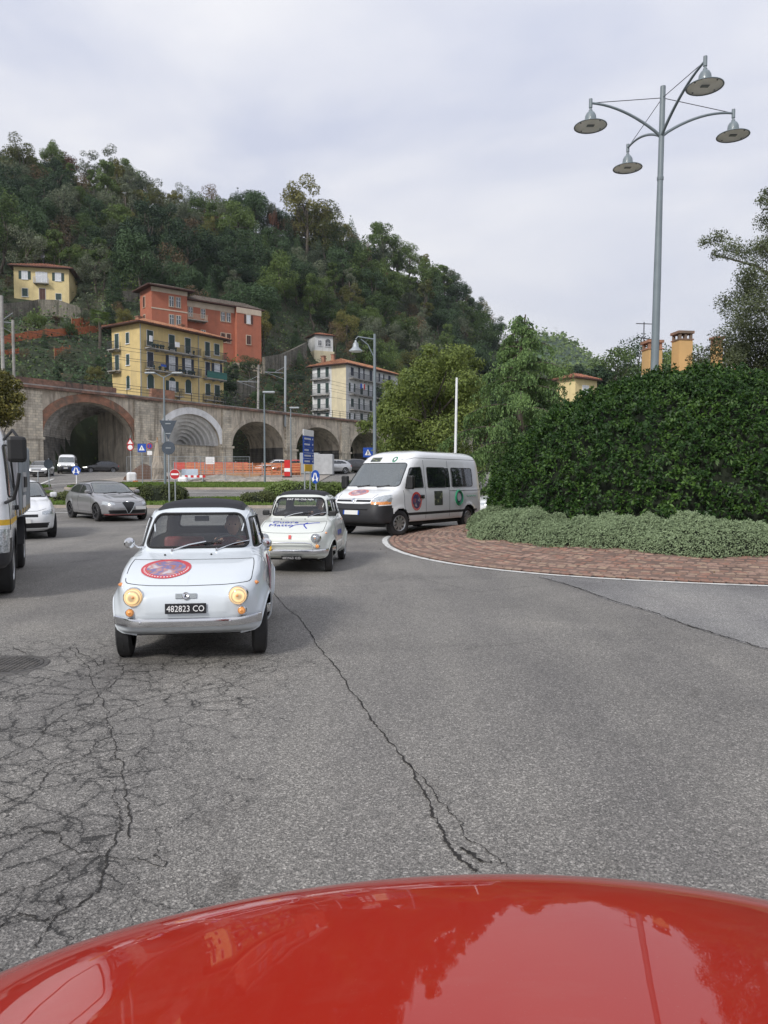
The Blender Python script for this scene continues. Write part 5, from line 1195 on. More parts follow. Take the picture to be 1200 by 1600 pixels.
def build_small_cars():
    # the front car
    hx, hy = .13, -.99; hd = math.atan2(hy, hx); h = np.array([hx, hy]) / math.hypot(hx, hy)
    fa = np.array([-1.69, 6.51]); loc = fa - h * .92
    t, b = small_car('pale blue classic small car with lit headlamps and a round red sticker on its bonnet', loc, hd, dict(body=CM['paleblue']), '482823 CO', True, 1, R(4))
    pl = MB().box(-.165, .165, -.042, .042, .0, .006).mesh('number_plate', CM['plate'], False, .003)
    o = b.stick(pl, (0, .487), 'front', 'number_plate', None, t, .012); tx = text_mesh('482823 CO', .072, K['signwhite'], .0015); q = link('plate_text', tx, o, (0, -.003, .0078)); q.scale = (.88, 1.0, 1)
    em = MB().box(-.085, .085, -.02, .02, 0, .008)
    for k in np.arange(-.014, .015, .007): em.box(-.08, .08, k - .0012, k + .0012, .008, .011)
    o = b.stick(em, (0, .585), 'front', 'emblem', K['steel'], t, .004, sm=False); MB().lathe([(.03, 0), (.032, .012), (.026, .018), (.02, .014), (.001, .014)], 24).build('badge_ring', K['chrome'], o, True); MB().prism([(-.012, -.012), (.012, -.012), (0, .018)], .015, .018, 'z').build('badge_mark', K['dark'], o)
    st = decal_round('round_sticker', (.52, .045, .06), (.38, .13, .09), (.15, .15, .33), (.45, .22, .2))
    b.patch('sticker', (1.03, -.21), (.20, .21), 'top', st, t, .004, True, 26, R(90))
    b.patch('sticker', (.12, .60), (.24, .20), 'left', st, t, .004, True, 22, 0)
    # exterior mirrors
    for sg, z in ((-1, .915), (1, .90)):
        p = b.hit(.50, z, 'left' if sg > 0 else 'right')[0]
        a = p + np.array([.02, sg * .11, .03]); m = MB().tube([p, p + [.02, sg * .06, .0], a], .008, 6).build('door_mirror', K['chrome'], t, True)
        MB().lathe([(.001, -.03), (.03, -.028), (.048, -.005), (.05, .012), (.045, .014), (.001, .014)], 20, Matrix.Translation(tuple(a + [0, sg * .03, .01])) @ Matrix.Rotation(R(-90), 4, 'Y')).build('mirror_head', K['chrome'], m, True)
    # driver
    dp = loc + h * -.26 + np.array([-h[1], h[0]]) * .27
    person('person', 'driver in dark red shirt holding the steering wheel of the pale blue car', (dp[0], dp[1], .37), hd, M('maroon_shirt', (.13, .03, .035), .8), [(.50, .12, .58), (.50, -.12, .61)], .96)
    # second car
    hx, hy = -.06, -1.; hd = math.atan2(hy, hx); h = np.array([hx, hy]) / math.hypot(hx, hy); fa = np.array([-1.50, 12.42]); loc = fa - h * .92
    t, b = small_car('cream white classic small car with blue lettering on its bonnet, following the pale blue one', loc, hd, dict(body=CM['cream']), '', False, 0, R(6))
    pl = MB().box(-.165, .165, -.042, .042, .0, .006).mesh('number_plate', CM['plate'], False, .003)
    o = b.stick(pl, (.03, .30), 'front', 'number_plate', None, t, .045); tx = text_mesh('482963 CO', .072, K['signwhite'], .0015); q = link('plate_text', tx, o, (0, -.003, .0078)); q.scale = (.88, 1.0, 1)
    b.stick(MB().box(-.022, .022, -.032, .032, 0, .012), (0, .60), 'front', 'emblem', K['red'], t, .003, sm=False)
    MB().tube([(1.452 + .01, .40, .40), (1.46, .36, .50), (1.475, .28, .515), (1.48, 0, .52), (1.475, -.28, .515), (1.46, -.36, .50), (1.462, -.40, .40)], .012, 8).build('over_rider_bar', K['chrome'], t, True)
    MB().lathe([(.001, .0), (.055, .0), (.055, .012), (.001, .014)], 24, Matrix.Translation((1.49, -.33, .44)) @ Matrix.Rotation(R(90), 4, 'Y')).build('club_badge', K['signyellow'], t, True)
    tx = text_mesh('FIAT 500 Club Italia', .058, K['signwhite'], .001); h_ = b.hit(0, 1.178, 'front'); o = link('windscreen_lettering', tx, t); z = Vector(h_[1]); x = Vector((0, 0, 1)).cross(z).normalized(); y = z.cross(x)
    Mx = Matrix((x, y, z)).transposed().to_4x4(); Mx.translation = Vector(h_[0]) + z * .012; o.matrix_local = Mx
    blue = M('blue_lettering', (.03, .05, .4), .4)
    def stroke(nm, pts, w, view='top'):
        q = []
        for p in polyline(pts, 30):
            h_ = b.hit(p[0], p[1], view)
            if h_: q.append(h_[0] + h_[1] * .002)
        MB().tube(q, w, 4).build(nm, blue, t)
    for i, tt in enumerate((('FIAT 500', .13, .86, -.13), ('', 0, 0, 0))):
        if not tt[0]: continue
        me = text_mesh('Cuore', .15, blue, .001); me2 = text_mesh('Matto', .15, blue, .001)
        for m_, xx, yy in ((me, .90, -.16), (me2, 1.05, -.21)):
            h_ = b.hit(xx, yy, 'top'); z = Vector(h_[1]); x = Vector((0, 1, 0)); x = (x - z * x.dot(z)).normalized(); y = z.cross(x); Mx = Matrix((x, y, z)).transposed().to_4x4(); Mx.translation = Vector(h_[0]) + z * .006
            o = link('bonnet_lettering', m_, t); o.matrix_local = Mx @ Matrix.Scale(1.15, 4, (1, 0, 0))
    stroke('bonnet_swirl', [(1.15, -.05), (1.03, .02), (1.0, .1), (.98, .2), (.92, .33), (.9, .42)], .007); stroke('bonnet_swirl', [(.93, .22), (1.0, .17), (1.06, .18), (1.18, .24)], .011)
    tx = text_mesh('FIAT 500', .13, blue, .001); h_ = b.hit(.1, .6, 'left'); o = link('door_lettering', tx, t); z = Vector(h_[1]); x = Vector((0, 0, 1)).cross(z).normalized(); y = z.cross(x); Mx = Matrix((x, y, z)).transposed().to_4x4(); Mx.translation = Vector(h_[0]) + z * .006; o.matrix_local = Mx
    for sg, z in ((-1, .93), (1, .92)):
        p = b.hit(.47, z, 'left' if sg > 0 else 'right')[0]; MB().box(-.03, .03, -.06, .06, -.045, .045).build('door_mirror', K['black'], t, bevel=.02, loc=tuple(p + [.02, sg * .09, .03])); MB().tube([p, p + [.02, sg * .06, .02]], .012, 6).build('mirror_stalk', K['black'], t)
    dp = loc + h * -.26 + np.array([-h[1], h[0]]) * .27
    person('person', 'driver in a grey top behind the windscreen of the cream white car', (dp[0], dp[1], .37), hd, M('grey_shirt', (.12, .12, .13), .8), [(.50, .12, .58), (.50, -.12, .61)], .96)
build_small_cars()
# ---------------------------------------------------------------- minibus, hatchbacks, truck, red car
VR = [(2.42, .34, .90, .34, -2.6, .40, 8, 14), (2.58, .38, .955, .38, -2.69, .45, 8, 14), (2.64, .55, .985, .55, -2.72, .6, 7, 14), (2.61, .78, .99, .8, -2.72, .85, 7, 14), (2.55, .93, .985, .97, -2.72, 1.0, 7, 14), (2.40, 1.05, .98, 1.08, -2.71, 1.1, 7, 14),
      (2.08, 1.17, .965, 1.19, -2.71, 1.2, 8, 14), (1.90, 1.23, .955, 1.25, -2.70, 1.26, 9, 14), (1.78, 1.34, .945, 1.35, -2.69, 1.4, 9, 14), (1.42, 1.70, .905, 1.70, -2.67, 1.72, 9, 14), (1.13, 1.99, .87, 1.97, -2.64, 2.0, 9, 12), (1.0, 2.10, .845, 2.07, -2.6, 2.12, 8, 10), (.75, 2.21, .79, 2.18, -2.5, 2.22, 7, 8), (.4, 2.28, .66, 2.25, -2.2, 2.28, 6, 7), (0, 2.31, .35, 2.295, -1.4, 2.31, 5, 5), (-.3, 2.32, .004, 2.315, -.4, 2.32, 4, 4)]
def van(label, loc, z, hd, scale=1., rally=True, name='minibus', cat='minibus'):
    t = thing(name, label, cat, None, (loc[0], loc[1], z), hd); t.scale = (scale,) * 3
    b = Body(*shell(VR, -.3, 150 if rally else 70, 420 if rally else 170, lambda V: arch_disp(V, (1.79, -1.79), .34, .41, .018, .06, .6)))
    ws = rpoly([(-.86, 1.30), (.86, 1.30), (.76, 1.93), (-.76, 1.93)], .09, 6); b.mark('windscreen', ws, 'front', .15)
    polys = dict(door_window_=rpoly([(1.52, 1.25), (1.40, 1.50), (1.18, 1.80), (.72, 1.82), (.66, 1.27)], .05), side_window_a=rpoly([(.44, 1.26), (.44, 1.82), (-.52, 1.82), (-.52, 1.26)], .06), side_window_b=rpoly([(-.86, 1.27), (-.86, 1.82), (-2.08, 1.81), (-2.08, 1.28)], .07))
    names = []
    for v in ('left', 'right'):
        for k, p in polys.items():
            if not rally and k != 'door_window_': continue
            b.mark(k + v, p, v, .5); names.append(k + v)
    rw = rpoly([(-.7, 1.3), (.7, 1.3), (.68, 1.8), (-.68, 1.8)], .06); b.mark('rear_window', rw, 'rear', .3)
    C = b.C
    def mk(nm, m):
        b.names.append(nm); b.part[m & (b.part >= 0)] = len(b.names) - 1
    mk('black_bumper', (C[:, 2] < .86 - .04 * (C[:, 0] < 2.5)) & (C[:, 0] > 1.5) & ((C[:, 2] > -1)) & ((C[:, 0] > 2.12) | (C[:, 2] < .5)))
    mk('side_moulding', (np.abs(C[:, 1]) > .8) & (C[:, 2] > .535) & (C[:, 2] < .60) & (np.abs(C[:, 0]) < 2.3))
    mk('sill', (np.abs(C[:, 1]) > .6) & (C[:, 2] < .36) & (C[:, 0] < 1.5))
    hz = lambda C: (np.abs(C[:, 1]) > .60) & (C[:, 0] > 2.0) & (C[:, 2] > .84) & (C[:, 2] < 1.085 - .1 * np.clip(.8 - np.abs(C[:, 1]), 0, 1) * 4 + .0) & (C[:, 0] + .0 * C[:, 2] > 2.14 - (C[:, 2] - .84) * .5 + .05)
    m = hz(C); mk('headlamp_', m & (C[:, 2] > .915)); mk('indicator_', m & (C[:, 2] <= .915))
    g1 = (np.abs(C[:, 1]) < .56) & (C[:, 0] > 2.2) & (C[:, 2] > .895) & (C[:, 2] < .965); mk('grille_slot', g1 & (np.abs(C[:, 1]) > .09))
    wells(b, t, (1.79, -1.79), .34, .40, .99, .62, K['dark'] if False else None)
    wm = CM['white']
    mm = dict(body=wm, windscreen=CM['vglass'], rear_window=CM['dglass'], black_bumper=K['dark'], side_moulding=K['dark'], sill=K['dark'], headlamp_=CM['clear'], indicator_=CM['amber_off'], grille_slot=K['grille'])
    for k in names: mm[k] = CM['dglass']
    if not rally: mm['headlamp_'] = CM['drl']; mm['indicator_'] = wm
    b.build(mm, t)
    b.seal('windscreen_rubber', ws, 'front', .012, K['black'], t, off=.001)
    for v in ('left', 'right'):
        for k, p in polys.items():
            if not rally and k != 'door_window_': continue
            b.seal('window_rubber', p, v, .011, K['black'], t, off=.001)
        for x0 in ((1.62, .58) if rally else (1.62, .58)):
            b.seal('door_seam', [(x0, .42), (x0, 1.2)], v, .005, CM['seam'], t, closed=False)
        if rally:
            b.seal('door_seam', [(-.68, .42), (-.68, 2.02)], v, .005, CM['seam'], t, closed=False); b.seal('door_seam', [(.58, 1.2), (.58, 2.02)], v, .005, CM['seam'], t, closed=False); b.seal('slide_rail', [(-.7, 1.16), (-2.5, 1.16)], v, .008, CM['seam'], t, closed=False)
            b.seal('roof_gutter', [(1.25, 1.99), (.9, 2.07), (-2.5, 2.07)], v, .006, CM['seam'], t, closed=False)
        b.stick(MB().box(-.09, .09, -.045, .045, 0, .03), (.78, 1.02), v, 'door_handle', K['black'], t)
        # door mirror
        h = b.hit(1.5, 1.27, v); sg = 1 if v == 'left' else -1
        if h: MB().box(-.07, .07, -.1, .1, -.16, .2).build('door_mirror', K['black'], t, bevel=.04, loc=tuple(h[0] + [.02, sg * .17, .12])); MB().tube([h[0], h[0] + [.02, sg * .12, .0]], .03, 8).build('mirror_arm', K['black'], t)
    b.seal('bonnet_seam', [(-.6, 1.1), (-.55, .99), (.55, .99), (.6, 1.1)], 'front', .005, CM['seam'], t, closed=False)
    MB().box(-2.5, 2.3, -.88, .88, .25, .33).build('underbody', CM['under'], t)
    for x in (1.79, -1.79):
        for sg in (-1, 1): wheel(t, (x, sg * .86, .34), .34, .21, .21, 'alloy9' if rally else 'cap', R(-14) if x > 0 and rally else 0, sg, CM['hub'])
    b.stick(MB().box(-.26, .26, -.055, .055, 0, .01), (0, .63), 'front', 'number_plate', CM['plate_w'], t, .01, sm=False)
    for sg in (-1, 1): b.stick(MB().box(-.02, .02, -.055, .055, 0, .012), (sg * .24, .63), 'front', 'plate_band', K['signblue'], t, .012, sm=False)
    if rally:
        lo = MB().prism([(0, .085), (.055, 0), (0, -.085), (-.055, 0)], 0, .02, 'z').mesh('emblem', K['chrome'], False, .004); b.stick(lo, (0, .935), 'front', 'emblem', None, t, .01)
        for yy in (.25, -.4):
            h0 = b.hit(yy, 1.285, 'front')[0]; h1 = b.hit(yy + .38, 1.33, 'front')[0]; MB().tube([h0 + [.03, 0, 0], h1 + [.03, 0, 0]], .014, 6).build('wiper', K['black'], t)
        b.seal('grille_trim', [(-.58, .878), (-.3, .86), (.3, .86), (.58, .878)], 'front', .012, wm, t, closed=False, off=.005); b.seal('bumper_slot', [(-.5, .72), (.5, .72)], 'front', .018, K['black'], t, closed=False, off=.004)
        st = decal_round('rally_sticker_hood', (.62, .16, .13), (.4, .16, .12), (.16, .14, .28), (.55, .3, .25)); st2 = decal_round('rally_sticker_door', (.62, .06, .05), (.4, .13, .06), (.06, .06, .2), (.1, .07, .08))
        b.patch('sticker', (2.17, -.12), (.22, .30), 'top', st, t, .005, True, 20, R(90)); b.patch('sticker', (1.06, .90), (.25, .25), 'left', st2, t, .005, True, 20)
        sq = decal_square(); b.patch('square_logo', (-.07, .96), (.22, .20), 'left', sq, t, .005, False, 10); b.patch('square_logo', (.98, -.28), (.05, .16), 'front', sq, t, .008, False, 10) if False else None
        
        b.patch('roof_logo', (-.33, 2.03), (.17, .06), 'front', sq, t, .006, False, 10)
        g = M('logo_green', (.02, .28, .13), .4); d = M('logo_dark', (.03, .06, .07), .4)
        def ringlogo(cx, cz, r, view, sx=1):
            for k, (rr, ox, w, mt) in enumerate(((1., 0, .026, g), (.82, .1, .02, g), (.68, .2, .022, d))):
                pts = []
                for a in np.linspace(0, 2 * math.pi, 40)[:-1]:
                    h = b.hit(cx + (rr * math.cos(a) + ox * .0) * r * sx, cz + rr * math.sin(a) * r + ox * r * .6, view)
                    if h: pts.append(h[0] + h[1] * .002)
                MB().tube(pts, w * r / .2, 4, closed=True).build('ring_logo', mt, t)
        ringlogo(-1.22, .95, .21, 'left'); ringlogo(.3, 2.03, .07, 'front')
        h = b.hit(-1.95, .99, 'left')
        MB().tube([h[0] + [.3 - k * .05, .004, .02 * math.sin(k * 2.3)] for k in range(13)], .006, 4).build('side_lettering', g, t)
        # seats seen through the glass, a passenger and driver
        for x in (.9, 0, -.9, -1.8):
            for yy in (-.45, .45): s_ = MB().box(x - .25, x + .25, yy - .24, yy + .24, .75, .9).build('seat', K['interior'], t, bevel=.04); MB().box(x - .32, x - .2, yy - .23, yy + .23, .9, 1.5).build('backrest', K['interior'], s_, bevel=.04)
        MB().box(1.5, 1.95, -.85, .85, 1.0, 1.2).build('dashboard', K['interior'], t, bevel=.03)
    return t, b
def decal_square():
    m, nt, n, l, b = nodes('dark_square_print'); uv = n.new('ShaderNodeUVMap').outputs[0]
    c = ramp(n, l, nz(n, l, uv, 1.6, 5, .6, .6), [(.4, (.03, .035, .04)), (.55, (.07, .09, .06)), (.66, (.42, .42, .22)), (.72, (.1, .1, .1))])
    l.new(c, b.inputs['Base Color']); b.inputs['Roughness'].default_value = .4; return m
h_ = np.array([-2.2, -3.05]); h_ /= np.linalg.norm(h_)
fw = np.array([.40, 20.0]); side = np.array([-h_[1], h_[0]])      # its left side faces the camera's right
VL_ = fw - side * .90 - h_ * 1.79
vt, vb = van('white minibus with round red stickers turning round the brick island', VL_, 0., math.atan2(h_[1], h_[0]), 1.03)
def at_van(x, y, z):
    p = VL_ + h_ * x + side * y; return (p[0], p[1], z)
person('person', 'driver in a pale shirt at the wheel of the white minibus', at_van(.9, .45, .98), math.atan2(h_[1], h_[0]), M('pale_shirt', (.45, .45, .48), .8))
person('person', 'passenger in white shirt behind the middle side window of the white minibus', at_van(0., .45, .98), math.atan2(h_[1], h_[0]), M('white_shirt', (.6, .6, .62), .8))

HR = [(1.98, .2, .76, .2, -2.03, .27, 6, 8), (2.09, .26, .85, .26, -2.13, .35, 5.5, 8), (2.15, .40, .885, .40, -2.19, .5, 5, 7), (2.13, .56, .90, .58, -2.19, .66, 5, 7), (2.04, .68, .895, .72, -2.15, .8, 5, 7), (1.84, .775, .88, .82, -2.11, .90, 5, 7), (1.38, .875, .855, .895, -2.07, .97, 6, 7),
      (1.06, .93, .835, .93, -2.04, 1.0, 7, 7), (.93, .975, .815, .975, -2.0, 1.04, 7, 7), (.55, 1.18, .735, 1.16, -1.80, 1.20, 7, 7), (.22, 1.335, .66, 1.30, -1.52, 1.34, 6.5, 6), (-.05, 1.405, .57, 1.375, -1.22, 1.40, 6, 5), (-.32, 1.44, .3, 1.43, -.85, 1.43, 5, 4), (-.55, 1.45, .004, 1.45, -.6, 1.45, 4, 4)]
def hatch(label, loc, z, hd, pnt, scale=(1, 1, 1), res=1, wheelmat=None, kind='plain', roof=None, lit=False, name='hatchback', group=None):
    t = thing(name, label, 'car', group, (loc[0], loc[1], z), hd); t.scale = scale
    Kk, N = (130, 320) if res else (60, 130)
    def disp(V):
        V = arch_disp(V, (1.315, -1.315), .32, .375, .02, .06, .5); X, Y, Z = V[..., 0], V[..., 1], V[..., 2]
        V[..., 1] -= np.sign(Y) * .018 * np.exp(-((Z - .45) / .09) ** 2) * smooth((.9 - np.abs(X)) / .4) * (np.abs(Y) > .5)
        V[..., 2] -= .012 * np.exp(-((np.abs(Y) - .45) / .05) ** 2) * smooth((X - 1.0) / .2) * smooth((Z - .7) / .05)
        return V
    b = Body(*shell(HR, -.55, Kk, N, disp)); C = b.C
    ws = rpoly([(-.735, .985), (.735, .985), (.60, 1.345), (-.60, 1.345)], .06, 5); b.mark('windscreen', ws, 'front', .12)
    fd = rpoly([(.72, .985), (.42, 1.15), (.12, 1.285), (-.42, 1.315), (-.42, .975)], .03); rd = rpoly([(-.50, .975), (-.50, 1.315), (-1.05, 1.28), (-1.42, 1.16), (-1.50, 1.03)], .04)
    rw = rpoly([(-.55, 1.06), (.55, 1.06), (.5, 1.32), (-.5, 1.32)], .06); b.mark('rear_window', rw, 'rear', .2)
    for v in ('left', 'right'): b.mark('front_window_' + v, fd, v, .3); b.mark('rear_side_window_' + v, rd, v, .3)
    def mk(nm, m): b.names.append(nm); b.part[m & (b.part >= 0)] = len(b.names) - 1
    ay = np.abs(C[:, 1])
    mk('lower_grille', (C[:, 0] > 1.9) & (C[:, 2] > .27) & (C[:, 2] < .40) & (ay < .66 + .4 * (C[:, 2] - .33)))
    mk('headlamp_', (C[:, 0] > 1.62) & (ay > .50) & (C[:, 2] > .585 + .0 * ay) & (C[:, 2] < .66 + (ay - .5) * .16) & (C[:, 0] < 2.2) & (C[:, 0] + C[:, 2] * 0 > 1.70))
    mk('sill', (C[:, 2] < .245) & (C[:, 0] < 1.9)); mk('tail_lamp_', (C[:, 0] < -1.95) & (ay > .45) & (C[:, 2] > .72) & (C[:, 2] < .86))
    if kind == 'vgrille':
        tri = rpoly([(-.25, .655), (-.11, .69), (.0, .665), (.11, .69), (.25, .655), (.03, .27), (-.03, .27)], .03)
        b.mark('shield_grille', tri, 'front', .05)
    elif kind == 'plain': mk('upper_grille', (C[:, 0] > 1.9) & (ay < .42) & (C[:, 2] > .52) & (C[:, 2] < .60))
    wells(b, t, (1.315, -1.315), .315, .36, .9, .5, None)
    mm = dict(body=pnt, windscreen=CM['vglass'] if res else CM['dglass'], lower_grille=K['grille'], headlamp_=CM['drl'] if lit else CM['clear'], sill=K['dark'], tail_lamp_=K['red'], upper_grille=K['grille'], shield_grille=K['grille'])
    for v in ('left', 'right'): mm['front_window_' + v] = mm['rear_side_window_' + v] = CM['dglass']
    mm['rear_window'] = CM['dglass']; b.build(mm, t)
    if res:
        b.seal('windscreen_rubber', ws, 'front', .012, K['black'], t)
        for v in ('left', 'right'):
            b.seal('window_frame', fd, v, .012, K['black'], t); b.seal('window_frame', rd, v, .012, K['black'], t)
            for P_ in ([(.86, .33), (.88, .7), (.74, .96)], [(-.46, .33), (-.46, .96)], [(.86, .33), (-.9, .33)], [(-1.2, .93), (-1.02, .72), (-.92, .42), (-.9, .33)]): b.seal('door_seam', P_, v, .0045, CM['seam'], t, closed=False)
            b.stick(MB().box(-.1, .1, -.015, .015, 0, .03), (-.25, .84), v, 'door_handle', pnt, t)
        b.seal('bonnet_seam', [(-.62, .72), (-.4, .67), (.4, .67), (.62, .72)], 'front', .005, CM['seam'], t, closed=False)
        for yy in (.1, -.45): h0 = b.hit(yy, .975, 'front')[0]; h1 = b.hit(yy + .5, 1.02, 'front')[0]; MB().tube([h0 + [.02, 0, .0], h1 + [.02, 0, .0]], .01, 5).build('wiper', K['black'], t)
    for v, sg in (('left', 1), ('right', -1)):
        h = b.hit(.62, .975, v)
        if h: MB().box(-.06, .09, -.09, .09, -.065, .065).build('door_mirror', pnt, t, bevel=.045 if res else .03, loc=tuple(h[0] + [.0, sg * .13, .06])); MB().box(-.02, .03, min(0, sg * .1), max(0, sg * .1), -.02, .02).build('mirror_arm', K['black'], t, loc=tuple(h[0] + [0, 0, .0]))
    for x in (1.315, -1.315):
        for sg in (-1, 1): wheel(t, (x, sg * .80, .315), .315, .2, .225, 'alloy', 0, sg, wheelmat or CM['alloy'])
    MB().box(-1.9, 1.8, -.74, .74, .16, .21).build('underbody', CM['under'], t); MB().box(.55, 1.0, -.7, .7, .75, .93).build('dashboard', K['interior'], t)
    for x in (.05, -.85):
        for yy in (-.36, .36): s_ = MB().box(x - .2, x + .25, yy - .22, yy + .22, .4, .55).build('seat', K['interior'], t, bevel=.04); MB().box(x - .32, x - .18, yy - .2, yy + .2, .5, 1.12).build('backrest', K['interior'], s_, bevel=.04)
    if kind == 'vgrille':
        b.seal('shield_surround', tri, 'front', .012, K['steel'], t, off=.004)
        b.stick(MB().lathe([(.045, 0), (.045, .012), (.001, .016)], 20), (0, .69), 'front', 'round_badge', K['chrome'], t, .004)
        o = b.stick(MB().box(-.20, .20, -.055, .055, 0, .01), (.42, .47), 'front', 'number_plate', CM['plate_w'], t, .015, sm=False)
        b.stick(MB().box(-.02, .02, -.052, .052, 0, .012), (.60, .47), 'front', 'plate_band', K['signblue'], t, .02, sm=False)
        b.seal('splitter', [(-.75, .24), (0, .235), (.75, .24)], 'front', .006, K['red'], t, closed=False, off=.003)
    else:
        b.stick(MB().box(-.24, .24, -.055, .055, 0, .01), (0, .45), 'front', 'number_plate', CM['plate_w'], t, .015, sm=False)
    return t
def hdg(hx, hy): return math.atan2(hy, hx)
# grey hatchback on the left
hh = np.array([.66, -.75]); al = np.array([-10.45, 27.8])
hatch('metallic grey hatchback with a dark triangular grille waiting beyond the roundabout exit', al, float(rprof(28.4)) - .02, hdg(*hh), CM['grey'], kind='vgrille', wheelmat=CM['dalloy'])
# white car behind the truck
hatch('white car half hidden behind the truck at the left edge', (-10.15, 20.3), 0, hdg(.50, -.87), CM['white'], (.95, 1, 1.08))
# cars under and before the big arch
hatch('silver car with lit headlamps just left of the white van by the big arch', (XP(52, 66), 67.5), float(rprof(67.)), hdg(.25, -.97), CM['silver'], (1, 1, 1.02), 0, lit=True)
van('white delivery van approaching from the big arch', (XP(86, 72), 75.0), float(rprof(74.)), hdg(.32, -.95), .84, False, 'delivery_van', 'van')
hatch('black car in the dark shade under the big arch', (XP(148, 86), 87.5), 2.25, hdg(-.75, -.66), CM['darkcar'], (1, 1, 1), 0, lit=True)
# cars beyond the low hedge
for px, Y, col, lb, sc in ((452, 72, 'redcar', 'red car with pale windscreen parked beyond the low hedge', 1.), (480, 75, 'bluecar', 'dark blue car parked just right of the red one beyond the hedge', 1.05), (515, 73, 'silver', 'silver car parked beyond the right end of the low hedge', 1.), (428, 80, 'white', 'white car parked left of the red car by the orange fencing', .95), (545, 76, 'darkcar', 'dark car parked rightmost in the row, next to the minibus', 1.)):
    hatch(lb, (XP(px, Y), Y), float(rprof(Y)), hdg(-.8, -.5), CM[col], (sc, sc, sc), 0)
hatch('white car half hidden behind the hedge and the rear of the minibus', (5.3, 28.4), 0., hdg(-.93, -.36), CM['white'], (1, 1, 1.0), 0)
def truck():
    h = np.array([.40, -.917]); s = np.array([-h[1], h[0]])      # s: its left side -> towards +x
    fr = np.array([-4.66, 9.2]); o = fr - s * 1.0
    t = thing('truck', 'white truck with black mirror and orange reflective stripe cut by the left edge', 'truck', None, (o[0], o[1], 0), math.atan2(h[1], h[0]))
    # local: x forward, y left (towards the road we see); front face at x=0, side at y=1.0
    TR = [(-.05, .42, .93, .42, -1.62, .42, 9, 14), (0., .5, .98, .5, -1.65, .5, 9, 14), (.02, .85, 1.0, .85, -1.66, .85, 9, 14), (-.02, 1.15, 1.0, 1.15, -1.66, 1.15, 9, 14), (-.1, 1.4, .985, 1.4, -1.66, 1.4, 9, 14), (-.34, 2.0, .93, 1.98, -1.66, 2.0, 9, 14), (-.45, 2.2, .89, 2.17, -1.64, 2.2, 8, 12), (-.62, 2.3, .80, 2.27, -1.55, 2.3, 7, 9), (-.85, 2.34, .3, 2.335, -1.2, 2.34, 5, 5), (-.95, 2.35, .004, 2.35, -1., 2.35, 4, 4)]
    b = Body(*shell(TR, -.95, 110, 260)); C = b.C
    ws = rpoly([(-.84, 1.32), (.84, 1.32), (.80, 2.08), (-.80, 2.08)], .07); b.mark('windscreen', ws, 'front', .15)
    dw = rpoly([(-.22, 1.32), (-.42, 1.98), (-1.35, 2.02), (-1.35, 1.30)], .05)
    for v in ('left', 'right'): b.mark('door_window_' + v, dw, v, .3)
    def mk(nm, m): b.names.append(nm); b.part[m & (b.part >= 0)] = len(b.names) - 1
    mk('bumper', (C[:, 2] < .80) & (C[:, 0] > -.42)); mk('stripe', (np.abs(C[:, 1]) > .8) & (C[:, 2] > .97) & (C[:, 2] < 1.04)); mk('headlamp_', (C[:, 2] > .62) & (C[:, 2] < .92) & (C[:, 0] > -.18) & (np.abs(C[:, 1]) > .68))
    wells(b, t, (-.95,), .40, .47, 1., .6, K['dark'])
    b.build(dict(body=CM['white'], windscreen=CM['dglass'], door_window_left=CM['dglass'], door_window_right=CM['dglass'], bumper=K['dark'], stripe=K['signyellow'], headlamp_=CM['clear']), t)
    b.seal('window_rubber', dw, 'left', .014, K['black'], t); b.seal('windscreen_rubber', ws, 'front', .014, K['black'], t)
    b.seal('door_seam', [(-.2, .9), (-.2, 1.3)], 'left', .006, CM['seam'], t, closed=False); b.seal('door_seam', [(-1.45, .9), (-1.45, 2.1)], 'left', .006, CM['seam'], t, closed=False)
    b.stick(MB().box(-.09, .09, -.03, .03, 0, .04), (-1.2, 1.15), 'left', 'door_handle', K['black'], t)
    m = MB().tube([(-.12, .95, 1.25), (.1, 1.05, 1.30), (.14, 1.10, 1.48), (.15, 1.12, 1.62)], .022, 8).build('mirror_arm', K['black'], t, True); MB().tube([(-.35, .93, 2.05), (.05, 1.05, 2.15), (.15, 1.12, 2.05)], .018, 8).build('mirror_arm', K['black'], t, True)
    MB().box(.10, .21, .99, 1.21, 1.75, 2.07).build('door_mirror', K['black'], t, bevel=.045)
    # chassis, tank, body with bins
    MB().box(-5.2, -1.5, .28, .42, .55, .72).build('chassis_rail', K['dark'], t); MB().box(-5.2, -1.5, -.42, -.28, .55, .72).build('chassis_rail', K['dark'], t)
    bx = MB().box(-5.1, -1.75, -1.02, 1.02, .98, 2.12).build('load_body', K['alu'], t, bevel=.02)
    for k in range(6): MB().box(-1.82 - k * .62, -1.76 - k * .62, 1.023, 1.06, 1.0, 2.1).build('body_rib', K['steel'], bx)
    MB().box(-5.1, -1.76, 1.024, 1.045, 1.02, 1.09).build('reflective_stripe', K['signyellow'], bx); MB().box(-2.9, -1.9, 1.062, 1.08, 1.35, 1.65).build('panel', K['greypaintbox'], bx); MB().box(-2.6, -1.95, 1.062, 1.08, 1.12, 1.3).build('panel', K['white'], bx)
    for k in range(3): MB().box(-2.0 - .32 * k - .1, -2.0 - .32 * k + .06, 1.081, 1.1, 1.42, 1.58).build('latch', K['dark'], bx)
    MB().box(-2.1, -1.72, .45, .95, .5, .95).build('fuel_tank', K['alu'], t, bevel=.05)
    A = [(-4.05 + .50 * math.cos(a), .4 + .50 * math.sin(a)) for a in np.linspace(.1, math.pi - .1, 14)]; m2 = MB()
    for (p, q) in zip(A, A[1:]): m2.add([(p[0], .62, p[1]), (q[0], .62, q[1]), (q[0], 1.0, q[1]), (p[0], 1.0, p[1])], [(0, 1, 2, 3)])
    m2.build('mudguard', K['dark'], t)
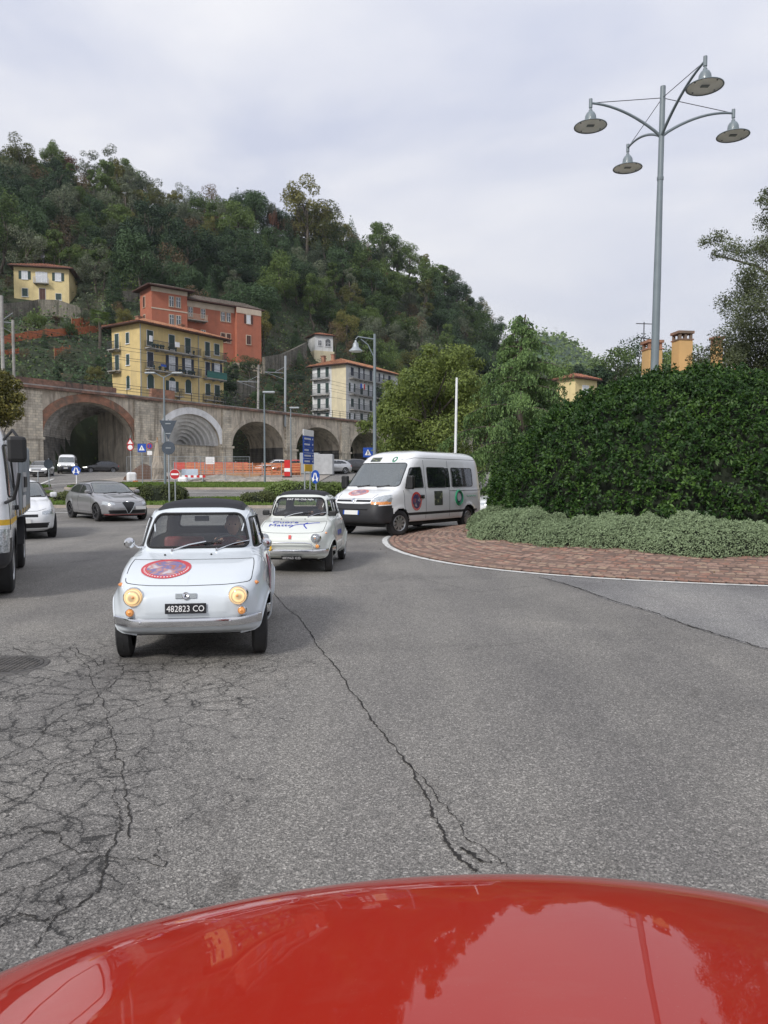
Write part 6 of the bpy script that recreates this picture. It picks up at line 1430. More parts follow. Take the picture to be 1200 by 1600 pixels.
    MB().box(-1.75, -1.70, .6, .98, .25, .8).build('mud_flap', K['black'], t); MB().lathe([(.001, 0), (.04, .0), (.04, .02), (.001, .03)], 12, Matrix.Translation((-1.69, .9, .75)) @ Matrix.Rotation(R(90), 4, 'Y')).build('marker_lamp', K['orange'], t)
    for x in (-.95, -4.05):
        for sg in (-1, 1): wheel(t, (x, sg * .86, .40), .40, .24, .24, 'cap', 0, sg)
truck()
def red_car():
    t = thing('red_car', 'glossy red car bonnet filling the bottom edge of the view', 'car', None, (.2, 0, 0), R(90))
    pn, nt, n, l, b = nodes('red_gloss_paint'); tc = n.new('ShaderNodeTexCoord').outputs['Object']
    mp = n.new('ShaderNodeMapping'); mp.inputs['Scale'].default_value = (1, .25, 1); l.new(tc, mp.inputs[0])
    dust = ramp(n, l, nz(n, l, mp.outputs[0], 9, 8, .7), [(.5, (0, 0, 0)), (.85, (1, 1, 1))])
    sc = ramp(n, l, nz(n, l, tc, 260, 2, .9), [(.66, (0, 0, 0)), (.74, (1, 1, 1))])
    f = math_(n, l, 'ADD', math_(n, l, 'MULTIPLY', dust, .14), math_(n, l, 'MULTIPLY', sc, .14)); c = mixc(n, l, f, (.37, .012, .002), (.38, .25, .2))
    l.new(c, b.inputs['Base Color']); b.inputs['Roughness'].default_value = .5; b.inputs['Specular IOR Level'].default_value = .12; b.inputs['Coat Weight'].default_value = 1; b.inputs['Coat Roughness'].default_value = .012; b.inputs['Coat IOR'].default_value = 1.45
    bumpn(n, l, b, nz(n, l, tc, 5, 3), .05, .01)
    k_ = n.new('ShaderNodeBump'); k_.inputs['Strength'].default_value = .03; k_.inputs['Distance'].default_value = .01; l.new(nz(n, l, tc, 7, 2), k_.inputs['Height']); l.new(k_.outputs[0], b.inputs['Coat Normal'])
    # bonnet surface, world x -> local -y ; world y -> local x
    nx, ny = 160, 160; cx = .11
    U, Wv = np.meshgrid(np.linspace(-1, 1, nx), np.linspace(0, 1, ny)); X = cx + U * .92
    ye = 1.049 - .014 * (X - cx) ** 2 - .12 * np.abs(U) ** 14; ydip = Wv ** .62
    Y = .25 + (ye + .10 - .25) * ydip
    w = np.clip((Y - (ye - .33)) / .30, 0, None)
    Z = 1.053 - RC['k'] * (X - .17) ** 2 - .15 * (Y - .75) - .39 * .3 / 6 * w ** 6 - .10 * np.abs(U) ** 8
    Z = np.maximum(Z, .45)
    # local coordinates: x=world y, y=-(world x - .2)
    v = np.stack([Y, -(X - .2), Z], -1).reshape(-1, 3); i = np.arange((nx - 1) * (ny - 1)); a = i % (nx - 1) + (i // (nx - 1)) * nx
    link('bonnet', mesh_np('bonnet', v, np.stack([a, a + nx, a + nx + 1, a + 1], 1), mats=[pn], smooth_=True), t)
    HRR = [(1.0, .25, .78, .25, -2.6, .3, 6, 7), (1.08, .35, .82, .35, -2.72, .4, 6, 7), (1.1, .6, .83, .6, -2.75, .6, 6, 7), (1.06, .78, .82, .80, -2.72, .8, 6, 7), (.98, .86, .80, .87, -2.65, .9, 6, 7), (.6, .93, .79, .90, -2.6, .95, 7, 7), (.24, .97, .78, .93, -2.5, 1.0, 7, 7), (.16, 1.0, .76, 1.0, -2.4, 1.04, 7, 7), (.0, 1.13, .70, 1.12, -2.2, 1.15, 7, 7), (-.18, 1.26, .64, 1.25, -2.0, 1.26, 6.5, 6), (-.3, 1.31, .55, 1.3, -1.8, 1.31, 6, 5), (-.5, 1.34, .3, 1.33, -1.5, 1.34, 5, 4), (-.8, 1.35, .004, 1.35, -1., 1.35, 4, 4)]
    q = Body(*shell(HRR, -.85, 80, 200)); ws = rpoly([(-.62, 1.01), (.62, 1.01), (.56, 1.24), (-.56, 1.24)], .05); q.mark('windscreen', ws, 'front', .1)
    for vv in ('left', 'right'): q.mark('side_window_' + vv, rpoly([(-.02, 1.0), (-.25, 1.24), (-1.8, 1.24), (-2.1, 1.02)], .04), vv, .3)
    wells(q, t, (.35, -2.0), .30, .35, .82, .5, None); q.build(dict(body=pn, windscreen=CM['dglass'], side_window_left=CM['dglass'], side_window_right=CM['dglass']), t)
    for x in (.35, -2.0):
        for sg in (-1, 1): wheel(t, (x, sg * .72, .30), .30, .18, .2, 'cap', 0, sg)
RC = dict(k=.265)
red_car()
# ---------------------------------------------------------------- hillside
def hitT(px, py, y0=60., y1=700.):
    d = ray(px, py); ys = np.arange(y0, y1, .5); t = ys / d[1]; X = d[0] * t; Z = CAMZ + d[2] * t; g = gz(X, ys); k = np.where(g >= Z)[0]
    i = k[0] if len(k) else len(ys) - 1; return np.array([X[i], ys[i], g[i]])
HL = [leafmat('dark_evergreen_leaves', (.014, .036, .015), (.058, .105, .04), .7, .1, .25), leafmat('mid_green_leaves', (.035, .07, .018), (.125, .185, .045), .65, .2, .25),
      leafmat('yellow_green_leaves', (.07, .085, .02), (.20, .19, .05), .65, .25, .25), leafmat('grey_green_leaves', (.05, .07, .04), (.16, .185, .115), .75, .15, .25),
      leafmat('rusty_leaves', (.055, .028, .015), (.15, .065, .035), .7, .2, .3), leafmat('brown_leaves', (.06, .045, .025), (.15, .105, .055), .75, .2, .3)]
BOX = [(22, 118, 408, 478, 140), (226, 415, 438, 545, 141), (172, 356, 498, 640, 103), (487, 622, 560, 655, 140), (485, 524, 512, 556, 172), (0, 175, 470, 600, 118), (178, 232, 420, 462, 135), (225, 255, 400, 450, 130)]
def bark_tree(me, r, H, r0, mat): pass
def proto_tree(kind, r, H, Rad, mat, nleaf=3600, leaf=.42, conical=False):
    bl = blobs_ell(r, 22, Rad, Rad, H * .38, H * .60, Rad * .38, .15) if not conical else [(r.normal(0, .1), r.normal(0, .1), z, max(.3, Rad * (1 - (z / H) ** 2.2) * .9)) for z in np.linspace(.8, H * .97, 16)]
    c, d = crown_pts(r, bl, nleaf, .3)
    v, f = leaf_quads(c, d + [0, 0, .5], r.uniform(leaf * .6, leaf * 1.25, nleaf), .65, r, .7)
    return mesh_np('crown', v, f, mats=[mat]), trunk_mesh(r, 'trunk', H, H * .022 + .05, bl[:7], K['bark'])
def bare_mesh(r, H, mat):
    mb = MB()
    def br(p, d, L, rad, lev):
        q = p + d * L; m = (p + q) / 2 + r.normal(0, L * .05, 3); mb.tube([p, m, q], [rad, rad * .75, rad * .5], 4 if lev else 5, cap=False)
        if lev < 4:
            for k in range(3 if lev else 5):
                t = r.uniform(.35, 1); nd = d + r.normal(0, .45, 3) + [0, 0, .12]; nd /= np.linalg.norm(nd); br(p + (q - p) * t, nd, L * r.uniform(.45, .7), rad * .5, lev + 1)
    br(np.array([0, 0, -.5]), np.array([.02, .02, 1.]), H * .5, .38, 0); return mb.mesh('branches', mat, False)
TREES = []
def place_tree(nm, meshes, label, group, loc, rz=0, sc=1., cat='tree'):
    t = thing(nm, label, cat, group, tuple(loc), rz); t.scale = (sc if not isinstance(sc, tuple) else sc) if isinstance(sc, tuple) else (sc, sc, sc)
    for me in meshes: link(me.name.split('.')[0], me, t)
    return t
def hillside():
    r = np.random.default_rng(5); kinds = []
    for k, (H, Rad, n, lf) in enumerate(((11, 3.9, 7500, .31), (10.5, 4.0, 7500, .31), (11.5, 3.8, 6000, .30), (10, 3.6, 4500, .27))):
        kinds.append([proto_tree(k, r, H * r.uniform(.9, 1.15), Rad * r.uniform(.85, 1.15), HL[k], n, lf) for _ in range(3)]); kinds[-1].append(proto_tree(k, r, H * 1.2, Rad * (.75 if k == 0 else .6), HL[k], int(n * .8), lf, k == 0))
    rust = [proto_tree(4, r, 9, 3.2, HL[4], 2400, .38) for _ in range(2)]; brown = [proto_tree(5, r, 8.5, 3.3, HL[5], 1500, .34) for _ in range(2)]
    MBARE = M('bare_twigs', (.24, .21, .185), .9); bare = [bare_mesh(r, 12, MBARE) for _ in range(3)]
    LB = ['dense dark evergreen tree in the wood covering the hillside', 'mid green leafy tree in the wood covering the hillside', 'yellowish green autumn tree in the wood covering the hillside', 'thin grey-green tree in the wood covering the hillside', 'rust-red autumn tree in the wood covering the hillside', 'brownish half-bare tree in the wood covering the hillside', 'bare leafless tree standing above the wood on the hillside']
    NM = ['evergreen_tree', 'leafy_tree', 'autumn_tree', 'slender_tree', 'rusty_tree', 'brown_tree', 'bare_tree']; GR = ['dark evergreens on the hillside', 'green trees on the hillside', 'yellowing trees on the hillside', 'grey-green trees on the hillside', 'rust-red trees on the hillside', 'brownish trees on the hillside', 'bare trees on the hillside']
    pts = []; grid = {}
    tries = 0; cnt = [0] * 7
    fix = []
    def free(x, y, d):
        gx, gy = int(x // 6), int(y // 6)
        for i in (-1, 0, 1):
            for j in (-1, 0, 1):
                for q in grid.get((gx + i, gy + j), ()):
                    if (q[0] - x) ** 2 + (q[1] - y) ** 2 < d * d: return False
        return True
    def add(x, y): grid.setdefault((int(x // 6), int(y // 6)), []).append((x, y))
    def zone(px, py):
        crest = np.interp(px, [q[0] for q in _sky], [q[1] for q in _sky]); a = 'high on the crest' if py < crest + 75 else ('on the middle slope' if py < crest + 190 else 'low on the slope')
        return a + (' at far left, behind the pale villa' if px < 200 else ' above the red and yellow buildings' if px < 400 else ' around the tallest yellow-green tree' if px < 530 else ' above the white block' if px < 650 else ' at the right end of the hill')
    def blocked(x, y, z, H, Rd, bx=BOX):
        px, py = proj((x, y, z)); w = Rd * FPX / y; top = proj((x, y, z + H))[1]
        for a, b, c, d, Y in bx:
            if y < Y + 9 and px + w > a and px - w < b and py > c and top < d: return True
        return False
    # individually recognisable trees first
    named = [((478, 400), kinds[2][0], 'tall_tree', 'tall broad yellow-green tree towering over the middle of the wooded slope', (1.75, 1.75, 1.9)), ((505, 420), kinds[2][1], 'tall_tree', 'slightly lower yellow-brown tree just right of the tallest yellow-green one', (1.5, 1.5, 1.6)),
             ((600, 430), kinds[1][0], 'round_tree', 'broad round dark-green tree crown halfway down the ridge line', (1.5, 1.5, 1.45)), ((352, 345), rust[0], 'red_tree', 'round rust-red tree standing on the ridge above the brick-red building', (1.15, 1.15, 1.2)), ((330, 372), rust[1], 'red_tree', 'smaller dusky red tree just below the one on the ridge', .95),
             ((327, 415), kinds[2][2], 'light_tree', 'small light yellow-green tree alone against dark evergreens above the red building', (.85, .85, .95)), ((735, 480), kinds[3][1], 'slope_tree', 'feathery grey-green tree near the right end of the hill crest', 1.3), ((428, 385), rust[1], 'ivy_tree', 'narrow tree wrapped in red creeper left of the tall yellow-green tree', (.4, .4, 1.3)), ((640, 600), kinds[0][1], 'slope_tree', 'dark evergreen just above the right end of the white block', 1.0)]
    for (px, py), ms, nm, lb, sc in named:
        p = hitT(px, py); place_tree(nm, ms, lb, None, p + [0, 0, -.4], r.uniform(0, 6), sc); add(p[0], p[1])
    cy = proto_tree(9, r, 13, 1.15, HL[0], 3500, .3, True); p = hitT(686, 452); place_tree('cypress', cy, 'tall narrow dark cypress spire breaking the right part of the skyline', None, p, 0, (1.15, 1.15, 1.15)); add(p[0], p[1])
    p = hitT(676, 455); place_tree('cypress', cy, 'lower cypress just left of the tallest spire', None, p, 0, (.8, .8, .8))
    for k, (px, py, Hs) in enumerate(((172, 262, 1.25), (262, 300, 1.0), (215, 262, .8), (700, 440, .8), (590, 385, .7), (250, 285, .9), (120, 250, .6), (765, 520, .8))):
        p = hitT(px, py); place_tree('bare_tree', [bare[k % 3]], LB[6], GR[6], p, k, Hs)
    while tries < 9000 and sum(cnt) < 1010:
        tries += 1
        x = r.uniform(-165, 85); yr = float(np.interp(x, RX, RY)); y = r.uniform(70, yr + 7); 
        if vdist(x, y) < 10.5 or (x < -37 and vdist(x, y) < 3): continue
        px_ = 600 + FPX * x / y
        if px_ < -70 or px_ > 930: continue
        z = float(gz(x, y)); py = proj((x, y, z))[1]
        near = smooth((135 - y) / 35); dmin = 4.6 - .0 * near
        if not free(x, y, dmin): continue
        nse = math.sin(x * .09 + 1.3) + math.sin(y * .075 + x * .03) + r.normal(0, .7)
        k = 0 if nse < .1 else (1 if nse < 1.1 else (3 if nse < 1.9 else 2)); u = r.random()
        if u < .009: k = 4
        elif u < .10: k = 5
        elif u < .16: k = 2
        elif u < .24: k = 3
        if px_ < 180 and u > .9: k = 5 if u > .95 else 3
        sc = r.uniform(.62, 1.22) * (1 - .35 * float(near)); Hh, Rd = 11 * sc, 3.6 * sc
        if blocked(x, y, z, Hh, Rd): 
            sc *= .4; Hh, Rd = 11 * sc, 3.6 * sc
            if blocked(x, y, z, Hh, Rd, BOX[:5] + BOX[6:]): continue
        if 350 < px_ < 490 and y < 150 and py > 530: sc = min(sc, .42)
        if k < 4 and cnt[k] >= 298: k = 1 if cnt[1] < 298 else 3
        if cnt[k] >= 298: continue
        ms = kinds[k][r.integers(4)] if k < 4 else (rust if k == 4 else brown)[r.integers(2)]
        add(x, y); cnt[k] += 1
        zn = zone(px_, py); place_tree(NM[k], ms, LB[k].replace('in the wood covering the hillside', zn), GR[k] + ', ' + zn, (x, y, z - .4), r.uniform(0, 6.28), (sc * r.uniform(.9, 1.15), sc * r.uniform(.9, 1.15), sc * r.uniform(.85, 1.25)))
    print('trees', cnt, tries)
    # undergrowth (nobody could count it)
    n = 150000; x = r.uniform(-165, 80, n); yr = np.interp(x, RX, RY); u = r.random(n) ** 1.7; lo = np.clip(98 + 1.48 * (x + 38), 66, 225); y = lo - 3 + u * (yr + 4 - lo)
    vd = vdist(x, y); ok = np.where(x < -37, vd > -3., vd > 9.6) & (600 + FPX * x / y > -60); x, y = x[ok], y[ok]; n = len(x)
    lump = np.abs(np.sin(x * 1.1 + 2 * np.sin(y * .6)) * np.sin(y * 1.0 + 1.5 * np.sin(x * .5))); h = .3 + 2.3 * lump * r.random(n)
    px = 600 + FPX * x / y
    z = gz(x, y) + h; f_ = np.clip(y * math.cos(PITCH) - (z - CAMZ) * math.sin(PITCH), 1, None); py = 800 - FPX * (y * math.sin(PITCH) + (z - CAMZ) * math.cos(PITCH)) / f_
    ok = np.ones(n, bool)
    for a, b, c_, d_, Y in BOX[:5]: ok &= ~((px > a - 2) & (px < b + 2) & (py > c_) & (py < d_) & (y < Y + 8))
    x, y, z, px, py = x[ok], y[ok], z[ok], px[ok], py[ok]; n = len(x)
    c = np.stack([x, y, z], -1); nr = np.stack([-.3 + 0 * x, -.6 + 0 * x, .8 + 0 * x], -1)
    v, f = leaf_quads(c, nr, r.uniform(.25, .6, n), .7, r, .8)
    nn = np.sin(x * .21 + 1) + np.sin(y * .17 + x * .05) + r.normal(0, .6, n)
    mi = np.where(nn < .3, 0, np.where(nn < 1.5, 1, 3)); mi = np.where((px > 380) & (px < 490) & (py > 545) & (r.random(n) < .55), r.choice([4, 5, 5], n), mi); mi = np.where((px > 176) & (px < 234) & (py > 425) & (py < 470), 6, mi)
    mi = np.where((mi < 4) & (r.random(n) < .04), 5, mi)
    MG2 = leafmat('meadow_leaves', (.07, .12, .02), (.16, .24, .05), .7, .2, .5)
    link('hillside_undergrowth', mesh_np('hillside_undergrowth', v, f, mats=HL + [MG2], midx=mi), kind='stuff', label='low bushes, ivy and brambles covering the hillside between the trees')
    # palms
    def palm(px, py, sc, lb):
        p = hitT(px, py); rr = np.random.default_rng(3); t = thing('palm_tree', lb, 'palm tree', None, tuple(p), 0); H = 4.2 * sc
        MB().tube([(0, 0, -.5), (.1, 0, H * .5), (0, 0, H)], [.3, .24, .22], 8).build('trunk', K['bark'], t, True)
        vs = []
        for k in range(30):
            a = k * 2.4; e = rr.uniform(-.5, 1.1); L = rr.uniform(1.1, 1.7) * sc; dr = np.array([math.cos(a) * math.cos(e), math.sin(a) * math.cos(e), math.sin(e)]); sd = np.cross(dr, [0, 0, 1.]); sd /= np.linalg.norm(sd); up = np.cross(sd, dr); b = np.array([0, 0, H]); tip = b + dr * L * .55
            for q in np.linspace(-1.3, 1.3, 11):
                d2 = dr * math.cos(q) + sd * math.sin(q) - np.array([0, 0, .25]); w = np.cross(d2, up); w /= np.linalg.norm(w); vs += [tip, tip + d2 * L * .3 + w * .05, tip + d2 * L * .62 - [0, 0, .1], tip + d2 * L * .3 - w * .05]
        link('fronds', mesh_np('fronds', np.array(vs), np.arange(len(vs)).reshape(-1, 4), mats=[HL[1]]), t)
    palm(238, 445, 1.25, 'fan palm beside the bright green terrace'); palm(156, 545, 1.2, 'fan palm left of the yellow apartment building'); palm(548, 545, 1.35, 'fan palm above the white block, left of the street lamp')
hillside()
def wall_run(label, pts, h, mat, th=.6, cat='wall', nm='terrace_wall'):
    p = [hitT(*q) for q in pts]; o = p[0]; mb = MB()
    t = thing(nm, label, cat, None, tuple(o), 0)
    for a, b in zip(p, p[1:]):
        d = b - a; L = math.hypot(d[0], d[1]); k = max(1, int(L / 3))
        for i in range(k):
            q0 = a + d * i / k; q1 = a + d * (i + 1) / k; u = d[:2] / L; nn = np.array([-u[1], u[0]]) * th / 2; z0 = min(gz(q0[0], q0[1]), gz(q1[0], q1[1])) - 3; z1 = max(gz(q0[0], q0[1]), gz(q1[0], q1[1])) + h
            P4 = [q0[:2] - nn, q1[:2] - nn, q1[:2] + nn, q0[:2] + nn]; P4 = [(x - o[0], y - o[1]) for x, y in P4]; e0, e1 = (float(gz(q[0], q[1])) + h - o[2] for q in (q0, q1)); mb.add([(*p_, z0 - o[2]) for p_ in P4] + [(*P4[0], e0), (*P4[1], e1), (*P4[2], e1), (*P4[3], e0)], [(0, 3, 2, 1), (4, 5, 6, 7), (0, 1, 5, 4), (1, 2, 6, 5), (2, 3, 7, 6), (3, 0, 4, 7)])
    mb.build('masonry', mat, t)
wall_run('rough stone terrace wall below the pale yellow villa', [(2, 500), (60, 492), (128, 505)], 2.6, m_rw); wall_run('dry stone wall under the bright green terrace', [(176, 470), (232, 472)], 1.8, m_rw)
wall_run('ivy-grown stone wall right of the brick-red building', [(412, 585), (440, 580), (478, 560)], 3.4, m_rw); wall_run('dark stone wall beside the railway right of the yellow building', [(358, 628), (398, 622)], 3.2, m_rw)
def net_run(label, pts, h, n=6):
    p = [hitT(*q) for q in pts]; o = p[0]; t = thing('safety_netting', label, 'netting', 'orange safety nets on the left slope', tuple(o), 0); P_ = polyline(p, n + 1)
    m = M('orange_net', (.42, .13, .055), .8, var=.25, scale=2) if 'orange_net' not in bpy.data.materials else bpy.data.materials['orange_net']
    for a, b in zip(P_, P_[1:]):
        za, zb = float(gz(a[0], a[1])) + .3, float(gz(b[0], b[1])) + .3; a2 = np.array([a[0], a[1], za]) - o; b2 = np.array([b[0], b[1], zb]) - o; nx = 9; mb = MB()
        for i in range(nx):
            s0, s1 = i / nx, (i + 1) / nx; w0 = .12 * math.sin(i * 2.1); w1 = .12 * math.sin((i + 1) * 2.1)
            q0 = a2 + (b2 - a2) * s0; q1 = a2 + (b2 - a2) * s1; mb.add([q0 + [0, w0, 0], q1 + [0, w1, 0], q1 + [0, w1 * .4, h - .15 * math.sin(s1 * 3.14)], q0 + [0, w0 * .4, h - .15 * math.sin(s0 * 3.14)]], [(0, 1, 2, 3)])
        mb.build('net_panel', m, t); MB().tube([a2 - [0, 0, .4], a2 + [0, 0, h + .2]], .05, 5).build('post', K['wood'], t)
net_run('longest orange safety net across the left slope under the villa', [(-10, 545), (60, 532), (150, 524), (176, 520)], 1.3, 8); net_run('short orange net higher up beside the palm left of the yellow building', [(112, 515), (140, 512)], 1.5, 2); net_run('lowest small orange net in the bushes of the left slope', [(85, 560), (110, 556)], 1.2, 2)
net_run('orange net running down beside the wall left of the yellow building', [(0, 560), (30, 556)], .8, 2)
# ---------------------------------------------------------------- distant hills
def distant():
    r = np.random.default_rng(9); xs = np.linspace(20, 900, 90); ys = np.linspace(420, 1000, 60)
    def f(X, Y):
        ridge = np.interp(600 + FPX * X / 760, [600, 780, 830, 880, 920, 960, 1000, 1100, 1300, 1900], [20, 118, 142, 143, 128, 96, 80, 60, 40, 20]); s = np.clip((Y - 420) / 340, 0, 1); b = np.clip((Y - 760) / 240, 0, 1)
        return ridge * (s ** 1.1) * (1 - b ** 2 * .8) + 5 * np.sin(X * .05) * s + 4 * np.sin(Y * .04 + X * .02) * s - 2
    v, q = sheet(f, 0, 0, 0, 0, 0, 0, ys=ys, xs=xs); link('distant_hill', mesh_np('distant_hill', v, q, mats=[M('far_wood', (.05, .085, .045), .95, var=.5, scale=.03)], smooth_=True), kind='structure')
    n = 26000; x = r.uniform(60, 520, n); y = r.uniform(430, 800, n); ok = ~((np.sin(x * .03) + np.sin(y * .025 + 1)) > 1.35); x, y = x[ok], y[ok]; n = len(x)
    z = f(x, y) + r.uniform(0, 6, n) * (1 + np.sin(x * .3) * np.sin(y * .25)); c = np.stack([x, y, z], -1); v, q = leaf_quads(c, np.tile([0, -.5, .8], (n, 1)), r.uniform(2, 4.5, n), .8, r, .7)
    link('distant_wood', mesh_np('distant_wood', v, q, mats=[HL[1]]), kind='stuff', label='far wooded ridge seen beyond the cedar')
    t = thing('far_villa', 'tiny pale house among trees on the distant ridge', 'house', None, (XP(968, 520), 520, float(f(XP(968, 520), 520)) - 1), .2)
    MB().box(-6, 6, 0, 8, 0, 7).build('wall', MYV, t); MB().add([(-7, -1, 7), (7, -1, 7), (7, 9, 7), (-7, 9, 7), (-3, 4, 9.6), (3, 4, 9.6)], [(0, 1, 5, 4), (1, 2, 5), (2, 3, 4, 5), (3, 0, 4)]).build('roof', MT, t)
    # mid-distance dark trees right of the ochre house
    for k, (px, pt, Y, s) in enumerate(((990, 530, 170, 1.3), (960, 545, 150, .9), (1025, 545, 160, 1.2), (1060, 540, 150, 1.2), (925, 576, 140, .5), (862, 572, 150, .7), (905, 574, 165, .7), (1100, 548, 150, 1.1))):
        rr = np.random.default_rng(k + 70); zt = P(px, pt, Y)[2]; H = 10 * s; me = proto_tree(0, rr, H, 5.5 * s, HL[k % 2], 3000, .5)
        place_tree('far_tree', me, ['round dark tree with the highest crown beyond the orange house', 'low dark tree left of the orange house chimneys', 'dark tree behind the left chimney', 'dark tree behind the middle chimney', 'small tree right above the ochre house roof', 'green tree glimpsed right of the cedar tip', 'green tree beyond the ochre house', 'dark tree behind the right chimney'][k], 'trees on the rise beyond the orange house', (XP(px, Y), Y, zt - H * 1.0), k)
    rr = np.random.default_rng(5)
    v, q = sheet(lambda X, Y: 2 + 22 * smooth((Y - 90) / 110) * smooth((X - 35) / 25) + .8 * np.sin(X * .2) , 0, 0, 0, 0, 0, 0, ys=np.linspace(88, 260, 30), xs=np.linspace(32, 300, 40)); link('rising_ground', mesh_np('rising_ground', v, q, mats=[MG], smooth_=True), kind='structure')
distant()
# ---------------------------------------------------------------- near trees
def near_trees():
    r = np.random.default_rng(31)
    # yellowing broadleaf left of the cedar
    Y = 44.; B = []
    for px, py, rp in [(600, 655, 16), (660, 570, 16), (745, 600, 14), (635, 588, 14), (622, 620, 26), (650, 600, 30), (615, 655, 24), (600, 640, 14), (680, 580, 30), (705, 560, 26), (725, 552, 18), (690, 620, 36), (650, 650, 34), (725, 600, 30), (640, 690, 34), (690, 680, 38), (735, 650, 30), (610, 700, 26), (670, 548, 14), (745, 570, 14), (660, 720, 40), (720, 720, 40), (600, 672, 16)]:
        p = P(px, py, Y + r.uniform(-1.8, 1.8)); B.append((p[0], p[1], p[2], rp / FPX * Y * 1.0))
    B += [(b[0] + r.normal(0, .8), b[1] + 2.5, b[2] - .3, b[3]) for b in B[:14]]
    base = np.array([XP(672, Y + .5), Y + .5, float(rprof(Y))]); Bl = [(b[0] - base[0], b[1] - base[1], b[2] - base[2], b[3]) for b in B]
    c, d = crown_pts(r, Bl, 56000, .8); v, f = leaf_quads(c, d + [0, -.1, .1], r.uniform(.10, .22, len(c)), .55, r, .7)
    lm = leafmat('yellowing_leaves', (.038, .072, .014), (.205, .26, .06), .6, .3, .45); t = thing('broadleaf_tree', 'broad tree with yellowing leaves left of the drooping cedar behind the minibus', 'tree', None, tuple(base))
    link('crown', mesh_np('crown', v, f, mats=[lm]), t); link('trunk', trunk_mesh(r, 'trunk', 9, .22, Bl[:12], K['bark'], .0), t)
    # weeping cedar
    Y = 34.; base = np.array([XP(812, Y), Y, float(rprof(Y))]); t = thing('cedar', 'drooping blue-green cedar between the broadleaf tree and the big hedge', 'tree', None, tuple(base))
    H = 8.95; mb = MB().tube([(0, 0, -.3), (.1, 0, 3), (-.1, .1, 6), (.2, 0, H * .98)], [.24, .19, .12, .03], 9); C = []; D = []
    for k in range(58):
        z = .9 + (H - 1.1) * (k / 58) ** .9; a = k * 2.399 + r.normal(0, .2); L = (4.6 * (1 - (z / H)) ** .8 + .35) * r.uniform(.6, 1.15)
        dr = np.array([math.cos(a), math.sin(a), 0]); n = 14; s = np.linspace(0, 1, n); pth = np.array([dr * L * q + [0, 0, z + .55 * math.sin(q * 1.7) * L * .25 - .30 * L * q ** 2.4] for q in s]); mb.tube(pth[::3], np.linspace(.05, .012, len(pth[::3])), 5, cap=False)
        for q in r.uniform(.12, 1, int(74 * L / 2.2)):
            p0 = np.array([np.interp(q, s, pth[:, j]) for j in range(3)]); side = np.cross(dr, [0, 0, 1]) * r.normal(0, .13 + .2 * q); hl = r.uniform(.25, .8) * (1.05 - .35 * (z / H)); m = int(hl / .028)
            u = np.linspace(0, 1, m)[:, None]; pts = p0 + side * np.minimum(1, u * 2) + dr * .12 * u - np.array([0, 0, 1]) * hl * u ** 1.3 + r.normal(0, .025, (m, 3)); C.append(pts); D.append(np.tile(dr * .6 + [0, 0, .3], (m, 1)))
    C = np.concatenate(C); D = np.concatenate(D); m = len(C); tdir = r.normal(0, .45, (m, 3)) + [0, 0, -1.]; tdir /= np.linalg.norm(tdir, axis=1)[:, None]; sd = np.cross(tdir, D + r.normal(0, .5, (m, 3))); sd /= np.maximum(np.linalg.norm(sd, axis=1), 1e-6)[:, None]; sz = r.uniform(.07, .16, m)[:, None]
    v = np.stack([C, C + tdir * sz * .5 + sd * sz * .22, C + tdir * sz, C + tdir * sz * .5 - sd * sz * .22], 1).reshape(-1, 3); print('cedar', m)
    lm = leafmat('cedar_needles', (.026, .065, .02), (.165, .26, .08), .7, .15, .9); mb.build('trunk', K['bark'], t, True); link('needles', mesh_np('needles', v, np.arange(4 * m).reshape(-1, 4), mats=[lm]), t)
    # holm oak at the right edge
    Y = 26.; B = []
    for px, py, rp in [(1102, 378, 13), (1122, 372, 17), (1140, 388, 20), (1118, 398, 10), (1160, 395, 20), (1172, 425, 22), (1188, 385, 18), (1198, 345, 20), (1190, 312, 10), (1197, 300, 9), (1205, 318, 16), (1168, 462, 24), (1186, 480, 34), (1156, 505, 16), (1172, 520, 28), (1205, 440, 30), (1210, 520, 36), (1225, 380, 34), (1240, 300, 26), (1250, 460, 44), (1280, 400, 50), (1260, 340, 34), (1160, 545, 22), (1215, 560, 36), (1290, 520, 60), (1320, 440, 46), (1150, 560, 16)]:
        p = P(px, py, Y + r.uniform(-.8, .8)); B.append((p[0], p[1], p[2], rp / FPX * Y * 1.05))
    B += [(b[0] + r.normal(0, .3), b[1] + 1.0, b[2], b[3] * .9) for b in B if b[3] > .5]
    base = np.array([XP(1238, Y + .6), Y + .6, 0.]); Bl = [(b[0] - base[0], b[1] - base[1], b[2] - base[2], b[3]) for b in B]; c, d = crown_pts(r, Bl, 68000, .75); v, f = leaf_quads(c, d, r.uniform(.05, .10, len(c)), .5, r, .9)
    lm = leafmat('holm_oak_leaves', (.026, .04, .018), (.13, .155, .07), .55, .15, 1.2); t = thing('holm_oak', 'tall small-leaved evergreen oak reaching in from the right edge', 'tree', None, tuple(base)); link('crown', mesh_np('crown', v, f, mats=[lm]), t)
    mb = MB().tube([(0, 0, -.2), (-.1, 0, 4), (.1, 0, 8), (-.5, 0, 11)], [.3, .25, .14, .04], 9)
    for b in Bl[3:20:3]: q = np.array([0, 0, max(2., min(9., b[2] - 1.4))]); e = np.array(b[:3]); mb.tube([q, (q + e) / 2 + [0, 0, .3], e], [.09, .05, .02], 5)
    mb.build('trunk', K['bark'], t, True)
    # olive-grey shrub behind the hedge on the right
    Y = 27.5; B = []
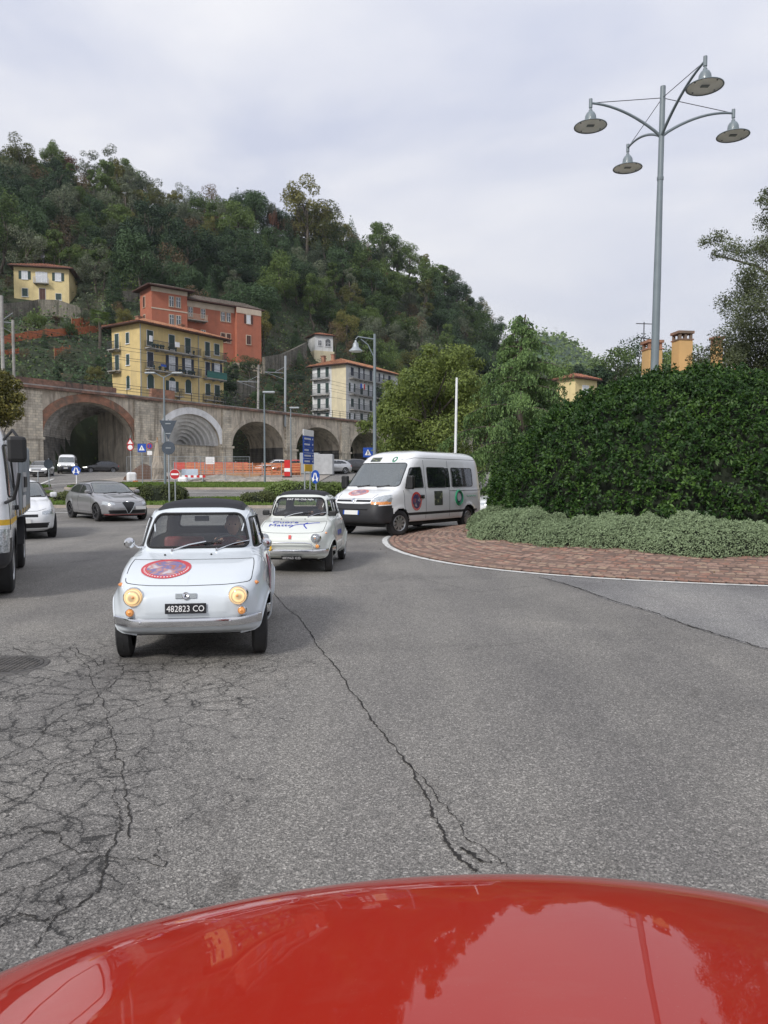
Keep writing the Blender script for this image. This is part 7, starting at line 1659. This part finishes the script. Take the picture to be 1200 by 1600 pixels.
    for px, py, rp in [(1085, 560, 13), (1105, 552, 16), (1130, 548, 20), (1155, 552, 24), (1185, 560, 28), (1100, 575, 20), (1140, 575, 26), (1180, 585, 30), (1220, 570, 30), (1250, 590, 30), (1090, 600, 25), (1140, 610, 30), (1190, 620, 32)]:
        p = P(px, py, Y + r.uniform(-.6, .6)); B.append((p[0], p[1], p[2], rp / FPX * Y))
    base = np.array([XP(1150, Y), Y, 0.]); Bl = [(b[0] - base[0], b[1] - base[1], b[2] - base[2], b[3]) for b in B]; c, d = crown_pts(r, Bl, 16000, .6); v, f = leaf_quads(c, d, r.uniform(.05, .1, len(c)), .5, r, .9)
    t = thing('tall_shrub', 'olive-grey shrub showing over the hedge beside the chimneys', 'shrub', None, tuple(base)); link('foliage', mesh_np('foliage', v, f, mats=[leafmat('olive_shrub_leaves', (.04, .05, .02), (.17, .17, .075), .6, .2, 1.2)]), t)
    MB().tube([(0, 0, 0), (-.6, 0, 3), (-.9, 0, 5)], [.12, .08, .03], 6).tube([(0, 0, 0), (.6, 0, 3), (.9, 0, 5)], [.12, .08, .03], 6).tube([(0, 0, 0), (.0, 0, 3), (.1, 0, 5)], [.12, .08, .03], 6).build('stem', K['bark'], t, True)
    # yellow tree at the left edge
    Y = 46.; B = []
    for px, py, rp in [(2, 590, 16), (18, 602, 16), (28, 622, 13), (8, 625, 22), (22, 645, 15), (-15, 600, 26), (-20, 640, 28), (5, 655, 16), (-40, 620, 30)]:
        p = P(px, py, Y + r.uniform(-1, 1)); B.append((p[0], p[1], p[2], rp / FPX * Y))
    base = np.array([XP(-14, Y), Y, float(rprof(Y))]); Bl = [(b[0] - base[0], b[1] - base[1], b[2] - base[2], b[3]) for b in B]; c, d = crown_pts(r, Bl, 9000, .5); v, f = leaf_quads(c, d, r.uniform(.12, .24, len(c)), .6, r, .7)
    t = thing('street_tree', 'small yellow-leaved tree at the left edge before the viaduct', 'tree', None, tuple(base)); link('crown', mesh_np('crown', v, f, mats=[leafmat('gold_leaves', (.10, .10, .02), (.36, .30, .07), .6, .3, .6)]), t); link('trunk', trunk_mesh(r, 'trunk', 6, .14, Bl[:6], K['bark']), t)
near_trees()
# ---------------------------------------------------------------- medians, low hedges, kerbs, markings
def median(nm, label, pts, seed, nblade=9000, kh=.13):
    pts = rpoly(pts, 1.2, 6); o = thing(nm, None, None); del_ = [o.pop(k) for k in ('label', 'category') if k in o.keys()]
    o['kind'] = 'structure'; o['label'] = label; cx, cy = pts.mean(0); mb = MB(); n = len(pts); inn = [(cx + (x - cx) * .985, cy + (y - cy) * .955) for x, y in pts]
    top = [(x, y, float(rprof(y)) + kh) for x, y in pts]; ins = [(x, y, float(rprof(y)) + kh) for x, y in inn]; bot = [(x, y, float(rprof(y)) - .1) for x, y in pts]
    mb.add(bot + top + ins, [(i, (i + 1) % n, n + (i + 1) % n, n + i) for i in range(n)] + [(n + i, n + (i + 1) % n, 2 * n + (i + 1) % n, 2 * n + i) for i in range(n)]); mb.build('kerb', MKERB2, o)
    MB().add([(x, y, z - .02) for x, y, z in ins], [tuple(range(n))]).build('turf', MTURF, o)
    r = np.random.default_rng(seed); x0, y0 = pts.min(0); x1, y1 = pts.max(0); x = r.uniform(x0, x1, nblade * 2); y = r.uniform(y0, y1, nblade * 2); ok = inpoly(x, y, inn); x, y = x[ok], y[ok]; m = len(x); z = rprof(y) + kh
    a = r.uniform(0, 6.28, m); h = r.uniform(.05, .14, m); w = .035; dx, dy = np.cos(a) * w, np.sin(a) * w; lx, ly = r.normal(0, .03, m), r.normal(0, .03, m)
    v = np.stack([np.stack([x - dx, y - dy, z - .03], -1), np.stack([x + dx, y + dy, z - .03], -1), np.stack([x + lx + dx * .4, y + ly + dy * .4, z + h], -1), np.stack([x + lx - dx * .4, y + ly - dy * .4, z + h], -1)], 1).reshape(-1, 3)
    link('grass', mesh_np('grass', v, np.arange(4 * m).reshape(-1, 4), mats=[MGR]), o, kind='stuff')
MKERB2 = M('pale_kerb', (.36, .31, .26), .85, var=.2, bump=.2, bs=10); MTURF = M('turf', (.08, .13, .03), .95, var=.5, scale=2); MGR = leafmat('grass_blades', (.06, .11, .018), (.17, .25, .05), .7, .25, .4)
median('grass_median', 'near grassy traffic island with signposts and clipped bushes', [(-17.8, 33.6), (-1.2, 33.2), (-.6, 36.2), (-3, 38.2), (-17.5, 37.6)], 1, 12000)
median('grass_median', 'long grass strip between the road and the building site', [(-21, 47.5), (-5.6, 47.6), (-4.2, 49.5), (-6, 53.2), (-20, 53.0)], 2, 16000)
median('grass_median', 'narrow grassy island beside the road to the big arch', [(-24, 40.6), (-19.4, 40.4), (-18.6, 42.0), (-19.6, 43.4), (-24, 43.4)], 3, 4000)
median('grass_median', 'small pointed island with signs before the big arch', [(-25.5, 46.5), (-21.4, 46.2), (-22, 49.5), (-26.4, 50.5)], 4, 3000)
def low_hedge(label, c, sx, sy, h, mat, n, seed, rz=0.):
    r = np.random.default_rng(seed); z0 = float(rprof(c[1])) + .1; t = thing('low_hedge', label, 'hedge', None, (c[0], c[1], z0), rz); u = r.random((n, 2)); th = u[:, 0] * 2 * math.pi; k = u[:, 1] * math.pi / 2
    rad = np.cos(k) ** .45 * (1 + .06 * np.sin(th * 9)); cx = np.sign(np.cos(th)) * np.abs(np.cos(th)) ** .6; sn = np.sign(np.sin(th)) * np.abs(np.sin(th)) ** .6
    p = np.stack([rad * cx * sx, rad * sn * sy, h * np.sin(k) ** .55 + .05 * np.sin(rad * cx * sx * 5)], -1) + r.normal(0, .04, (n, 3)); nr = np.stack([cx * .7, sn * .7, np.sin(k) + .3], -1); v, f = leaf_quads(p, nr, r.uniform(.05, .11, n), .55, r, .8); link('leaves', mesh_np('leaves', v, f, mats=[mat]), t)
    A = np.linspace(0, 2 * math.pi, 25)[:-1]; mb = MB(); ring_ = lambda s, z: [(s * sx * math.copysign(abs(math.cos(a)) ** .6, math.cos(a)), s * sy * math.copysign(abs(math.sin(a)) ** .6, math.sin(a)), z) for a in A]
    vs = ring_(.92, -.1) + ring_(.92, h * .6) + ring_(.75, h * .88); mb.add(vs, [(q * 24 + i, q * 24 + (i + 1) % 24, (q + 1) * 24 + (i + 1) % 24, (q + 1) * 24 + i) for q in (0, 1) for i in range(24)] + [tuple(range(48, 72))]); mb.build('twig_core', LM['core'], t)
LH = leafmat('light_hedge_leaves', (.05, .085, .02), (.20, .27, .075), .55, .2, 1.2); LH2 = leafmat('dull_hedge_leaves', (.035, .055, .018), (.12, .14, .045), .6, .2, 1.2)
low_hedge('bright green clipped hedge behind the cream white small car', (XP(476, 35.6), 35.7), 1.95, .8, .95, LH, 12000, 1); low_hedge('low dull green bush just left of the bright clipped hedge', (XP(404, 34.4), 34.5), .8, .6, .5, LH2, 4000, 2)
low_hedge('rounded olive-green bush right behind the grey hatchback', (XP(247, 35), 35.6), 1.15, .8, .78, LH2, 7000, 3); low_hedge('small shrub in the grass left of the grey hatchback', (XP(98, 35.5), 35.5), .4, .4, .45, LH2, 1500, 4)
low_hedge('hedge end of bright leaves beside the minibus nose', (XP(538, 37.5), 37.2), .7, .6, .85, LH, 3000, 6)
def markings():
    road = bpy.data.objects['road']
    def quad(pts, z=.02):
        MB().add([(x, y, float(rprof(y)) + z) for x, y in pts], [(0, 1, 2, 3)]).build('lane_marking', MPAINT, road)
    for px in (82, 118, 152):
        a = XP(px, 30.8); quad([(a, 30.6), (a + .85, 30.55), (a + .85, 30.75), (a, 30.8)])
    for a in range(8): y = 33.0 + .0 * a
    quad([(-13, 44.0), (-8, 44.3), (-8, 44.45), (-13, 44.15)]); quad([(-3.5, 42.0), (0, 42.3), (0, 42.5), (-3.5, 42.2)])
    for (x0, y0, x1, y1) in ((-24.5, 52, -27.8, 62), (-24.3, 52, -21.8, 60), (-24.5, 52, -24.9, 50.6), (-21.5, 60, -20.5, 66), (-19, 55, -22.2, 72)):
        quad([(x0, y0), (x0 + .22, y0), (x1 + .22, y1), (x1, y1)], .03)
    # manhole
    p = G(8, 1040); t = thing('manhole_cover', 'round iron manhole cover set in cracked asphalt at the left edge', 'manhole cover', None, (p[0], p[1], 0)); mi = M('worn_iron', (.10, .095, .09), .6, .5, var=.3, scale=20, bump=.4, bs=60, dirt=(.16, .15, .14), dsc=8)
    MB().lathe([(.30, .0), (.30, .007), (.335, .007), (.345, .0)], 48).build('frame_ring', mi, t); MB().lathe([(.001, .008), (.29, .008), (.293, .0)], 48).build('lid', mi, t); m = MB()
    for i in range(-6, 7):
        for j in range(-6, 7):
            x, y = i * .042, j * .042
            if math.hypot(x, y) < .26: m.box(x - .014, x + .014, y - .014, y + .014, .009, .013)
    m.build('tread_studs', mi, t, kind='stuff')
markings()
# ---------------------------------------------------------------- signs, lamps, poles
def post(px, ytop, Y, r, mat, t, extra=0):
    z0 = float(rprof(Y)); zt = P(px, ytop, Y)[2]; MB().tube([(0, 0, -.1), (0, 0, zt - z0 + extra)], r, 10).build('post', mat, t, True); return zt - z0
def sgn(nm, label, px, Y, cat='sign'): return thing(nm, label, cat, None, (XP(px, Y), Y, float(rprof(Y))))
def zl(px, py, Y): return P(px, py, Y)[2] - float(rprof(Y))
def disc(r, y, z, t, mat, nm, th=.02, yaw=0.):
    return MB().lathe([(.001, 0), (r, 0), (r, th), (.001, th)], 28, Matrix.Translation((0, y, z)) @ Matrix.Rotation(yaw, 4, 'Z') @ Matrix.Rotation(R(90), 4, 'X')).build(nm, mat, t)
def signs():
    # backs of give-way and round signs
    Y = 34.2; t = sgn('road_sign', 'tall signpost seen from behind: dark inverted triangle above a dark disc', 264.5, Y); post(264, 655, Y, .035, K['steel'], t)
    w = 27 / FPX * Y; z1, z0 = zl(265, 657, Y), zl(265, 686, Y); MB().prism([(-w / 2, z1), (w / 2, z1), (.02, z0), (-.02, z0)], -.05, -.03).build('triangle_back', K['signback'], t, bevel=.004); d = disc(.31, -.03, zl(264, 700, Y), t, K['signback'], 'disc_back')
    for zz in (z1 - .15, z0 + .25, zl(264, 700, Y)): MB().box(-.12, .12, -.065, -.052, zz - .02, zz + .02).build('clamp', K['steel'], t)
    t = sgn('no_entry_sign', 'round red no-entry sign with white bar on a short post', 274, 34.0); Y = 34.; post(274, 734, Y, .03, K['steel'], t); z = zl(274, 741, Y); disc(.24, -.035, z, t, K['signred'], 'sign_plate'); MB().box(-.17, .17, -.062, -.057, z - .04, z + .04).build('white_bar', K['signwhite'], t); MB().lathe([(.225, 0), (.24, 0), (.24, .003), (.225, .003)], 28, Matrix.Translation((0, -.056, z)) @ Matrix.Rotation(R(90), 4, 'X')).build('rim', K['signwhite'], t)
    t = sgn('crossing_sign', 'square blue crossing sign with white triangle near the first pier', 223, 51.); Y = 51.; post(223, 693, Y, .03, K['steel'], t); z = zl(223, 700, Y); w = .29
    MB().box(-w, w, -.06, -.04, z - w, z + w).build('sign_plate', K['signblue'], t); MB().prism([(-.2, z - .17), (.2, z - .17), (0, z + .2)], -.068, -.062).build('white_triangle', K['signwhite'], t); MB().box(-.02, .02, -.074, -.07, z - .1, z + .06).build('walking_figure', K['dark'], t)
    t = sgn('crossing_sign', 'square blue crossing sign with white triangle right above the minibus roof', 575, 46.); Y = 46.; post(575, 699, Y, .03, K['steel'], t); z = zl(575, 707, Y); w = .3
    MB().box(-w, w, -.06, -.04, z - w, z + w).build('sign_plate', K['signblue'], t); MB().prism([(-.2, z - .17), (.2, z - .17), (0, z + .2)], -.068, -.062).build('white_triangle', K['signwhite'], t); MB().prism([(-.05, z - .13), (-.01, z - .13), (.01, z), (.05, z - .13), (.08, z - .13), (.03, z + .02), (.02, z + .1), (-.03, z + .1), (-.03, z)], -.075, -.07).build('walking_figure', K['dark'], t)
    t = sgn('works_sign', 'red-rimmed triangle and round plate on one post beside the big arch', 205, 60.); Y = 60.; post(205, 680, Y, .03, K['steel'], t); z = zl(205, 690, Y); MB().prism([(-.32, z - .25), (.32, z - .25), (0, z + .3)], -.06, -.04).build('triangle_plate', K['signred'], t); MB().prism([(-.2, z - .18), (.2, z - .18), (0, z + .16)], -.066, -.062).build('inner_triangle', K['signwhite'], t); z = zl(205, 699, Y); disc(.27, -.03, z, t, K['signred'], 'round_plate'); disc(.19, -.055, z, t, K['signwhite'], 'inner_disc', .004)
    t = sgn('no_parking_sign', 'small blue and red no-parking disc above a white plate by the first pier', 235, 62.); Y = 62.; post(235, 690, Y, .025, K['steel'], t); z = zl(235, 697, Y); disc(.24, -.03, z, t, K['signred'], 'sign_plate'); disc(.18, -.055, z, t, K['signblue'], 'inner_disc', .004); MB().box(-.02, .02, -.07, -.062, z - .2, z + .2).build('bar', K['signred'], t); MB().box(-.2, .2, -.05, -.03, z - .75, z - .4).build('white_plate', K['signwhite'], t)
    def arrow(t, z, s, y, mat):
        for k in (-1, 1):
            MB().prism([(k * .01 * s, z + .2 * s), (k * .09 * s, z + .2 * s), (k * .19 * s, z - .06 * s), (k * .27 * s, z - .03 * s), (k * .2 * s, z - .26 * s), (k * .03 * s, z - .13 * s), (k * .11 * s, z - .1 * s)], y - .005, y).build('arrow', mat, t)
    t = sgn('direction_disc', 'round blue sign with white arrows on a short post left of the grey hatchback', 120, 43.); Y = 43.; post(120, 730, Y, .03, K['signwhite'], t); z = zl(120, 735, Y); disc(.26, -.03, z, t, K['signblue'], 'sign_plate'); arrow(t, z, .8, -.056, K['signwhite'])
    t = sgn('direction_disc', 'round blue sign with white arrow in front of the bright clipped hedge', 494, 34.); Y = 34.; post(494, 735, Y, .03, K['steel'], t); t.rotation_euler = (0, 0, R(-48)); z = zl(494, 745, Y); disc(.31, -.03, z, t, K['signblue'], 'sign_plate'); arrow(t, z, .9, -.056, K['signwhite'])
    t = sgn('road_sign', 'dark round sign seen from behind in front of the white van', 77, 48.); Y = 48.; post(77, 716, Y, .03, K['steel'], t); disc(.30, -.03, zl(77, 725, Y), t, K['signback'], 'disc_back')
    t = sgn('bollard_post', 'slim grey post before the silver car at far left', 60, 42., 'post'); post(60, 738, 42., .03, K['steel'], t)
    # direction board
    Y = 34.5; t = sgn('direction_board', 'tall stack of blue direction panels with white lettering over a yellow panel', 480.5, Y); t.rotation_euler = (0, 0, R(73)); zt = zl(480, 671, Y)
    for x in (-.32, .32): MB().tube([(x, 0, -.1), (x, 0, zt)], .035, 8).build('post', K['steel'], t, True)
    wdt = .62; z = zt - .02; hh = .245
    MB().box(-wdt, wdt, -.07, -.045, z - .28, z).build('white_panel', K['signwhite'], t); z -= .30
    for k in range(5):
        p = MB().box(-wdt, wdt, -.07, -.045, z - hh, z).build('blue_panel', K['signblue'], t, bevel=.003); MB().box(-wdt + .05, wdt - .3 - .08 * (k % 3), -.076, -.071, z - hh * .68, z - hh * .32).build('white_lettering', K['signwhite'], p) if False else None
        lt = MB(); [lt.box(-.5 + q * .13, -.5 + q * .13 + .09, -.076, -.071, z - hh * .66, z - hh * .34) for q in range(6 - k % 3)]; lt.build('white_lettering', K['signwhite'], p, kind='stuff'); MB().prism([(.42, z - hh * .5), (.52, z - hh * .25), (.52, z - hh * .75)], -.076, -.071).build('arrow', K['signwhite'], p); z -= hh + .015
    MB().box(-.45, .45, -.07, -.045, z - .33, z).build('yellow_panel', K['signyellow'], t)
    # lamp columns
    def column(label, px, pt, Y, r0, head):
        t = sgn('street_lamp', label, px, Y, 'street lamp'); H = zl(px, pt, Y); MB().tube([(0, 0, -.2), (0, 0, H * .5), (0, 0, H)], [r0, r0 * .8, r0 * .6], 12).build('pole', K['lampgrey'], t, True)
        if head == 'twin':
            for sg in (-1, 1): MB().tube([(0, 0, H), (sg * .5, 0, H + .25), (sg * .9, 0, H + .3)], .035, 6).build('arm', K['lampgrey'], t, True); MB().box(sg * .9 - .35, sg * .9 + .35, -.15, .15, H + .24, H + .36).build('lamp_head', K['steel'], t, bevel=.04)
        elif head == 'single': MB().box(-.1, .75, -.14, .14, H - .02, H + .12).build('lamp_head', K['steel'], t, bevel=.04)
        elif head == 'bell':
            a = MB().tube([(0, 0, H * .97), (-.75, 0, H * .985), (-.85, 0, H * .97)], .03, 8).build('arm', K['lampgrey'], t, True); MB().tube([(-.62, 0, H * .972), (-.3, 0, H * .94), (0, 0, H * .86)], .022, 8).build('brace', K['lampgrey'], a, True)
            c = (-.85, 0, H * .965); b = MB().lathe([(.04, 0), (.06, -.1), (.12, -.14), (.14, -.3), (.18, -.36), (.30, -.46), (.31, -.5), (.29, -.51)], 24, Matrix.Translation(c)).build('lamp_shade', K['steel'], t, True); MB().lathe([(.001, -.53), (.15, -.53), (.28, -.505)], 20, Matrix.Translation(c)).build('diffuser', K['lampglass'], b, True)
        return t
    column('slim twin-headed street lamp in front of the shell-shaped arch', 258.5, 590, 49.5, .09, 'twin'); column('slim street lamp in front of the third arch', 414, 614, 52.5, .08, 'single'); column('slim street lamp between the third and fourth arches', 455, 638, 66., .08, 'single')
    column('grey street lamp with one bell-shaped head above the minibus', 585.5, 522, 33.5, .095, 'bell')
    t = thing('white_pole', 'bare slim white pole rising behind the minibus before the cedar', 'pole', None, (XP(710, 31.5), 31.5, 0)); z = P(713, 592, 31.5)[2]; MB().tube([(0, 0, 0), (.08, 0, z)], [.065, .05], 12).lathe([(.055, 0), (.05, .04), (.001, .06)], 12, Matrix.Translation((.08, 0, z - .001))).build('pole', K['white'], t, True)
signs()
# ---------------------------------------------------------------- building site
def site():
    GRV = M('gravel', (.30, .27, .235), .95, var=.4, scale=3, bump=.6, bs=20); ys = np.linspace(53.4, 74, 14); xs = np.linspace(-23, -5, 16)
    v, q = sheet(lambda X, Y: rprof(Y), 0, 0, 0, 0, 0, 0, dz=.05, ys=ys, xs=xs); c = v[q].mean(1); keep = (vdist(c[:, 0], c[:, 1]) < -1) & (c[:, 0] > -22.5 - (c[:, 1] - 53) * .02); link('gravel_yard', mesh_np('gravel_yard', v, q[keep], mats=[GRV]), kind='structure')
    r = random.Random(8); f = float(rprof(62))
    def at(px, Y): return (XP(px, Y), Y, float(rprof(Y)) + .05)
    t = thing('safety_fence', 'long orange plastic site fence in front of the third and fourth arches', 'fence', None, at(290, 66)); m = M('site_net', (.50, .19, .09), .8, var=.25, scale=3); pp = [XP(290, 66), XP(470, 66)]; n = 12
    for i in range(n + 1):
        x = (pp[1] - pp[0]) * i / n; MB().tube([(x, 0, 0), (x, 0, 1.25)], .035, 6).build('post', K['steel'] if i % 3 else K['wood'], t)
        if i < n:
            w = (pp[1] - pp[0]) / n; p = MB(); 
            for k in range(5): p.box(x + .04, x + w - .04, -.03 - .02 * math.sin(i + k), -.01, .12 + k * .23, .12 + k * .23 + .15)
            for k in range(7): p.box(x + w * (k + .5) / 7 - .02, x + w * (k + .5) / 7 + .02, -.012, .0, .1, 1.2)
            p.build('net_panel', m, t)
    t = thing('safety_fence', 'red plastic site fence in front of the shell-shaped arch', 'fence', None, at(272, 68.5)); mr = M('red_net', (.5, .07, .05), .8, var=.2)
    for i in range(6):
        x = i * 1.15; MB().tube([(x, 0, 0), (x, 0, 1.3)], .035, 6).build('post', K['steel'], t); MB().box(x + .05, x + 1.1, -.02, .0, .5, 1.2).build('net_panel', mr, t)
    # mesh fence panels with galvanised frames
    t = thing('mesh_fence', 'galvanised mesh fence panels round the heap of earth by the first pier', 'fence', None, at(199, 57)); 
    for i in range(5):
        x = i * 1.9; fr = MB().tube([(x, 0, 0), (x, 0, 1.9), (x + 1.85, 0, 1.9), (x + 1.85, 0, 0)], .022, 6).tube([(x, 0, .15), (x + 1.85, 0, .15)], .018, 6).build('frame', K['steel'], t); g = MB()
        for k in range(1, 16): g.box(x + k * 1.85 / 16 - .003, x + k * 1.85 / 16 + .003, -.003, .003, .15, 1.9)
        for k in range(1, 8): g.box(x, x + 1.85, -.004, .004, .15 + k * .22, .156 + k * .22)
        g.build('mesh', K['steel'], fr, kind='stuff')
    def heap(nm, label, px, Y, rx, ry, h, mat, seed):
        rr = np.random.default_rng(seed); A = np.linspace(0, 2 * math.pi, 33)[:-1]; L = 9; vs = []; o = at(px, Y)
        for j in range(L):
            s = 1 - j / (L - 1); z = h * (1 - s ** 1.3)
            for a in A: k = 1 + .18 * math.sin(3 * a + seed) + rr.normal(0, .05); vs.append((rx * s * k * math.cos(a), ry * s * k * math.sin(a), z + rr.normal(0, .03) - (.1 if j == 0 else 0)))
        n = 32; fs = [(j * n + i, j * n + (i + 1) % n, (j + 1) * n + (i + 1) % n, (j + 1) * n + i) for j in range(L - 1) for i in range(n)]; t = link(nm, mesh_np(nm, vs, fs, mats=[mat], smooth_=True), None, o); t['label'] = label; t['category'] = 'heap'
    heap('earth_heap', 'heap of dark brown earth behind the mesh fence', 225, 60, 1.9, 1.2, 1.25, K['dirtpile'], 1); heap('earth_heap', 'lower grey gravel heap in the middle of the building site', 345, 58, 2.6, 1.4, .5, GRV, 2); heap('earth_heap', 'pale gravel spread nearest the grass strip at right', 410, 57, 2.8, 1.2, .4, GRV, 3)
    def slab(nm, label, cat, px, Y, w, d, h, mat, z=0., rz=0., bev=.02, tilt=0.):
        o = at(px, Y); t = MB().box(-w / 2, w / 2, -d / 2, d / 2, 0, h).build(nm, mat, None, bevel=bev, loc=(o[0], o[1], o[2] + z), rot=(tilt, 0, rz)); t['label'] = label; t['category'] = cat; return t
    t = thing('notice_board', 'white framed notice board on posts in front of the shell-shaped arch', 'board', None, at(329, 64)); MB().box(-.38, .38, -.04, 0, 1.15, 1.75).build('panel', K['signwhite'], t); MB().tube([(-.3, .02, 0), (-.3, .02, 1.7)], .025, 6).build('leg', K['steel'], t); MB().tube([(.3, .02, 0), (.3, .02, 1.7)], .025, 6).build('leg', K['steel'], t)
    for k in range(4): MB().box(-.32, .32 - .1 * (k % 2), -.046, -.042, 1.25 + k * .11, 1.28 + k * .11).build('print_line', K['greypaintbox'], t)
    slab('leaning_board', 'big pale blue-white panel leaning in the site', 'panel', 297, 60, 1.3, .06, .85, M('pale_panel', (.5, .58, .68), .5), rz=.1); slab('white_bag', 'white builders bag at the foot of the mesh fence', 'bag', 206, 56, .7, .5, .75, K['white'], bev=.15, rz=.5); slab('white_bag', 'second white bag right of the slim lamp foot', 'bag', 286, 55, .7, .5, .45, K['white'], bev=.15)
    slab('portable_cabin', 'pale grey site cabin before the fourth arch', 'cabin', 507, 70, 1.7, 2.2, 1.9, K['greypaintbox'], bev=.04); slab('portable_cabin', 'darker grey container left of the pale cabin', 'cabin', 485, 72, 1.8, 2.2, 2.0, K['steel'], bev=.04)
    for i, (px, Y, w) in enumerate(((330, 61, 2.3), (366, 63, 1.8), (395, 62, 1.6))):
        t = thing('board_stack', ['stack of reddish boards right of the pale panel', 'stack of boards in the middle of the site', 'stack of boards near the right end of the site'][i], 'boards', None, at(px, Y))
        for k in range(4): MB().box(-w / 2 + .1 * (k % 2), w / 2 - .08 * (k % 3), -.4, .4, .1 * k + .02, .1 * k + .09).build('board', [M('rust_board', (.25, .09, .05), .8), K['wood'], K['wood']][i], t)
    t = thing('striped_barrier', 'red and white striped board barrier lying in the site', 'barrier', None, at(303, 56.5))
    for k in range(8): MB().box(-.9 + .225 * k, -.9 + .225 * k + .223, -.02, .02, .32, .5).build('stripe', K['red'] if k % 2 else K['signwhite'], t)
    for x in (-.7, .7): MB().box(x - .03, x + .03, -.2, .2, 0, .32).build('foot', K['steel'], t)
    for i, (px, Y, c) in enumerate(((449, 64, 'orange'), (212, 55, 'orange'), (288, 53.0, 'red'), (350, 53.2, 'red'), (356, 53.2, 'red'))):
        if i == 0: t = thing('warning_panel', 'upright orange warning panel at the right end of the site fence', 'panel', None, at(px, Y)); MB().box(-.25, .25, -.03, .03, .1, 1.5).build('panel', K['red'], t); MB().box(-.25, .25, -.036, -.031, .5, .8).build('stripe', K['signwhite'], t); MB().box(-.4, .4, -.2, .2, 0, .1).build('foot', K['black'], t); continue
        t = thing('fence_foot', ['', 'orange plastic block by the mesh fence', 'single red plastic block on the edge of the grass strip', 'left one of two red plastic blocks on the grass edge', 'right one of two red plastic blocks on the grass edge'][i], 'block', None, at(px, Y)); MB().prism([(-.22, 0), (.22, 0), (.14, .16), (-.14, .16)], -.12, .12).build('block', K[c], t, bevel=.02); MB().tube([(0, 0, .16), (0, 0, .2)], .03, 8).build('socket', K['black'], t)
    # plastic sheeting wrapped tree/lamp foot
    rr = np.random.default_rng(4); t = thing('wrapped_post', 'post wrapped in pale beige sheeting beside the heap of earth', 'post', None, at(247, 58)); A = np.linspace(0, 2 * math.pi, 15)[:-1]; vs = []
    for j, (z, s) in enumerate(((0, .55), (.5, .42), (1., .5), (1.5, .3), (2.2, .22), (3.0, .12))):
        for a in A: q = s * (1 + .25 * math.sin(3 * a + j) + rr.normal(0, .06)); vs.append((q * math.cos(a), q * math.sin(a), z))
    link('sheeting', mesh_np('sheeting', vs, [(j * 14 + i, j * 14 + (i + 1) % 14, (j + 1) * 14 + (i + 1) % 14, (j + 1) * 14 + i) for j in range(5) for i in range(14)], mats=[K['beige']]), t); MB().tube([(0, 0, 0), (0, 0, 3.4)], .05, 6).build('post', K['wood'], t); MB().tube([(-1.0, 0, 3.6), (-.75, 0, 3.15), (-.3, 0, 3.0), (.1, 0, 3.15)], .05, 8).build('corrugated_hose', K['beige'], t, True)
site()
# ---------------------------------------------------------------- air
def haze():
    m = bpy.data.materials.new('thin_haze'); m.use_nodes = True; n = m.node_tree.nodes; n.remove(n['Principled BSDF']); v = n.new('ShaderNodeVolumePrincipled')
    v.inputs['Color'].default_value = (.80, .86, .95, 1); v.inputs['Density'].default_value = .00013; v.inputs['Anisotropy'].default_value = .2
    m.node_tree.links.new(v.outputs[0], n['Material Output'].inputs['Volume'])
    MB().box(-3100, 3100, -410, 3600, -6, 260).build('haze', m, None, kind='stuff', label='thin blue-grey air between the viewer and the hills')
haze()
